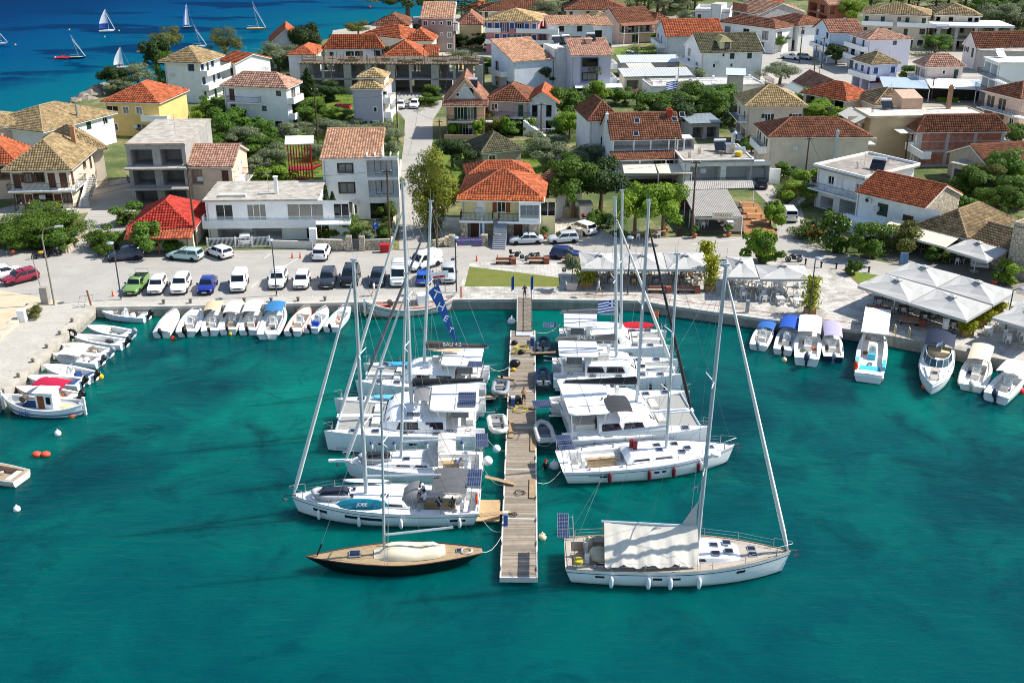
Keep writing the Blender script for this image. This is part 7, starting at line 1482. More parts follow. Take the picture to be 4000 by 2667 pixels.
# motor cruiser, bow to the camera
a,rz,L=place((3672,1345),(3640,1522),1.0);r=thing('motor_cruiser','white motor cruiser with navy folding top, bow toward the open water','boat',(a.x,a.y,0),rz);hb,zs=hullfun(L,3.1,1.5,1.1,.9,.45,2.2)
hullmesh(L,hb,zs,rake=.9,n=18).obj('hull',GEL,r,smooth=35);stripe(L,hb,zs,.03,.16,absz=True,rake=.9).obj('boot_stripe',mat('6d7b84',.5,.1),r);deckmesh(L,hb,zs,n=18,ck=(.05,.45,1.15,.75),camber=.15).obj('deck',GEL,r)
b=MB();b.tube([(L*t,sg*(hb(t)+.02),zs(t)-.25)for sg in(1,)for t in[i/12 for i in range(13)]],.05,4);b.tube([(L*t,-(hb(t)+.02),zs(t)-.25)for t in[i/12 for i in range(13)]],.05,4);b.obj('rubbing_strake',LGREY,r)
b=MB();NAVY=mat('16233c',.75,.15);rings=[]
for i in range(7):f=i/6;rings.append([(lerp(L*.0,L*.36,f),y*1.35,zs(0)+1.55+.2*math.sin(PI*(.1+.7*f))-.35*abs(y)**3)for y in(-1,-.8,-.4,0,.4,.8,1)])
b.loft(rings);b.loft([[(p[0],p[1],p[2]-.02)for p in q]for q in rings]);b.obj('folding_top',NAVY,r,smooth=50)
b=MB();W=[(L*.62,0),(L*.59,.6),(L*.52,1.1),(L*.38,1.35)];W=[(x,-y)for x,y in W[::-1]]+W[1:];b.loft([[(x,y,zs(.5)+.02)for x,y in W],[(x-.5,y*.9,zs(.5)+.75)for x,y in W]]);b.obj('windscreen',glassmat('2b4550','wsc'),r)
b=MB();b.tube([(x-.5,y*.9,zs(.5)+.76)for x,y in W],.035,4);b.tube([(x,y,zs(.5)+.02)for x,y in W],.035,4)
for x,y in W:b.tube([(x,y,zs(.5)),(x-.5,y*.9,zs(.5)+.76)],.025,4)
b.obj('screen_frame',WHITE,r);b=MB();b.box(L*.64,L*.9,-.35,.35,zs(.75)+.1,zs(.75)+.16);b.obj('teak_walkway',TEAKG,r)
for sg in(1,-1):b=MB();b.hexa([(L*.64,sg*.4,zs(.7)+.06),(L*.88,sg*.4,zs(.8)+.06),(L*.84,sg*.62,zs(.8)+.04),(L*.64,sg*1.0,zs(.7)+.02)][::sg],[(L*.64,sg*.4,zs(.7)+.2),(L*.88,sg*.4,zs(.8)+.2),(L*.84,sg*.62,zs(.8)+.16),(L*.64,sg*1.0,zs(.7)+.14)][::sg]);b.obj('sun_pad',mat('d5d8dc',.7,.06),r)
link('hatch',hatchmesh(),r,(L*.76,0,zs(.76)+.17));link('hatch',hatchmesh(),r,(L*.64,.85,zs(.64)+.03),0,.6);link('hatch',hatchmesh(),r,(L*.64,-.85,zs(.64)+.03),0,.6);rails(r,L,hb,zs,t0=.5,t1=.93,h=.45,nst=5);b=MB();pillow(b,L*.06,L*.16,-1.1,1.1,zs(0)-.75,zs(0)-.2);pillow(b,L*.25,L*.35,-.9,-.2,zs(0)-.75,zs(0)-.1);b.obj('seat',mat('d8c39c',.7,.1),r)
for t in(.3,.55):[fender(wpos(r,L*t,sg*(hb(t)+.14),.7),BLACK,'small black fender on the side of the motor cruiser','cruiser fenders',.7)for sg in(1,-1)]
motorboat('inflatable with cream bimini and black fenders, right of the cruiser',(3795,1506),(3836,1384),2.3,rib=mat('ece8dd',.5,.06),canopy=CBE,canv=(.45,.98,1.7),motor=mat('ded9cc',.4,.1),msz=1.0);motorboat('white boat with white hood at the right edge',(3890,1550),(3990,1445),2.5,canopy=CW,canv=(.35,.8,1.8),motor=mat('24324a',.35,.1),fb=1.05,fs=.8,msz=1.0)
# wooden caiques
def caique(label,stern,bow,Bm,hm,band,inner,cabin=True,fb=1.7,fs=1.2):
 a,rz,L=place(stern,bow,1.0);r=thing('fishing_boat',label,'boat',(a.x,a.y,0),rz)
 def hb(t):return Bm/2*max(0,1-abs(2*(t-.47))**2.5)**.75
 def zs(t):return.8+(fb-.8)*max(0,(t-.4)/.6)**2+(fs-.8)*max(0,(.4-t)/.4)**2
 hullmesh(L,hb,zs,rake=.7,srake=.4,n=24).obj('hull',hm,r,smooth=35)
 for f0,f1,m_ in band:stripe(L,hb,zs,f0,f1,rake=.7,n=24,out=.02).obj('plank_stripe',m_,r)
 deckmesh(L,hb,zs,n=24,ck=(.08,.9,Bm*.38,.28),lip=.02,camber=.03).obj('deck',inner,r)
 b=MB()
 for sg in(1,-1):b.tube([(L*t,sg*hb(t),zs(t)+.03)for t in[i/20 for i in range(21)]],.06,5)
 b.obj('cap_rail',WHITE,r);b=MB();b.box(L-.12,L+.1,-.09,.09,.2,fb+.35);b.obj('stem_post',WHITE,r);b=MB();b.box(-.12,.1,-.09,.09,-.2,fs+.55);b.obj('stern_post',WHITE,r)
 zd=.55
 if cabin:
  x=L*.42;b=MB();b.box(x-.7,x+.9,-.65,.65,zd,2.25);b.obj('wheelhouse',WHITE,r);MB().box(x-.85,x+1.05,-.8,.8,2.253,2.35).obj('wheelhouse_roof',WHITE,r)
  for y,m_ in((-.66,BLACK),(.66,BLACK)):MB().box(x-.5,x-.1,y-.02,y+.02,1.2,1.9).obj('window',GLASS,r);MB().box(x+.1,x+.7,y-.02,y+.02,.7,2.0).obj('door',mat('8a4a22',.6,.2),r)
 b=MB();b.box(L*.55,L*.72,-.5,.5,zd,zd+.4);b.obj('fish_box',mat('24477a',.7,.2),r);b=MB();b.ball((L*.22,0,zd+.1),(.8,.6,.25));b.obj('net_heap',mat('cbbd92',.9,.3,6),r)
 b=MB();b.tube([(L*.72,-.35,1.4),(L*.72,.35,1.4)],.3,10);b.tube([(L*.72,-.4,zd),(L*.72,-.4,1.4)],.04,4);b.obj('net_winch',mat('5a564e',.6,.3),r)
 return r,L,hb,zs
r,L,hb,zs=caique('white fishing caique with blue bands, small wheelhouse and orange door',(328,1580),(8,1566),2.5,GEL,[(.35,.5,mat('3d6b9c',.5,.15)),(.02,.12,mat('1b2a44',.5,.1))],mat('a9adae',.8,.15))
for x in(.3,.38):fender(wpos(r,L*(1-x),hb(x)+.12,.45),mat('1f4a86',.6,.1),'blue fender on the near side of the blue-banded caique','blue fenders of the caique',.8)
r,L,hb,zs=caique('long old white caique with red deck gear moored along the quay',(1775,1172),(1425,1206),2.9,mat('dedad0',.6,.25,1.2,stain=.5),[(.72,.78,mat('8a2a26',.6,.2)),(.05,.14,mat('7a4a30',.7,.3))],mat('b59a86',.8,.3,2),cabin=False,fb=1.9,fs=1.5)
b=MB();b.box(3.0,4.2,-.6,.6,.6,2.1);b.obj('wheelhouse',WHITE,r);b=MB();b.box(7.2,8.6,-.6,.6,.6,1.0);b.obj('cushion',mat('c9301f',.7,.12),r);b=MB();b.box(5.6,6.8,-.7,.7,.56,.72);b.obj('engine_hatch',mat('b8452e',.7,.25),r);b=MB();b.box(9.0,10.2,-.5,.5,.56,.8);b.obj('locker',mat('c9b294',.7,.2),r);b=MB();b.tube([(5.2,0,.6),(5.6,0,4.6)],.05,6);b.obj('mast',WOOD,r)
# half seen boat at the left edge
motorboat('wooden boat cut off by the left edge',(84,1858),(-170,1815),2.3,hm=mat('dcd8ce',.6,.2),inner=mat('a8917a',.7,.3,2),console=False,motor=None)
# buoys
for l,x,y,m_,s in[('white mooring buoy near the left edge, lower',66,1990,'eeeeea',.28),('white oval float below the blue-banded caique',226,1695,'eceae4',.3),('orange-red float below the quay row, left',676,1325,'d8401c',.26),('yellow float at the third boat of the quay row',838,1296,'d9a41c',.28),('yellow float between the quay boats',900,1306,'d8b62a',.24),('red float at the fifth boat of the quay row',998,1275,'c8281e',.28),('orange float under the blue-banded caique stern',282,1624,'d87a4a',.4),('yellow float off the mole near the navy console boat',393,1474,'d9a81c',.32),('pale float behind the royal blue bimini boat',3063,1408,'e3c79a',.28),('orange float behind the white work boat',3438,1485,'d2511e',.3),('orange float at the bow of the motor cruiser',3611,1513,'d2592a',.3),('yellow float off the cream bimini boat',3833,1522,'d3b23a',.34),('red float at the right edge boat',3984,1530,'cc2222',.42),('yellow float near the right edge',3937,1556,'d8b02a',.28),('white ball at the stern of the red-fendered sloop',2165,1822,'eae8e2',.42),('white ball float beside the gangway',1998,1258,'eeeeea',.45),('yellow float on the open sea, left',60,177,'e0b83a',.25),('yellow float on the open sea beyond the dinghies',465,122,'e0b83a',.25),('small yellow float beneath the blue-striped sail',409,146,'e0b83a',.25),('yellow float on the open sea, upper left',271,118,'e0b83a',.25),('red and white float far out at sea',1444,30,'d83a2a',.5),('cream fender floating by the pontoon near the awning sloop',2118,2100,'e3d9b4',.32),('black ball fender by the narrow gangplank',1914,1564,'15171a',.34),('dark ball fender at the grey-bimini sloop stern',1880,2030,'1b1e22',.36)]:
 b=MB();b.ball((0,0,.05),(s,s,s*1.1),10,7);b.tube([(0,0,s),(0,0,s*1.6)],s*.18,5);tag(b.obj('buoy',mat(m_,.5,.1),None,True,G(x,y,.05)),l,'buoy')
r=thing('float_pair','pair of red-orange inflatable floats tied together off the mole','float',G(163,1778,.1));[MB().ball((i*.75-.4,0,.1),(.42,.36,.26),9,6).obj('float',mat('dd5338',.6,.1),r,True)for i in(0,1)]
# open sea: dinghies under sail
def seadinghy(label,x,y,L,H,rz,sail=None,band=None,hull='eeeeea',mast=True,jib=False,tilt=0,cat='sailboat'):
 r=thing('sailing_dinghy',label,cat,G(x,y,0),rz);hb,zs=hullfun(L,L*.36,.55,.45,.8);hullmesh(L,hb,zs,n=10).obj('hull',mat(hull,.4,.08),r,smooth=35);deckmesh(L,hb,zs,n=10,ck=(.08,.55,L*.1,.25)).obj('deck',mat('e2ddd0',.5,.1),r)
 T_=Vector((L*.55-tilt,0,H))
 if mast:MB().tube([(L*.6,0,.4),T_],.06,5,.04).obj('mast',ALU,r)
 if sail:
  b=MB();rows=[]
  for i in range(9):
   f=i/8;p=Vector((L*.6,0,1.0)).lerp(T_,f);w_=L*.58*(1-f**1.6)+.06;rows.append([p+Vector((-w_*s,.3*math.sin(PI*s)*(1-f),0))for s in(0,.33,.66,1)])
  b.loft(rows);b.loft([[q+Vector((0,.01,0))for q in rw]for rw in rows]);o=b.obj('mainsail',mat(sail,.7,.06),r,True)
  if band:b=MB();b.loft([[q+Vector((0,-.02,0))for q in rw]for rw in(rows[:3]if band[1]==0 else[[w[2],w[3]]for w in rows[:8]])]);b.loft([[q+Vector((0,.03,0))for q in rw]for rw in(rows[:3]if band[1]==0 else[[w[2],w[3]]for w in rows[:8]])]);b.obj('sail_band',mat(band[0],.7,.06),r)
 else:MB().tube([(L*.6,0,.9),(L*.05,0,1.1)],.05,5).obj('boom',ALU,r)
 if jib:MB().tube([(L*.95,0,.6),T_*.8+Vector((L*.11,0,0))],.09,5).obj('furled_jib',SAILW,r)
 b=MB();b.tube([T_,(L*.98,0,.5)],.025,3);b.tube([T_,(L*.5,L*.16,.5)],.02,3);b.obj('stay',STEEL,r);return r
seadinghy('white sailing dinghy with blue-footed sail on the deep sea',388,126,4.8,6.6,.5,'eef0f2',('274a9c',0),jib=True);seadinghy('white sail with a blue leech on a small dark catamaran, far sea',716,112,3.4,7.2,.6,'e8ecf0',('2450b0',1),hull='23262a');seadinghy('small white dinghy with full sail near the shore',446,271,3.9,5.2,.5,'f2f2f0');seadinghy('bare-masted dinghy with dark hull beside the red inflatable',272,230,4.2,6,.12,None,hull='1c2433',jib=True,tilt=1.2);seadinghy('yellow sailing dinghy with bare raked mast far out',965,116,6,8.4,.05,None,hull='d89a2a',jib=True,tilt=1.0);seadinghy('dinghy mast and hull half hidden behind the villa roof',752,186,4,6,.2,None,jib=True,tilt=1.2);seadinghy('white rowing boat at the left edge of the sea',-25,174,4,3,.1,None,mast=False)
dinghy('red inflatable tender next to the bare-masted dinghy',G(245,230,0),.1,4,1.9,mat('c2182c',.5,.08));dinghy('cream flat boat anchored off the villa trees',G(563,205,0),.08,3.6,1.4,mat('dcc08a',.5,.08),seat=False);dinghy('orange kayak shape behind the villa trees',G(604,206,0),.1,2.2,1.2,mat('dd8a2a',.5,.08),seat=False)
# ================= vehicles =================
def paint(c):return mat(c,.28,.04,1,spec=.5,coat=.6,key=('paint',c))
TYRE=RUBBER;RIM=mat('b5b8ba',.3,.1,metal=.7);LAMPW=mat('e9edf0',.1,.02,spec=.8);LAMPR=mat('9c1016',.2,.1);PLATE=mat('e8e8e4',.5,.05);CARG=glassmat('0c1418','carglass')
WHEEL={}
def wheelmesh(rad):
 if rad not in WHEEL:
  b=MB();b.T=Matrix.Rotation(PI/2,4,'X');b.lathe([(rad*.62,-.1),(rad*.92,-.11),(rad,-.07),(rad,.07),(rad*.92,.11),(rad*.62,.1)],n=14);t_=b.mesh('tyre',TYRE,40)
  b=MB();b.T=Matrix.Rotation(PI/2,4,'X');b.lathe([(.02,-.085),(rad*.62,-.085),(rad*.62,.085),(.02,.085)],n=14);
  WHEEL[rad]=(t_,b.mesh('rim',RIM))
 return WHEEL[rad]
CARS={}
# type: length,width,height, belt, [bonnet end, screen top, roof end, tail base], hood height
KIND=dict(hatch=(4.0,1.74,1.46,.9,(.72,.55,.08,.015),.86),suv=(4.3,1.84,1.64,1.02,(.74,.57,.08,.01),1.0),sedan=(4.4,1.74,1.42,.88,(.72,.56,.26,.13),.84),van=(4.3,1.78,1.84,1.05,(.80,.64,.02,.0),.95),estate=(4.5,1.78,1.5,.9,(.73,.57,.07,.01),.86),pickup=(4.8,1.72,1.55,.95,(.72,.6,.47,.44),.9),box=(4.9,1.9,2.1,1.1,(.88,.74,.02,.0),1.05))
def car(label,kind,col,px,py,to=None,heading=None,rack=False,s=1,roofcol=None,cat='car',load=None,group=None):
 """px,py: middle of the car on the ground; to: pixel the nose points at"""
 a=G(px,py)
 if to is not None:d=G(*to)-a;rz=math.atan2(d.y,d.x)
 else:rz=R(heading)
 L,W,H,bz,(hx,sx_,rx,tx),hz=KIND[kind];pm=paint(col)
 r=thing({'van':'parked_van','box':'parked_van','pickup':'pickup_truck'}.get(kind,'parked_car'),label,cat,a+Vector((0,0,.01)),rz,group,s if s!=1 else None)
 k=(kind,)
 if k not in CARS:
  b=MB();rings=[];w=W/2
  prof=[(0,.86,.42,bz-.12),(.02,.95,.3,bz-.04),(.08,.99,.25,bz),(.3,1,.22,bz),(.6,1,.22,bz),(hx-.02,1,.22,bz-.01),(hx+.06,.99,.23,hz),(.9,.96,.24,hz-.09),(.97,.88,.28,hz-.2),(1,.74,.36,hz-.36)]
  if kind=='sedan':prof[0]=(0,.82,.45,bz-.1)
  for t,ww,zb,zt in prof:
   x=L*(t-.5);ring_=[(w*.86*ww,zb),(w*.97*ww,zb+.1),(w*ww,zb+.3),(w*ww*.985,zt-.12),(w*ww*.93,zt-.02),(w*ww*.6,zt+.02)]
   rings.append([(x,y,z)for y,z in ring_]+[(x,-y,z)for y,z in ring_[::-1]])
  b.loft(rings,closed=True,caps=(True,True));body=b.mesh('body',pm,50)
  X=lambda t:L*(t-.5);wb,wt=w*.92,w*.74 if kind not in('van','box')else w*.84
  x0,x1,x2,x3=X(tx),X(rx),X(sx_),X(hx);zb=bz-.02;zr=H
  ch=MB();C0=[(x0,wb),(x1,wt),(x2,wt),(x3,wb*.97)]
  lo=[(x0,-wb,zb),(x3,-wb*.97,zb),(x3,wb*.97,zb),(x0,wb,zb)];md=[(lerp(x0,x1,.88),-lerp(wb,wt,.8),zr-.1),(lerp(x3,x2,.88),-lerp(wb,wt,.8),zr-.1),(lerp(x3,x2,.88),lerp(wb,wt,.8),zr-.1),(lerp(x0,x1,.88),lerp(wb,wt,.8),zr-.1)]
  up=[(x1+.08,-wt*.9,zr-.02),(x2-.1,-wt*.9,zr-.02),(x2-.1,wt*.9,zr-.02),(x1+.08,wt*.9,zr-.02)];tp=[(x1+.4,-wt*.5,zr),(x2-.45,-wt*.5,zr),(x2-.45,wt*.5,zr),(x1+.4,wt*.5,zr)]
  ch.loft([lo,md,up,tp],closed=True,caps=(False,True));cab=ch.mesh('cabin',pm,50)
  def q(A,B_,C_,D,e=.012,f0=.06,f1=.94,g0=.12,g1=.92):
   A,B_,C_,D=map(Vector,(A,B_,C_,D));n=(B_-A).cross(D-A).normalized()
   P=lambda u,v:(A.lerp(B_,u)).lerp(D.lerp(C_,u),v)+n*e
   return[P(f0,g0),P(f1,g0),P(f1,g1),P(f0,g1)]
  gl=[];
  gl.append(('windscreen',[q(lo[1],lo[2],md[2],md[1])]));
  if kind not in('box',):gl.append(('rear_window',[q(lo[3],lo[0],md[0],md[3],g0=.3 if kind in('van',)else.15)]))
  for s_,(A,B_,C_,D)in(('r',(lo[0],lo[1],md[1],md[0])),('l',(lo[2],lo[3],md[3],md[2]))):
   u=((.6,.93),)if kind in('van','box')else(((.1,.9),)if kind=='pickup' else((.07,.46),(.5,.93)))
   if s_=='l':u=tuple((1-y_,1-x_)for x_,y_ in u)
   for f0,f1 in u:gl.append(('side_window',[q(A,B_,C_,D,f0=f0,f1=f1)]))
  gms=[(n_,MB().add(p_[0],[(0,1,2,3)]).mesh(n_,CARG))for n_,p_ in gl]
  ex=[]
  for sg in(1,-1):
   ex.append(('headlight',MB().hexa([(L/2-.36,sg*w*.52,hz-.34),(L/2-.1,sg*w*.5,hz-.34),(L/2-.22,sg*w*.9,hz-.32),(L/2-.4,sg*w*.88,hz-.32)][::sg],[(L/2-.4,sg*w*.52,hz-.17),(L/2-.14,sg*w*.5,hz-.2),(L/2-.26,sg*w*.9,hz-.17),(L/2-.44,sg*w*.88,hz-.15)][::sg]).mesh('headlight',LAMPW)))
   ex.append(('taillight',MB().box(-L/2-.015,-L/2+.1,sg*w*.78-.1,sg*w*.78+.1,bz-.32,bz-.08).mesh('taillight',LAMPR)))
   ex.append(('mirror',MB().box(x3-.35,x3-.2,sg*(w+.02),sg*(w+.2),bz+.02,bz+.16).mesh('mirror',DARK)))
  ex.append(('grille',MB().box(L/2-.1,L/2+.012,-w*.45,w*.45,hz-.5,hz-.36).mesh('grille',DARK)))
  ex.append(('number_plate',MB().box(L/2-.02,L/2+.025,-.26,.26,.36,.47).mesh('number_plate',PLATE)));ex.append(('number_plate',MB().box(-L/2-.03,-L/2+.02,-.26,.26,bz-.4,bz-.29).mesh('number_plate',PLATE)))
  ex.append(('bumper_trim',MB().box(-L/2+.1,L/2-.12,-w*.97,w*.97,.18,.3).mesh('bumper_trim',DARK)))
  if kind=='pickup':
   b=MB();b.box(-L/2+.06,-L/2+.1,-w*.9,w*.9,bz,bz+.28);b.box(-L/2+.1,x0-.05,w*.86,w*.92,bz,bz+.28);b.box(-L/2+.1,x0-.05,-w*.92,-w*.86,bz,bz+.28);ex.append(('cargo_bed',b.mesh('cargo_bed',pm)))
  CARS[k]=(body,cab,gms,ex)
 body,cab,gms,ex=CARS[k]
 def slot(me,nm,m_):
  o=link(nm,me,r);o.material_slots[0].link='OBJECT';o.material_slots[0].material=m_;return o
 slot(body,'body',pm);co_=slot(cab,'cabin',paint(roofcol)if roofcol else pm)
 for n_,me in gms:link(n_,me,co_)
 for n_,me in ex:
  if n_=='cargo_bed':slot(me,n_,pm)
  else:link(n_,me,r)
 rad=.31 if kind in('hatch','sedan','estate')else.35;ty,rm=wheelmesh(rad)
 for x in(-L*.31,L*.31):
  for sg in(1,-1):wo=link('wheel',ty,r,(x,sg*(W/2-.1),rad));link('rim',rm,wo)
 if rack:
  b=MB()
  for x in(-.3,.5):b.box(x,x+.05,-W*.42,W*.42,H+.03,H+.07)
  b.obj('roof_rack',DARK,r)
 if load:
  b=MB();g=random.Random(1)
  for i in range(9):b.ball((g.uniform(-L*.42,-L*.1),g.uniform(-.5,.5),1.05),(.35,.3,.25),7,5)
  b.obj('cargo',mat('23262a',.7,.4,3),r);b=MB();b.tube([(-L*.44,-.75,1.2),(-L*.44,-.75,1.75),(-L*.44,.75,1.75),(-L*.44,.75,1.2)],.025,4);b.tube([(-.1,-.75,1.2),(-.1,-.75,1.75),(-.1,.75,1.75),(-.1,.75,1.2)],.025,4);b.obj('load_frame',DARK,r)
 return r
car('white hatchback cut off by the left edge','suv','e9eaea',22,1085,(100,1068));car('crimson hatchback with roof bars near the beach','hatch','8c1030',82,1100,(10,1118),rack=True);car('navy and grey crossover under the cottage tree','suv','26304a',492,1012,(420,1018));car('pale green estate car with roof rails','estate','a9c6c4',725,1012,(660,1006),rack=True);car('white hatchback with red tail lamps by the white gate','hatch','ecedee',858,1000,(800,978))
car('old green pickup loaded with black bags','pickup','6f9450',536,1130,(504,1164),load=True);car('small white hatchback next to the green pickup','hatch','eeeeee',616,1132,(598,1166));car('white crossover between the small hatchback and the blue saloon','suv','f0f0f0',708,1130,(690,1166));car('royal blue saloon in the quay row','sedan','1b2f86',812,1130,(796,1162));car('white panel van with dark windscreen in the quay row','van','eeeeec',936,1122,(924,1158));car('white off-roader with roof rails beside the second lamp','suv','f1f1f1',1088,1110,(1074,1145),rack=True);car('white compact car right of the off-roader','hatch','efefef',1180,1112,(1170,1145));car('dark grey crossover in the quay row','suv','30343e',1282,1108,(1272,1145));car('black van-like car behind the tallest left mast','suv','14171c',1370,1100,(1358,1138),s=1.08);car('black hatchback behind the walking man','hatch','1c212c',1476,1104,(1467,1138));car('white camper van with roof racks behind the masts','box','e7ecec',1558,1098,(1554,1135),rack=True);car('bright blue car with its tail to the quay','hatch','1f58b8',1657,1098,(1668,1055),rack=True);car('silver crossover at the lawn corner','suv','b9bcc0',1752,1088,(1748,1120));car('white delivery van parked across the road','van','eceded',1655,1045,(1600,1062),s=1.08);car('white crossover with glass roof at the stone wall','suv','f0f0f0',1258,1002,(1285,950));car('pale grey car inside the open garage','hatch','c9c9c9',960,948,(962,900))
car('silver saloon with roof bars below the yellow house','sedan','bfc4c8',2055,950,(1990,952),rack=True);car('silver hatchback behind the silver saloon','hatch','b9c0c6',2198,946,(2130,950));car('white crossover parked on the stone yard','suv','eeeeee',2272,908,(2215,888));car('dark blue hatchback by the brick benches','hatch','142a5e',2212,1008,(2280,1012));car('black hatchback on the lane behind the taverna','hatch','17191d',2968,730,(2950,690));car('white panel van seen from behind on the side street','van','ecebe7',3078,855,(3040,800))
car('old red pickup standing in the long grass','pickup','9a2226',1327,434,(1280,432));car('white crossover parked beyond the lilac-grey house','suv','eeeeee',1620,420,(1608,440));car('white hatchback half behind the lilac-grey house','hatch','e6e6e6',1566,422,(1560,440));car('blue and white van on the uphill lane','van','d5dde6',1717,285,(1722,300));car('white car at the foot of the concrete frame','hatch','e9e9e9',1710,340,(1708,355));car('dark blue estate at the dry field','estate','26304e',1817,212,(1850,214));car('white car under the pink guest house','hatch','e5e5e5',1900,193,(1898,202));car('white car behind the blue metal shed','suv','e9e9e9',2474,226,(2510,230));car('grey crossover at the lilac house','suv','8d9498',2396,384,(2440,392));car('red pickup in the concrete yard','hatch','b81428',2493,378,(2488,395));car('white pickup at the upper road','pickup','e9e7e1',3087,232,(3130,236));car('grey car beside the green shop front','hatch','a9adb0',3142,232,(3170,236));car('white car in the concrete yard behind the palm','hatch','ededed',2540,388,(2575,384));car('dark car under the white apartment block','hatch','33383c',3772,386,(3760,400))
def bike(label,px,py,heading,col,scooter=False):
 r=thing('scooter' if scooter else 'motorcycle',label,'scooter' if scooter else 'motorcycle',G(px,py),R(heading));pm=paint(col);rr=.24 if scooter else.31
 for x in(-.68,.68):
  b=MB();b.tube([(x+rr*math.cos(a),0,rr+.02+rr*math.sin(a))for a in[i*PI/7 for i in range(15)]],.07,6);wo=b.obj('wheel',RUBBER,r,True);MB().tube([(x,-.05,rr),(x,.05,rr)],rr*.7,8).obj('rim',GREYC,wo)
 b=MB();b.ball((.12,0,.78),(.38,.2,.2),9,6);b.obj('fuel_tank' if not scooter else 'leg_shield',pm,r,True);b=MB();b.ball((0,0,.48),(.32,.18,.24),8,5);b.obj('engine',mat('3a3c3e',.4,.3,metal=.4),r);b=MB();b.hexa([(-.85,-.14,.72),(-.1,-.12,.76),(-.1,.12,.76),(-.85,.14,.72)],[(-.9,-.13,.9),(-.1,-.1,.84),(-.1,.1,.84),(-.9,.13,.9)]);b.obj('seat',BLACK,r)
 b=MB();b.tube([(.68,0,rr),(.45,0,.95)],.06,6);b.tube([(.42,-.38,1.05),(.45,0,.98),(.42,.38,1.05)],.03,5);b.obj('fork',STEEL,r);b=MB();b.ball((.58,0,.9),(.1,.11,.12),8,5);b.obj('headlight',LAMPW,r);b=MB();b.tube([(-.1,.16,.3),(-.95,.2,.42)],.06,6);b.obj('exhaust',STEEL,r)
 if scooter:MB().box(-.95,-.62,-.2,.2,.95,1.25).obj('top_box',pm,r)
bike('yellow motorcycle by the hedge',158,1010,20,'d0a010');bike('black motorcycle beside the yellow one',208,996,10,'15171a');bike('dark scooter parked at the lawn corner lamp',1775,1040,80,'2a2c30',True);bike('black scooter left of the brick benches',2018,1012,10,'1d2024',True);bike('bare motorcycle between the brick benches',2080,1016,200,'22252a');bike('red scooter beside the white hut',2298,868,10,'b81c1c',True);bike('black touring motorcycle on the right street',3100,1022,175,'141619');bike('dark scooter at the upper road corner',3075,308,40,'202226',True)
# ================= pontoon =================
ZP=.62
pa,pb=(G(1949,2252,ZP)+G(2104,2252,ZP))/2,(G(1993,1292,ZP)+G(2092,1290,ZP))/2
d=pb-pa;LP=math.hypot(d.x,d.y);rzp=math.atan2(d.y,d.x)-PI/2;WP=2.62
PT=thing('pontoon','long floating pontoon with weathered wooden planks between the yachts','pontoon',(pa.x,pa.y,0),rzp)
PLM=mat('a49684',.85,.25,2.2,.4,jitter=.75);n=272;pl=MB().box(-WP/2+.13,WP/2-.13,0,LP/n-.022,ZP-.05,ZP).mesh('plank',PLM)
for i in range(n):link('plank',pl,PT,(rnd.uniform(-.012,.012),i*LP/n,rnd.uniform(-.006,.006)))
for sg in(1,-1):MB().box(sg*(WP/2-.06)-.06,sg*(WP/2-.06)+.06,0,LP,ZP-.32,ZP+.03).obj('side_beam',mat('c9c5bc',.8,.2,2),PT)
MB().box(-WP/2,WP/2,-.14,-.003,ZP-.35,ZP+.03).obj('end_beam',mat('d3d0c8',.8,.2,2),PT)
for i in range(11):MB().box(-WP/2+.3,WP/2-.3,i*LP/11+.4,(i+1)*LP/11-.6,-.35,ZP-.2).obj('float',mat('4a4d4e',.9,.2),PT)
for i in range(5):MB().box(-WP/2+.02,WP/2-.02,LP*(i+1)/6-.06,LP*(i+1)/6+.06,ZP+.004,ZP+.035).obj('joint_strip',mat('d8d5ce',.6,.1),PT)
for i in range(14):
 for sg in(1,-1):b=MB();b.tube([(sg*(WP/2-.07),i*3.1+.8,ZP+.03),(sg*(WP/2-.07),i*3.1+1.15,ZP+.12),(sg*(WP/2-.07),i*3.1+.6,ZP+.12)],.035,5);b.obj('cleat',STEEL,PT)
def onp(px,py,z=ZP):return G(px,py,z)
ga,gb=G(2048,1298,ZP),G(2048,1168,GZ+.1);d=gb-ga
gw=thing('gangway','sloping wooden gangway with steel trusses from quay to pontoon','gangway',ga,math.atan2(d.y,d.x)-PI/2);lg=math.hypot(d.x,d.y);sl_=d.z/lg;WG=1.55
ng=60;pl=MB().box(-WG/2,WG/2,0,lg/ng-.02,.1,.14).mesh('plank',PLM)
for i in range(ng):link('plank',pl,gw,(0,i*lg/ng,.05+i*lg/ng*sl_))
for sg in(1,-1):
 b=MB();P=lambda y,z:(sg*WG/2,y,z+y*sl_);b.tube([P(0,.15),P(lg,.15)],.05,5);b.tube([P(0,1.15),P(lg,1.15)],.05,5)
 for i in range(9):b.tube([P(lg*i/8,.15),P(lg*i/8,1.15)],.03,4)
 for i in range(8):b.tube([P(lg*(i+i%2-i%2)/8,.15),P(lg*(i+1)/8,1.15)],.022,4)
 b.obj('truss',ALU if sg<0 else mat('5d6468',.5,.1,metal=.4),gw)
MB().box(-WG/2-.1,WG/2+.1,-1.0,.1,.02,.1).obj('ramp_plate',mat('d2d5d6',.4,.1,metal=.3),gw)
for l,x,y in[('blue and white power post on the pontoon near the gangway',2078,1352),('blue power post on the outer left edge of the pontoon',1975,2050),('blue power post on the left of the pontoon beside the trolley',2004,1592)]:
 r=thing('power_post',l,'power post',onp(x,y));MB().box(-.16,.16,-.13,.13,0,.95).obj('column',mat('2458a8',.5,.1),r);MB().box(-.19,.19,-.15,.15,.953,1.15).obj('head',WHITE,r)
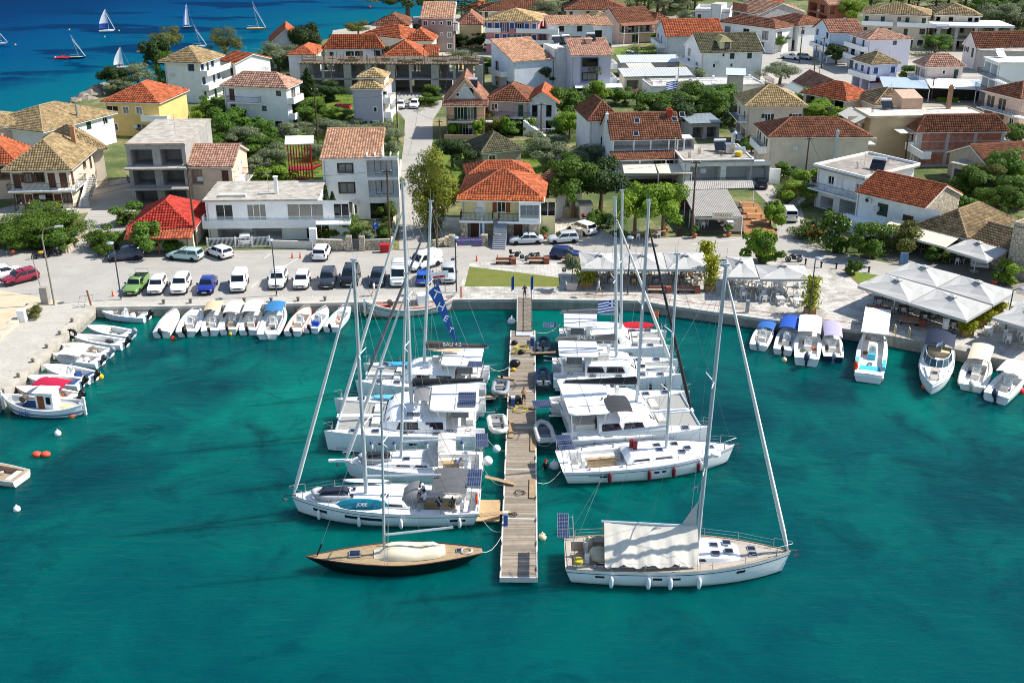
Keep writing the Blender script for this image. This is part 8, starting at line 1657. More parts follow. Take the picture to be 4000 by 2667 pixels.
def plank_(l,A,B_,w_=.36,z=ZP+.05,zb=None,nm='gangplank'):
 p,q=G(*A,z),G(*B_,zb or z);dd=q-p;nn=Vector((-dd.y,dd.x,0)).normalized()*w_/2;b=MB();up=Vector((0,0,.05));b.hexa([p-nn,q-nn,q+nn,p+nn],[p-nn+up,q-nn+up,q+nn+up,p+nn+up]);tag(b.obj(nm,mat('a08664',.8,.3,2),None),l,'plank')
for l,A,B_,z,zb in[('wooden gangplank from the pontoon to the grey-bimini sloop',(1995,1998),(1872,2014),.7,1.2),('upper wooden gangplank to the second sloop',(2010,1890),(1895,1862),.7,1.2),('gangplank reaching the brown-covered catamaran',(2010,1480),(1945,1472),.7,1.1),('gangplank reaching the grey-covered catamaran',(2075,1380),(2170,1376),.7,1.2),('perforated gangplank to the catamaran with people',(2055,1592),(2118,1580),.7,1.1),('narrow gangplank to the black-covered catamaran',(1976,1548),(1890,1550),.7,1.1),('loose board lying on the right edge of the pontoon, lower',(2077,1945),(2079,1870),.68,None),('loose board lying on the right edge of the pontoon, upper',(2081,1762),(2082,1702),.68,None),('loose board lying on the left edge of the pontoon',(1995,1710),(1998,1640),.68,None)]:plank_(l,A,B_,.42,z,zb)
def coil(l,x,y,m_,s=.5,n=24,nm='hose'):
 g=random.Random(int(x));c=onp(x,y,ZP+.04);b=MB();b.tube([(g.uniform(.5,1)*s*math.cos(i*.75),g.uniform(.4,1)*s*math.sin(i*.75),.02+i*.004)for i in range(n)],.025,4);tag(b.obj(nm,m_,None,loc=c),l,nm)
YH=mat('c9b41e',.6,.15);coil('yellow hose tangled on the pontoon by the gangway',2040,1362,YH,.9,34);coil('yellow hose beside the black bags',2016,1378,YH,.5);coil('yellow hose by the trolley on the pontoon',2030,1600,YH,.8,30);coil('black cable coil near the outer power post',2008,2010,BLACK,.3);coil('dark rope coil on the outer pontoon',2030,1925,mat('3a352c',.9,.2),.5,20,'rope')
for l,x,y,s,m_ in[('black bag on the pontoon beside the yellow hose',2010,1345,.35,BLACK),('second black bag lower by the yellow hose',2036,1382,.35,BLACK),('big black refuse bag on the left of the pontoon',2012,1430,.55,mat('16171a',.35,.1)),('yellow and white bucket on the pontoon',2006,1448,.25,mat('d8b01c',.5,.1))]:b=MB();b.ball((0,0,s*.6),(s,s*.8,s*.7),9,6);tag(b.obj('bag' if 'bag' in l else 'bucket',m_,None,True,onp(x,y)),l,'bag' if 'bag' in l else 'bucket')
r=thing('luggage_trolley','black trolley with wheels standing on the pontoon','trolley',onp(2012,1575),.4);MB().box(-.5,.5,-.35,.35,.25,.6).obj('basket',DARK,r);b=MB();b.tube([(-.5,0,.5),(-.8,0,1.1)],.03,5);b.obj('handle',STEEL,r);[MB().tube([(x,y-.05,.18),(x,y+.05,.18)],.18,8).obj('wheel',RUBBER,r)for x in(-.3,.35)for y in(-.4,.4)]
# mooring lines from sterns to the pontoon
for l,A,za,B_,zb in[('mooring line of the classic yacht',(1880,2155),.8,(1960,2092),.75),('stern line of the grey-bimini sloop',(1880,2020),1.2,(1962,2075),.75),('stern line of the second sloop',(1890,1830),1.3,(1968,1895),.75),('stern line of the black-covered catamaran',(1895,1700),1.2,(1975,1760),.75),('stern line of the brown-covered catamaran',(1905,1430),1.4,(1990,1432),.75),('upper stern line of the awning sloop',(2210,2060),1.5,(2102,2078),.75),('lower stern line of the awning sloop',(2215,2195),1.3,(2104,2225),.75),('stern line of the red-fendered sloop',(2190,1840),1.2,(2100,1885),.75),('stern line of the catamaran with people',(2180,1705),1.2,(2100,1735),.75),('stern line of the shoreward catamaran',(2190,1265),1.4,(2096,1298),.8)]:
 p,q=G(*A,za),G(*B_,zb);b=MB();b.tube([p.lerp(q,f)-Vector((0,0,.5*math.sin(PI*f)))for f in(0,.25,.5,.75,1)],.022,4);tag(b.obj('mooring_line',ROPE if 'awning' not in l else BLACK,None),l,'rope')
# ================= street things =================
def wall_(l,pts,h,t=.3,m=STM,cat='wall',nm='garden_wall',cap=None):
 P=[G(*p)for p in pts];b=MB();strip(b,[(p.x,p.y)for p in P],-t/2,t/2,GZ-.02,GZ+h);o=b.obj(nm,m);tag(o,l,cat)
 if cap:b=MB();strip(b,[(p.x,p.y)for p in P],-t/2-.04,t/2+.04,GZ+h+.002,GZ+h+.08);b.obj('coping',cap,o)
 return o
wall_('stone garden wall in front of the three-storey modern house, left of its gate',[(1238,974),(1358,978)],1.3,.35,cap=CONC);wall_('stone garden wall in front of the three-storey modern house, right of its gate',[(1418,976),(1526,974)],1.3,.35,cap=CONC)
for l,x in(('stone gate pillar, left one of the modern house',1365),('stone gate pillar, right one of the modern house',1416)):tag(MB().box(-.35,.35,-.35,.35,-.02,1.9).obj('gate_pillar',STM,None,loc=G(x,978)),l,'pillar')
b=MB();[b.box(-.75,.75,i*.3,i*.3+.32,0,.16+i*.16)for i in range(5)];tag(b.obj('garden_steps',mat('4a4d50',.85,.2),None,loc=G(1390,972)),'dark steps between the two stone gate pillars','steps')
wall_('low white wall beside the white metal gate',[(1058,968),(1222,972)],1.0,.25,mat('d3cdc2',.85,.15));tag(MB().box(-.45,.45,-.3,.3,0,2.6).obj('meter_pillar',WHITE,None,loc=G(1227,968)),'tall white meter pillar at the driveway','pillar')
r=thing('white_fence','white metal fence and gate in front of the garages','fence',G(812,972));q=G(1055,966)-r.location;r.rotation_euler=(0,0,math.atan2(q.y,q.x));Lf=q.length
for i in range(int(Lf/.16)):MB_=None
pk=MB().box(-.02,.02,-.02,.02,0,1.35).mesh('picket',WHITE);[link('picket',pk,r,(i*.16,0,.05))for i in range(int(Lf/.16))]
for z in(.15,1.3):MB().box(0,Lf,-.03,.03,z,z+.06).obj('rail',WHITE,r)
for f in(0,.45,.72,1):MB().box(Lf*f-.07,Lf*f+.07,-.07,.07,0,1.5).obj('post',WHITE,r)
wall_('retaining wall along the lane beside the modern house',[(1528,972),(1556,760),(1566,640)],.7,.3,mat('c9bfae',.9,.2));wall_('planter wall at the mimosa foot',[(1690,965),(1745,955),(1750,925)],.9,.5,STM)
wall_('low stone wall behind the left hedge garden',[(262,988),(335,905)],.6,.4,STM);wall_('stone wall end by the hedge garden',[(215,985),(262,988)],.7,.4,STM)
wall_('stone wall behind the white hut',[(2165,845),(2270,842)],1.3,.4,STM);r=house('white concrete hut with flat lid beside the red scooter',(2268,805),(2312,804),2,2.0,'w',('flat',0,'b9b3a8',.15),cat='hut',name='hut')
for l,x,y,h in[('stone gate pillar below the yellow house, left',1766,962,1.5),('stone gate pillar below the yellow house, middle',1893,958,1.4),('stone gate pillar below the yellow house, right',1945,955,1.5),('stone pillar beside the white crossover',2262,935,1.5)]:tag(MB().box(-.4,.4,-.35,.35,-.02,h).obj('gate_pillar',STM,None,loc=G(x,y)),l,'pillar')
r=thing('banner','purple advertising banner on the fence below the yellow house','banner',G(1785,968));q=G(1882,964)-r.location;r.rotation_euler=(0,0,math.atan2(q.y,q.x));Lb=q.length
MB().box(0,Lb,-.03,0,.25,1.3).obj('sheet',mat('6a5a94',.6,.15),r);MB().box(.9,Lb-.9,-.05,-.032,.3,.72).obj('picture_strip',mat('4f6f86',.5,.5,3),r);text('lettering','Yacht Charter & Daily Cruises',.26,WHITE,r,basis((Lb/2,-.035,1.0),(1,0,0),(0,0,1)))
r=thing('feather_flag','white feather flag by the stairs of the yellow house','flag',G(1878,940));MB().tube([(.5,0,0),(.5,0,2.6),(.2,0,3.2)],.025,5).obj('pole',STEEL,r);b=MB();b.loft([[(.48,.0,.4),(-.25,.05,.5)],[(.48,0,2.0),(-.2,.06,2.2)],[(.3,0,3.1),(.0,.02,3.0)]]);b.obj('cloth',mat('e8ecee',.7,.08),r);MB().box(-.05,.2,-.03,-.01,.9,2.4).obj('lettering',mat('4a6c86',.7,.1),r)
# lamps and poles
def hgt(px,yb,yt):
 g_=G(px,yb);yn=(1333.5-yt)/FP;return CH+g_.y/(math.cos(TH)+yn*math.sin(TH))*(-math.sin(TH)+yn*math.cos(TH))-GZ
def lamp(l,x,y,yt,kind='disc',dx=0):
 r=thing('street_lamp',l,'street lamp',G(x,y));h=hgt(x,y,yt);DM=mat('3b4148',.5,.1)
 if kind=='disc':
  MB().tube([(0,0,0),(0,0,h*.97),(dx*.5,0,h+.1),(dx,0,h+.05)],[.085,.06,.05,.04],7).obj('pole',DM,r,smooth=50);MB().lathe([(.05,.16),(.35,.1),(.42,0),(.36,-.06),(.05,-.1)],(dx,0,h+.05),12).obj('lamp_head',mat('8d99a3',.4,.1),r,smooth=50)
 else:
  MB().tube([(0,0,0),(-.05,0,h*.9),(.25,0,h),(1.6,0,h+.25)],[.11,.08,.06,.05],7).obj('pole',mat('8a8478',.6,.2),r,smooth=50);b=MB();b.hexa([(1.5,-.14,h+.15),(2.4,-.12,h+.3),(2.4,.12,h+.3),(1.5,.14,h+.15)],[(1.5,-.1,h+.33),(2.4,-.08,h+.42),(2.4,.08,h+.42),(1.5,.1,h+.33)]);b.obj('lamp_head',mat('c9ced2',.4,.1),r)
 MB().box(-.16,.16,-.16,.16,0,.12).obj('base',CONC,r);return r
lamp('tall arm street lamp at the mole root',213,1190,895,'arm');lamp('disc lamp beside the green pickup',474,1170,952,dx=-.3);lamp('disc lamp in front of the white off-roader',1081,1155,940,dx=-.2);lamp('disc lamp at the lawn corner',1783,1142,930);lamp('disc lamp among the parasols behind the masts',2452,1150,930);lamp('disc lamp beside the bamboo on the promenade',3159,1238,1012,dx=.3);lamp('disc lamp at the far right terrace',3925,1305,1130,dx=.9);lamp('arm lamp at the upper road junction',3200,300,225,'arm')
poles={}
def upole(k,l,x,y,yt,xt=None,cross=True,m=None):
 h=hgt(x,y,yt);a=G(x,y);top=Vector((0,0,h))
 r=thing('utility_pole',l,'utility pole',a);MB().tube([(0,0,-.1),top],.16,7,.1).obj('pole',m or mat('5d4a3a',.9,.3,2),r,smooth=50)
 if cross:MB().box(-.6,.6,-.06,.06,h-.35,h-.22).obj('crossarm',mat('4a3c30',.9,.2),r);[MB().lathe([(.05,0),(.06,.08),(.03,.16)],(x_,0,h-.22),6).obj('insulator',WHITE,r)for x_ in(-.5,0,.5)]
 poles[k]=a+top
for a_ in[('a','leaning timber utility pole before the red cottage',770,978,640),('b','short timber pole above the left hedge',128,960,790),('c','timber pole at the lane corner with two lamps',1525,970,662),('d','timber pole in the orchard grass',1242,556,345),('e','timber pole on the lane by the lilac-grey house',1555,552,362),('f','timber pole left of the peach house',1719,602,468),('g','tall timber pole at the dry field',1780,258,88),('h','timber pole right of the dry field',1844,295,185),('i','dark timber pole at the taverna corner',2700,922,628),('j','timber pole by the mauve house stair',2113,546,402),('k','timber pole before the long cream wall',3144,700,536),('l','pale timber pole beside the mimosa',1708,968,806),('m','timber pole at the cafe pavilion',3636,395,304),('n','timber pole at the green shop front, left',3179,290,176),('o','timber pole at the green shop front, right',3208,268,146),('p','timber pole at the brick panel house',3530,660,518),('q','timber pole by the white two-storey block',2820,125,32),('r','timber pole near the upper road shops',3122,245,105),('s','pole on the grass by the grey cottage',1818,662,560)]:upole(*a_)
def wire(l,A,B_,sag=1.2):
 A,B_=(poles[A]if isinstance(A,str)else A),(poles[B_]if isinstance(B_,str)else B_);b=MB();b.tube([A.lerp(B_,f/10)-Vector((0,0,sag*4*(f/10)*(1-f/10)))for f in range(11)],.022,3);tag(b.obj('overhead_wire',CABLE,None),l,'wire')
for A,B_,l in[('a','c','overhead wire from the cottage pole to the lane corner pole'),('b','a','overhead wire from the hedge pole to the cottage pole'),('c','e','overhead wire up the lane on the left'),('e','d','overhead wire across the orchard'),('e','f','overhead wire over the lane to the peach house'),('f','g','overhead wire from the peach house up to the dry field'),('g','h','overhead wire over the dry field'),('c','i','overhead wire across the front of the yellow house'),('i','k','overhead wire over the taverna to the cream wall'),('f','j','overhead wire before the mauve house'),('k','p','overhead wire to the brick panel house'),('n','o','short overhead wire at the green shop'),('o','m','overhead wire along the upper road'),('c','l','overhead wire across the lane mouth')]:wire(l,A,B_)
wire('thin cable from the orchard pole to the white three-storey house','d',G(1120,420,7));wire('second cable from the taverna pole to the white arcade house','i',G(2940,640,5));wire('thin cable from the cream wall pole to the street stairs','k',G(3330,770,5))
for l,x,y,h in[('tall steel flue pipe before the white arcade house',2628,715,7.0),('white steel flag mast by the pines clump',2643,400,7.0)]:tag(MB().tube([(0,0,0),(0,0,h)],.09,6).obj('mast_pole',mat('b9b4a2',.6,.1),None,loc=G(x,y)),l,'pole')
# parasols
FAB=mat('aeada9',.9,.06,.6)
def parasol(l,pts,z=2.75,rise=.85,posts=True,mtl=FAB,rot=None):
 """pts: the four canopy corners (bearing), height z"""
 P=[G(*p,GZ+z)for p in pts];c=sum(P,Vector())/4;r=thing('parasol',l,'parasol',(c.x,c.y,GZ));P=[p-Vector((c.x,c.y,GZ))for p in P];ap=Vector((0,0,z+rise))
 for i in range(4):
  A,B_=P[i],P[(i+1)%4];b=MB();rows=[]
  for f in(0,.35,.7,.92):rows.append([A.lerp(ap,f)+Vector((0,0,-.06*math.sin(PI*f))),(A.lerp(B_,.5)).lerp(ap,f)-Vector((0,0,.2*math.sin(PI*f)+rnd.uniform(0,.04))),B_.lerp(ap,f)+Vector((0,0,-.06*math.sin(PI*f)))])
  b.loft(rows);b.loft([[q-Vector((0,0,.012))for q in w_]for w_ in rows]);o=b.obj('canopy_panel',mtl,r)
  b=MB();dn=Vector((0,0,-.28));b.quad(A,B_,B_+dn,A+dn);b.quad(*[q*.995 for q in(A,B_,B_+dn,A+dn)]);b.obj('valance',mtl,o);MB().tube([A-Vector((0,0,.04)),ap-Vector((0,0,.1))],.025,4).obj('rib',STEEL,r)
 q=[p*.11+Vector((0,0,(z+rise)-(z+rise)*.11+.03-rise*.0))for p in P];b=MB();q=[Vector((p.x*.13,p.y*.13,z+rise+.04))for p in P];b.add(q+[Vector((0,0,z+rise+.22))],[(0,1,4),(1,2,4),(2,3,4),(3,0,4)]);b.add([v_-Vector((0,0,.1))for v_ in q],[(0,1,2,3)]);b.obj('vent_cap',mtl,r)
 MB().tube([(0,0,0),(0,0,z+rise)],.06,8).obj('pole',WHITE,r,smooth=50);MB().box(-.4,.4,-.4,.4,0,.12).obj('base',CONC,r);return r
parasol('square grey parasol, left of the three behind the masts',[(2270,1050),(2430,1052),(2418,985),(2260,984)],2.6,.7);parasol('square grey parasol, middle of the three behind the masts',[(2436,1052),(2605,1052),(2585,986),(2424,985)],2.6,.7);parasol('square grey parasol, right of the three behind the masts',[(2608,1052),(2772,1050),(2748,986),(2592,986)],2.6,.7)
parasol('square grey parasol over the white tables, left',[(2840,1082),(2964,1084),(2938,1004),(2836,1002)],2.6,.75);parasol('broad grey parasol over the white tables, right',[(2970,1090),(3176,1090),(3140,1036),(2950,1034)],2.6,.8)
parasol('large parasol of the right cluster, back left',[(3460,1068),(3660,1122),(3752,1074),(3558,1022)],2.8,.9);parasol('large parasol of the right cluster, front left',[(3350,1116),(3552,1182),(3658,1126),(3458,1070)],2.8,.9);parasol('large parasol of the right cluster, back right',[(3664,1124),(3880,1190),(3970,1138),(3756,1076)],2.8,.9);parasol('large parasol of the right cluster, front right',[(3556,1184),(3776,1252),(3876,1194),(3660,1128)],2.8,.9)
parasol('large parasol on the taverna terrace',[(3694,970),(3856,1020),(3944,976),(3788,930)],2.8,.85);parasol('parasol cut by the right edge, front',[(3874,1240),(4060,1295),(4150,1235),(3980,1190)],2.7,.8);parasol('parasol cut by the right edge, back',[(3950,1195),(4120,1245),(4200,1200),(4040,1150)],2.7,.8)
tag(MB().lathe([(.02,2.6),(.14,2.4),(.22,1.2),(.16,.9),(.05,.85),(.04,0)],n=8).obj('folded_parasol',mat('e2ddcf',.85,.1),None,40,G(1383,868)),'folded cream parasol before the three-storey modern house','parasol')
# tables and chairs
def mk_chair(m,seatm,name='chair'):
 r=thing(name,'x','chair');MB().box(-.21,.21,-.21,.21,.43,.47).obj('seat',seatm,r);b=MB();b.hexa([(-.2,.19,.5),(.2,.19,.5),(.2,.22,.5),(-.2,.22,.5)],[(-.2,.25,.9),(.2,.25,.9),(.2,.28,.9),(-.2,.28,.9)]);b.obj('backrest',seatm,r)
 lg_=MB().box(-.022,.022,-.022,.022,0,.43).mesh('leg',m);[link('leg',lg_,r,(x,y,0))for x in(-.18,.18)for y in(-.18,.18)];return r
def mk_table(m,w=.8,l=.8,name='table',h=.74):
 r=thing(name,'x','table');MB().box(-w/2,w/2,-l/2,l/2,h-.04,h).obj('table_top',m,r);lg_=MB().box(-.03,.03,-.03,.03,0,h-.04).mesh('leg',m);[link('leg',lg_,r,(x*(w/2-.08),y*(l/2-.08),0))for x in(-1,1)for y in(-1,1)];return r
WP_=mat('e9e8e4',.6,.06);DKW=mat('4b4039',.7,.2);GRC=mat('8f8d88',.7,.15);WCK=mat('b9996a',.8,.2)
CHR=dict(w=mk_chair(WP_,WP_),d=mk_chair(DARK,mat('d5d3cd',.7,.08)),g=mk_chair(GRC,mat('a7a49c',.8,.1)),k=mk_chair(WCK,WCK));TB=dict(w=mk_table(WP_,.85,.85),d=mk_table(DKW,1.1,.8),g=mk_table(mat('6b625a',.7,.2),.85,.85),o=mk_table(mat('b98a55',.7,.2),2.0,.8));used=set()
def put(reg,k,loc,rz,label,group):
 if(id(reg),k)in used:o=dup(reg[k],loc,rz,label,group)
 else:used.add((id(reg),k));o=reg[k];o.location=loc;o.rotation_euler=(0,0,rz);o['label']=label;o['group']=group
 return o
def setting(tk,ck,x,y,rz,where,sides=(0,1,2,3),gap=.62,z=0):
 c=G(x,y)+Vector((0,0,z+.012));put(TB,tk,c,rz,{'w':'white square table ','d':'dark table ','g':'grey-brown square table ','o':'long wooden table '}[tk]+where,'tables '+where)
 for s in sides:
  a_=rz+s*PI/2+rnd.uniform(-.12,.12);p=c+Vector((math.cos(a_-PI/2+PI)*-gap,math.sin(a_-PI/2+PI)*-gap,0));dv=p-c;put(CHR,ck,p,math.atan2(dv.y,dv.x)-PI/2,{'w':'white wooden chair ','d':'dark framed chair with pale seat ','g':'grey chair ','k':'wicker chair '}[ck]+where,'chairs '+where)
for i,(x,y)in enumerate([(2902,1160),(2893,1133),(2974,1149),(2980,1175),(2963,1123),(3055,1104),(3040,1128),(3042,1153),(3046,1186),(3128,1122),(3128,1159),(3113,1192),(2880,1106),(2925,1100)]):setting('w','w',x,y,.1*(i%3)-.1,'on the sunny promenade',((0,1,2,3),(1,3),(0,2,1))[i%3])
for i,(x,y)in enumerate([(2330,1072),(2390,1070),(2466,1073),(2530,1070),(2625,1072),(2690,1075),(2745,1072),(2330,1104),(2385,1106),(2475,1108),(2560,1108),(2640,1106),(2710,1108)]):setting('g','gk'[i%2],x,y,0,'under the three grey parasols',(0,1,2,3)if i%2 else(1,3,0))
for i,(x,y)in enumerate([(3430,1188),(3464,1168),(3527,1220),(3557,1200),(3612,1248),(3647,1231),(3719,1277),(3761,1260),(3600,1175),(3690,1205),(3770,1220),(3830,1200)]):setting('d','d',x,y,-.35,'under the large parasol cluster',(0,1,2,3)if i%3 else(0,2),.72)
for i,(x,y)in enumerate([(3859,1306),(3932,1332),(3902,1281),(3987,1317)]):setting('w','w',x,y,-.3,'on the far right terrace',(0,2))
for i,(x,y)in enumerate([(3561,972),(3736,1027),(3646,993),(3690,1005),(3600,960),(3780,1010)]):setting('d','w',x,y,-.3,'on the shaded taverna terrace')
for i,(x,y)in enumerate([(2735,880),(2740,895),(2838,880),(2850,895),(2780,850),(2720,862)]):setting('w','w',x,y,.1,'inside the corrugated taverna',z=.34)
for i,(x,y)in enumerate([(2914,820),(2926,842),(2944,864),(2962,890)]):setting('o','w',x,y,0,'on the taverna deck',(),z=.3)
for i,(x,y)in enumerate([(2490,930),(2570,922)]):setting('o','w',x,y,.0,'under the pruned tree',(0,2),.7)
tag(MB().prism([tuple((G(*p)-G(2900,800))[:2])for p in[(2895,800),(2960,803),(3035,925),(2905,918)]],0,.3).obj('wooden_deck',mat('9c6b42',.8,.2,3),None,loc=G(2900,800)),'wooden deck with picnic tables beside the taverna','deck')
# taverna sofa
r=thing('sofa','white cushioned sofa on the shaded taverna terrace','sofa',G(3825,1045),-.3);MB().box(-1,1,-.4,.4,.15,.45).obj('seat',WP_,r);MB().box(-1,1,.3,.5,.453,.85).obj('backrest',WP_,r);[MB().box(x-.1,x+.1,-.4,.29,.453,.62).obj('armrest',WP_,r)for x in(-.9,.9)]
# brick and timber benches
for l,x,y,rz in[('brick ended bench behind the lawn, left',1972,1032,0),('brick ended bench behind the lawn, middle',2102,1030,0),('brick ended bench behind the lawn, right',2232,1028,0),('brick ended bench facing the water, left',2574,1144,-.02),('brick ended bench facing the water, right',2686,1144,-.05),('brick ended bench in front of the parasol cluster, left',3425,1224,-.32),('brick ended bench in front of the parasol cluster, right',3560,1270,-.32)]:
 r=thing('bench',l,'bench',G(x,y),rz);MB().box(.75,1.35,-.25,.45,0,.75).obj('brick_end',mat('8f4f3c',.85,.25,5),r);MB().box(-1.1,.74,.22,.4,0,.75).obj('brick_back',mat('9a6a58',.85,.25,5),r);[MB().box(-1.3,.74,-.25+i*.155,-.12+i*.155,.4,.46).obj('slat',mat('b9a48c',.8,.2),r)for i in range(3)];[MB().box(x_,x_+.1,-.2,.18,0,.399).obj('leg',DARK,r)for x_ in(-1.1,.4)]
# planters, bamboo
def bamboo(l,x,y,h,w_):
 r=thing('potted_bamboo',l,'potted plant',G(x,y));MB().box(-w_/2,w_/2,-.35,.35,0,.7).obj('planter',mat('9c7a52',.8,.25),r);g=np.random.default_rng(int(x));n_=900;P=np.stack([g.normal(size=n_)*w_*.33,g.normal(size=n_)*.32,.6+g.uniform(0,1,n_)**.8*(h-.6)],1);Nn=g.normal(size=(n_,3));Nn/=np.linalg.norm(Nn,axis=1,keepdims=True);link('foliage',leafmesh('foliage',P,Nn,.2,leafmat('b5b02c','7f8f24','bamboo'),g,2.4),r)
bamboo('yellow bamboo in a wooden planter left of the parasols',2287,1122,2.6,1.6);bamboo('tall bamboo screen right of the three parasols',2772,1135,4.2,1.3);bamboo('second bamboo planter behind the tall screen',2755,1050,3.4,1.2);bamboo('yellow bamboo beside the promenade lamp',3162,1225,4.2,1.2);bamboo('planter hedge between the right terraces, front',3775,1310,1.6,1.2);bamboo('planter hedge between the right terraces, middle',3830,1272,1.6,1.6);bamboo('planter hedge between the right terraces, back',3880,1235,1.6,1.6)
r=thing('potted_tree','slender olive in a square concrete planter beside the lawn','potted plant',G(2232,1130));b=MB();b.hexa([(-.5,-.5,0),(.5,-.5,0),(.5,.5,0),(-.5,.5,0)],[(-.68,-.68,.9),(.68,-.68,.9),(.68,.68,.9),(-.68,.68,.9)]);b.obj('planter',mat('b9b3a8',.9,.2),r);me,cs=crown('olive',12,*SPEC['olive']);link('crown',me,r,(0,0,2.7),0,(.42,.42,.6));MB().tube([(0,0,.8),(.1,0,2.6)],.05,5).obj('trunk',BARK,r)
for i,(l,x,y)in enumerate([('terracotta pot by the motorcycles',50,995),('terracotta pot with red flowers beside the silver cars',2125,935),('terracotta pot at the white garage',3235,860),('plant pot at the taverna step, left',2712,930),('plant pot at the taverna step, right',2845,925),('plant pot under the pruned tree',2600,905),('plant pot beside the chalkboard',2655,905),('plant pot at the right taverna terrace',3882,1112)]):
 r=thing('flower_pot',l,'plant pot',G(x,y));MB().lathe([(.2,0),(.34,.3),(.36,.55),(.28,.6)],n=10).obj('pot',mat('a8603c',.8,.2),r,40);me,cs=crown('citrus',11,*SPEC['citrus']);link('plant',me,r,(0,0,1.1),0,(.22,.22,.25))
# signs, boxes, bollards
r=thing('parking_sign','blue parking sign with white letter P at the stone wall','sign',G(1470,950));MB().tube([(0,0,0),(0,0,2.2)],.035,6).obj('post',STEEL,r);MB().box(-.36,.36,-.05,-.02,1.9,2.9).obj('plate',mat('1552b0',.4,.08),r);text('lettering','P',.6,WHITE,r,basis((0,-.055,2.55),(1,0,0),(0,0,1)));text('lettering','6a',.3,WHITE,r,basis((.05,-.055,2.08),(1,0,0),(0,0,1)))
r=thing('electric_cabinet','grey metal electric cabinet at the foot of the tall lamp','cabinet',G(180,1185));MB().box(-.4,.4,-.3,.3,0,1.9).obj('box',mat('9c968c',.6,.2),r);MB().box(-.36,.36,-.32,-.302,.2,1.8).obj('door',mat('a59f95',.6,.2),r)
r=thing('electric_cabinet','small white electric cabinet on the beach wall','cabinet',G(90,1255));MB().box(-.4,.4,-.3,.3,0,1.3).obj('box',WHITE,r);MB().box(-.36,.36,-.32,-.302,.1,1.2).obj('door',WHITE,r)
tag(MB().tube([(0,0,0),(-.4,0,4.5)],.05,6).obj('thin_post',mat('8d877c',.7,.1),None,loc=G(165,1145)),'thin grey post beside the crimson hatchback','post');r=thing('waste_bin','red plastic waste bin by the lane corner pole','bin',G(1503,985));MB().box(-.55,.55,-.3,.3,.1,.95).obj('body',mat('b81420',.5,.1),r);MB().box(-.6,.6,-.35,.35,.953,1.05).obj('lid',mat('c21a26',.5,.1),r)
for i,(x,y)in enumerate([(3146,1034),(3207,1045),(3266,1050),(3393,1065),(3313,1053)]):r=thing('bollard','short dark bollard on the kerb of the right street','bollard',G(x,y),0,'kerb bollards');MB().lathe([(.14,0),(.1,.1),(.1,.5),(.16,.58),(.14,.72),(.04,.78)],n=8).obj('post',DARK,r,40)
for l,x,y in[('orange traffic cone beside the green pickup',441,1157),('thin orange marker at the lawn edge, left',1862,1020),('thin orange marker at the lawn edge, right',1944,1018),('orange barrier post on the road, left',1142,1008),('orange barrier post on the road, right',1173,1008)]:tag(MB().lathe([(.14,0),(.12,.05),(.04,.75)],n=8).obj('traffic_cone',mat('d8481c',.6,.1),None,40,G(x,y)),l,'cone')
r=thing('power_pillar','white service pillar at the quay edge, promenade','pillar',G(2918,1220));MB().box(-.17,.17,-.17,.17,0,1.3).obj('body',mat('8f9596',.5,.1),r);MB().box(-.2,.2,-.2,.2,1.303,1.4).obj('cap',STEEL,r)
r=thing('power_pillar','tall pale service pillar in front of the parasol cluster','pillar',G(3685,1320));MB().box(-.25,.25,-.2,.2,0,2.1).obj('body',mat('c9cac8',.5,.1),r);MB().box(-.28,.28,-.23,.23,2.103,2.2).obj('cap',STEEL,r)
for l,x,y in[('steel ladder handrail at the quay steps, left',3497,1312),('steel ladder handrail at the quay steps, right',3552,1322)]:b=MB();b.tube([(0,0,-1),(0,0,1.0),(.1,.7,1.0),(.1,.7,0)],.05,5);tag(b.obj('ladder_rail',mat('c9b98a',.5,.2),None,loc=G(x,y)),l,'handrail')
r=thing('gate_railing','grey railing frame standing at the end of the mole','railing',G(310,1200));[MB().tube([(x_,0,0),(x_+.2,.8,1.1)],.03,5).obj('post',STEEL,r)for x_ in(-.2,.5,1.2)];MB().tube([(-.1,.6,1.0),(1.5,.9,1.15)],.03,5).obj('rail',STEEL,r);tag(MB().tube([(0,0,0),(-.2,0,1.9)],.1,6).obj('wooden_stake',mat('8a5a34',.9,.2),None,loc=G(357,1198)),'brown wooden stake on the quay corner','stake')
def bollard_m(l,x,y):tag(MB().lathe([(.16,0),(.13,.25),(.22,.32),(.2,.42),(.05,.45)],n=8).obj('mooring_bollard',mat('6b6459',.8,.3),None,40,G(x,y)+Vector((0,0,.05))),l,'bollard','mooring bollards on the quay')
for i in range(7):bollard_m('iron mooring bollard on the quay edge by the boats',640+i*105,1186-i*2)
for i in range(6):b=MB();P0=Vector((-46.3,106-i*3.4,GZ+.2));tag(MB().lathe([(.16,0),(.13,.25),(.22,.32),(.05,.45)],n=8).obj('mooring_bollard',mat('6b6459',.8,.3),None,40,P0),'rusty mooring bollard on the mole kerb','bollard','mole bollards')
b=MB();b.tube([(.42*math.cos(a),0,.42+.42*math.sin(a))for a in[i*PI/8 for i in range(17)]],.16,7);tag(b.obj('old_tyre',RUBBER,None,True,G(282,1318,.6)),'black tyre hung on the mole as a fender','tyre')
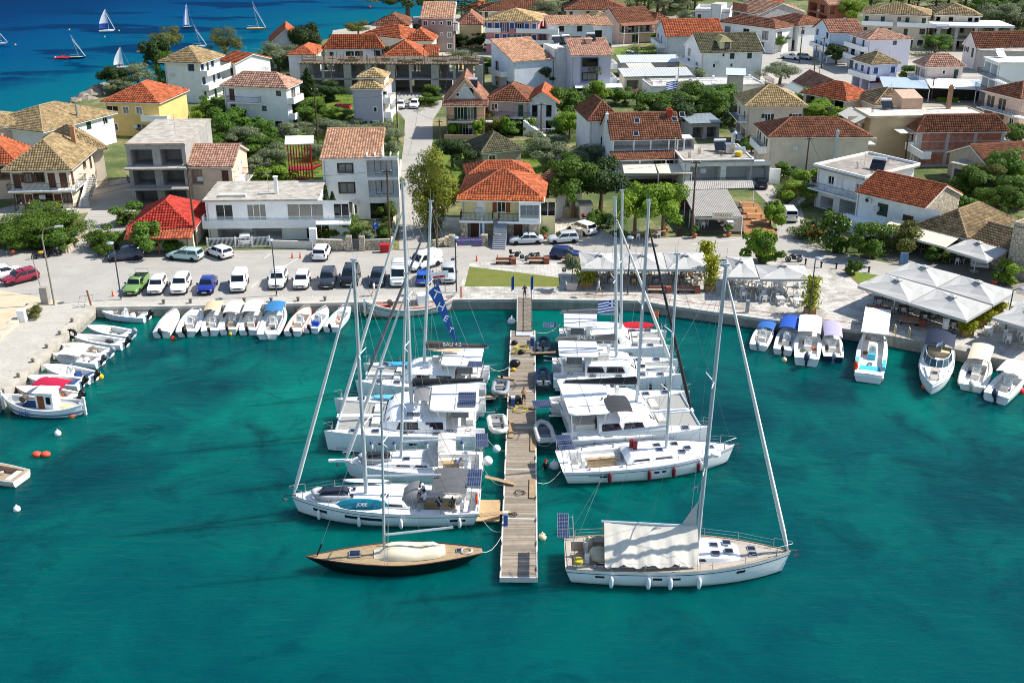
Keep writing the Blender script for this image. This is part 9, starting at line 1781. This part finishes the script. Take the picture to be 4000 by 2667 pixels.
r=thing('name_sign','white and red advertising board behind the old caique','sign',G(1718,1142));MB().hexa([(-1.0,0,1.5),(1.0,0,1.8),(1.0,.05,1.8),(-1.0,.05,1.5)],[(-1.0,.1,2.3),(1.0,.1,2.6),(1.0,.15,2.6),(-1.0,.15,2.3)]).obj('board',WHITE,r);MB().hexa([(-.7,-.02,1.65),(.6,-.02,1.82),(.6,0,1.82),(-.7,0,1.65)],[(-.7,.02,1.9),(.6,.02,2.07),(.6,.04,2.07),(-.7,.04,1.9)]).obj('lettering',mat('c22a22',.6,.1),r);[MB().tube([(x_,.1,0),(x_,.1,1.7)],.04,5).obj('post',DARK,r)for x_ in(-.6,.6)]
b=MB();b.hexa([(-.3,0,0),(.3,0,0),(.3,.5,0),(-.3,.5,0)],[(-.3,.2,1.1),(.3,.2,1.1),(.3,.3,1.1),(-.3,.3,1.1)]);tag(b.obj('chalkboard',mat('3a2c22',.8,.2),None,loc=G(2655,925)),'standing chalkboard menu beside the taverna','sign');b=MB();b.hexa([(-.5,0,0),(.5,0,0),(.5,.4,0),(-.5,.4,0)],[(-.5,.15,1.5),(.5,.15,1.5),(.5,.25,1.5),(-.5,.25,1.5)]);tag(b.obj('poster_stand',mat('6a8fb0',.6,.5,3),None,loc=G(3530,1035)),'blue poster stand at the shaded taverna entrance','sign')
r=thing('garden_gate','black iron garden gate beside the white oleander','gate',G(3310,985),-.15);[MB().box(x_,x_+.03,0,.03,0,1.2).obj('bar',DARK,r)for x_ in[i*.14 for i in range(9)]];[MB().box(0,1.2,0,.03,z,z+.05).obj('rail',DARK,r)for z in(.1,1.15)];[MB().box(x_,x_+.2,-.1,.1,0,1.3).obj('post',DARK,r)for x_ in(-.25,1.25)]
tag(MB().box(-7,7,-2.5,2.5,2.3,2.4).obj('shade_screen',mat('17907f',.7,.1),None,loc=G(3960,748)),'teal shade screen over the garden at the right edge','shade');tag(MB().box(-2.2,2.2,-.3,.3,0,1.0).obj('clipped_hedge',leafmat('6a8a1c','4a6a14','clip'),None,loc=G(3700,400)),'low clipped hedge at the cafe pavilion','hedge')
# terrace canopy next to the tiled restaurant
a=G(2480,722);r=thing('pergola','pergola with pale flat roof sheets below the tiled restaurant','pergola',a,-.02)
for i in range(2):b=MB();b.hexa([(-2+i*5.2,-3.4,2.6),(2.9+i*5.2,-3.4,2.6),(2.9+i*5.0,.8,3.0),(-2+i*5.0,.8,3.0)],[(-2+i*5.2,-3.4,2.68),(2.9+i*5.2,-3.4,2.68),(2.9+i*5.0,.8,3.08),(-2+i*5.0,.8,3.08)]);b.obj('roof_sheet',mat('d5cdb8',.85,.15,.8,stain=.3),r)
canopy_posts(r,[(-1.9,-3.3),(3.1,-3.3),(8,-3.3),(-1.9,.7),(8,.7)],2.6,WHITE,.06)
# flags
def flag(l,px,py,z,L=1.3,h=.85,greek=True,pole=2.2,rz=0,col=None):
 r=thing('flag',l,'flag',G(px,py,z),rz);MB().tube([(0,0,-pole),(0,0,h+.1)],.02,4).obj('pole',STEEL,r);n_=9
 for i in range(n_):
  b=MB();rows=[]
  for k in range(7):f=k/6;x=-L*f;rows.append([(x,.08*math.sin(f*5),h*(1-i/n_)-.25*f),(x,.08*math.sin(f*5),h*(1-(i+1)/n_)-.25*f)])
  b.loft(rows);b.obj('stripe',(mat('1c4fa8',.7,.05)if i%2==0 else WHITE)if greek else mat(col,.7,.05),r)
 if greek:
  b=MB();b.loft([[(-L*f,.08*math.sin(f*5)-.012,h-.25*f),(-L*f,.08*math.sin(f*5)-.012,h*4/9-.25*f)]for f in(0,.12,.25,.37)]);b.obj('canton',mat('1c4fa8',.7,.05),r);b=MB();b.loft([[(-L*f,.08*math.sin(f*5)-.02,h*.78-.25*f),(-L*f,.08*math.sin(f*5)-.02,h*.67-.25*f)]for f in(0,.37)]);b.loft([[(-L*f,.08*math.sin(f*5)-.02,h-.25*f),(-L*f,.08*math.sin(f*5)-.02,h*.45-.25*f)]for f in(.15,.22)]);b.obj('cross',WHITE,r)
flag('blue and white striped national flag on the grey-covered catamaran',2402,1218,5.0,1.7,1.3,pole=3);flag('blue and white striped flag on the white terrace mast',2644,348,8.5,2.2,1.5,pole=1,rz=.3);flag('small striped flag on the awning sloop rigging',2726,1905,6.5,.35,.25,pole=.3);flag('small striped flag at the motor cruiser top',3680,1348,3.2,.6,.4,pole=.8);flag('small striped flag at the second sloop stern',1806,1800,2.6,.5,.35,pole=.8);flag('slim blue banner flag by the gangway, left',2008,1130,2.8,.3,1.6,False,1.4,col='2a5aa0');flag('slim blue banner flag by the gangway, right',2083,1130,2.8,.3,1.6,False,1.4,col='2a5aa0');flag('red and white sail flag behind the right masts',2572,1240,2.6,.6,.8,False,1.2,col='d86a2a')
# ================= people =================
SK=mat('b98a6c',.6,.08);HAIR=mat('2a1e18',.8,.1)
def person(label,loc,rz,pose='stand',shirt='d8d8d6',legs='2a3348',shoes='2a2a2a',long=False,hat=None,bare=False):
 J={};st=pose
 if st=='sit':
  J=dict(pel=(0,0,.48),hips=(0,0,.52),waist=(0,.04,.72),chest=(0,.05,.98),neck=(0,.05,1.14),head=(0,-.0,1.24),crown=(0,0,1.38))
  for s,n_ in((1,'l'),(-1,'r')):J.update({'hip'+n_:(s*.1,0,.48),'knee'+n_:(s*.14,-.44,.5),'ank'+n_:(s*.13,-.46,.08),'toe'+n_:(s*.14,-.64,.04),'sh'+n_:(s*.19,.04,1.06),'elb'+n_:(s*.25,-.08,.8),'wri'+n_:(s*.18,-.32,.68),'palm'+n_:(s*.17,-.39,.66)})
 else:
  k=.26 if st=='walk' else.04
  J=dict(pel=(0,0,.9),hips=(0,0,.95),waist=(0,0,1.1),chest=(0,.0,1.34),neck=(0,0,1.5),head=(0,-.02,1.6),crown=(0,-.02,1.74))
  for s,n_ in((1,'l'),(-1,'r')):
   f=s*k;up=.14 if st=='phone' else 0
   J.update({'hip'+n_:(s*.1,0,.88),'knee'+n_:(s*.11,-f*.6-.02,.48),'ank'+n_:(s*.11,-f*1.1+(.06 if f<0 else 0),.08),'toe'+n_:(s*.13,-f*1.1-.18,.04),'sh'+n_:(s*.2,0,1.42),'elb'+n_:(s*.25,.03+f*.4,1.14)})
   J.update({'wri'+n_:(s*.12,-.3,1.18),'palm'+n_:(s*.09,-.37,1.2)}if st=='phone' else{'wri'+n_:(s*.26,-.05+f*.5,.9),'palm'+n_:(s*.26,-.07+f*.5,.82)})
 E_=[('pel','hips'),('hips','waist'),('waist','chest'),('chest','neck'),('neck','head'),('head','crown')]
 for n_ in 'lr':
  E_+=[('pel','hip'+n_),('hip'+n_,'knee'+n_),('knee'+n_,'ank'+n_),('ank'+n_,'toe'+n_),('chest','sh'+n_),('sh'+n_,'elb'+n_),('elb'+n_,'wri'+n_),('wri'+n_,'palm'+n_)]
  p=Vector(J['palm'+n_]);d_=(p-Vector(J['wri'+n_])).normalized();s=1 if n_=='l' else-1
  for i in range(5):
   o_=Vector((s*.0,0,0))+d_.cross(Vector((s,0,0))).normalized()*(i-2)*.018;J['fin%d%s'%(i,n_)]=tuple(p+o_+d_*((.05,.08,.09,.08,.06)[i]));E_.append(('palm'+n_,'fin%d%s'%(i,n_)))
 RAD=dict(pel=.13,hips=.15,waist=.125,chest=.15,neck=.055,head=.09,crown=.085,hip=.095,knee=.06,ank=.04,toe=.035,sh=.065,elb=.042,wri=.03,palm=.032,fin=.009)
 names=list(J);me=bpy.data.meshes.new('body');me.from_pydata([J[n_]for n_ in names],[(names.index(a_),names.index(c_))for a_,c_ in E_],[])
 o=bpy.data.objects.new('body',me);o.modifiers.new('s','SKIN');sb=o.modifiers.new('d','SUBSURF');sb.levels=1;sb.render_levels=1
 for i,n_ in enumerate(names):
  key=n_ if n_ in RAD else n_[:3]if n_[:3]in RAD else n_[:-1]if n_[:-1]in RAD else n_[:2];me.skin_vertices[0].data[i].radius=(RAD[key],)*2;me.skin_vertices[0].data[i].use_root=(n_=='pel')
 ev=baked(o)
 sm,lm,shm=(SK if bare else mat(shirt,.8,.1)),mat(legs,.8,.1),mat(shoes,.7,.1)
 for m_ in(SK,sm,lm,shm,HAIR):ev.materials.append(m_)
 def region(a_,c_):
  if 'toe' in c_ or 'crown'==c_:return 3 if 'toe' in c_ else 0
  if c_[:3]in('wri','pal','fin')or c_ in('head',)or(a_=='chest' and c_=='neck' and False):return 0
  if c_[:3]in('kne','hip'):return 2
  if c_[:3]=='ank':return 2 if long else 0
  return 1
 segs=[(Vector(J[a_]),Vector(J[c_]),region(a_,c_),c_)for a_,c_ in E_]
 for pg in ev.polygons:
  c=pg.center;best=(9,0)
  for A,B_,rg,nm in segs:
   d_=B_-A;t_=max(0,min(1,(c-A).dot(d_)/max(1e-9,d_.length_squared)));dd=(A+d_*t_-c).length
   if dd<best[0]:best=(dd,rg,nm)
  mi=best[1]
  if best[2]in('crown','head')and(c.z>J['head'][2]+.07 or(c.y>J['head'][1]+.03 and c.z>J['head'][2]-.06)):mi=4
  pg.material_index=mi;pg.use_smooth=True
 r=thing('person',label,'person',loc,rz);link('body',ev,r)
 hd=Vector(J['head']);b=MB();b.ball(hd+Vector((0,-.085,.0)),(.014,.022,.02),6,4);b.obj('nose',SK,r);b=MB();[b.ball(hd+Vector((s*.034,-.078,.035)),.012,6,4)for s in(1,-1)];b.obj('eyes',DARK,r);b=MB();b.ball(hd+Vector((0,-.08,-.04)),(.026,.012,.008),6,4);b.obj('mouth',mat('8a4a44',.6,0),r);b=MB();[b.ball(hd+Vector((s*.088,.0,.02)),(.015,.02,.03),6,4)for s in(1,-1)];b.obj('ears',SK,r)
 if hat:b=MB();b.lathe([(.17,0),(.16,.02),(.105,.03),(.1,.1),(.03,.13)],tuple(hd+Vector((0,0,.09))),10);b.obj('hat',mat(hat,.8,.1),r)
 return r
person('shirtless person in black shorts holding a phone on the pontoon',onp(2046,1578),.6,'phone',bare=True,legs='1a1c20',shoes='b98a6c');person('person in dark clothes standing at the top of the gangway',G(2050,1168),0,'phone','1a2236','3a4a66','e8e8e8');person('person in white shirt and shorts walking along the quay',G(1462,1155),1.5,'walk','ecebe8','d9d4c8','b98a6c',hat='1d2a44');person('person in pale blue shirt strolling past the parasols',G(2338,1145),1.3,'walk','a9c6e0','d6cfc0','2a2a2a');person('person in blue leaning on the balcony of the white flat-roofed house',G(1083,852,GZ+2.65),0,'stand','4a5a72','2a3040')
zc=A_['_L'];
for l,x,y,sh,lg_ in[('person in white cap and light top seated in the sloop cockpit, foremost',4.4,-.4,'c9d2d8','3a5a8a'),('person in white shirt and navy cap seated at the sloop table',4.2,.4,'ecebe8','4a6a9a'),('person in dark shirt lounging on the near cockpit bench',3.0,1.3,'2a3048','8a6a58'),('person with bare legs stretched on the near cockpit bench, sternmost',2.0,1.35,'3a3a40','5a4a40')]:person(l,wpos(A_,x,y,1.0),A_.rotation_euler.z+rnd.uniform(-1,1),'sit',sh,lg_,hat='e8e8e8' if 'cap' in l and 'white cap' in l else('1d2a4a' if 'navy cap' in l else None))
person('seated person under the dark bimini of the right catamaran',G(2350,1608,2.6),.5,'sit','cfcac0','3a3a3a');person('second seated person under the dark bimini of the right catamaran',G(2372,1600,2.6),-.4,'sit','8a8f94','2a2a30');person('person seated in the cockpit shade of the right catamaran',G(2262,1600,2.1),1.4,'sit','2a2a2e','3a302a');person('diver with red hood floating upright beside the pontoon',G(2130,1868,-.9),.4,'stand','14161a','14161a','14161a',long=True,hat='d02a3a');person('person seated in the red inflatable tender',G(250,226,.3),0,'sit','22262c','2a2a2e');person('person steering the small white dinghy',G(468,268,.3),.3,'sit','b8202c','2a2a2e');person('person seated at a table under the middle grey parasol',G(2660,1098),.5,'sit','8a7a6a','3a3a3a');person('person seated inside the taverna in a red shirt',G(2820,872,GZ+.34),0,'sit','b03038','2a2a30');person('person seated inside the taverna in blue',G(2728,870,GZ+.34),.5,'sit','4a6a9a','2a2a30')
bpy.data.scenes.remove(WORK)
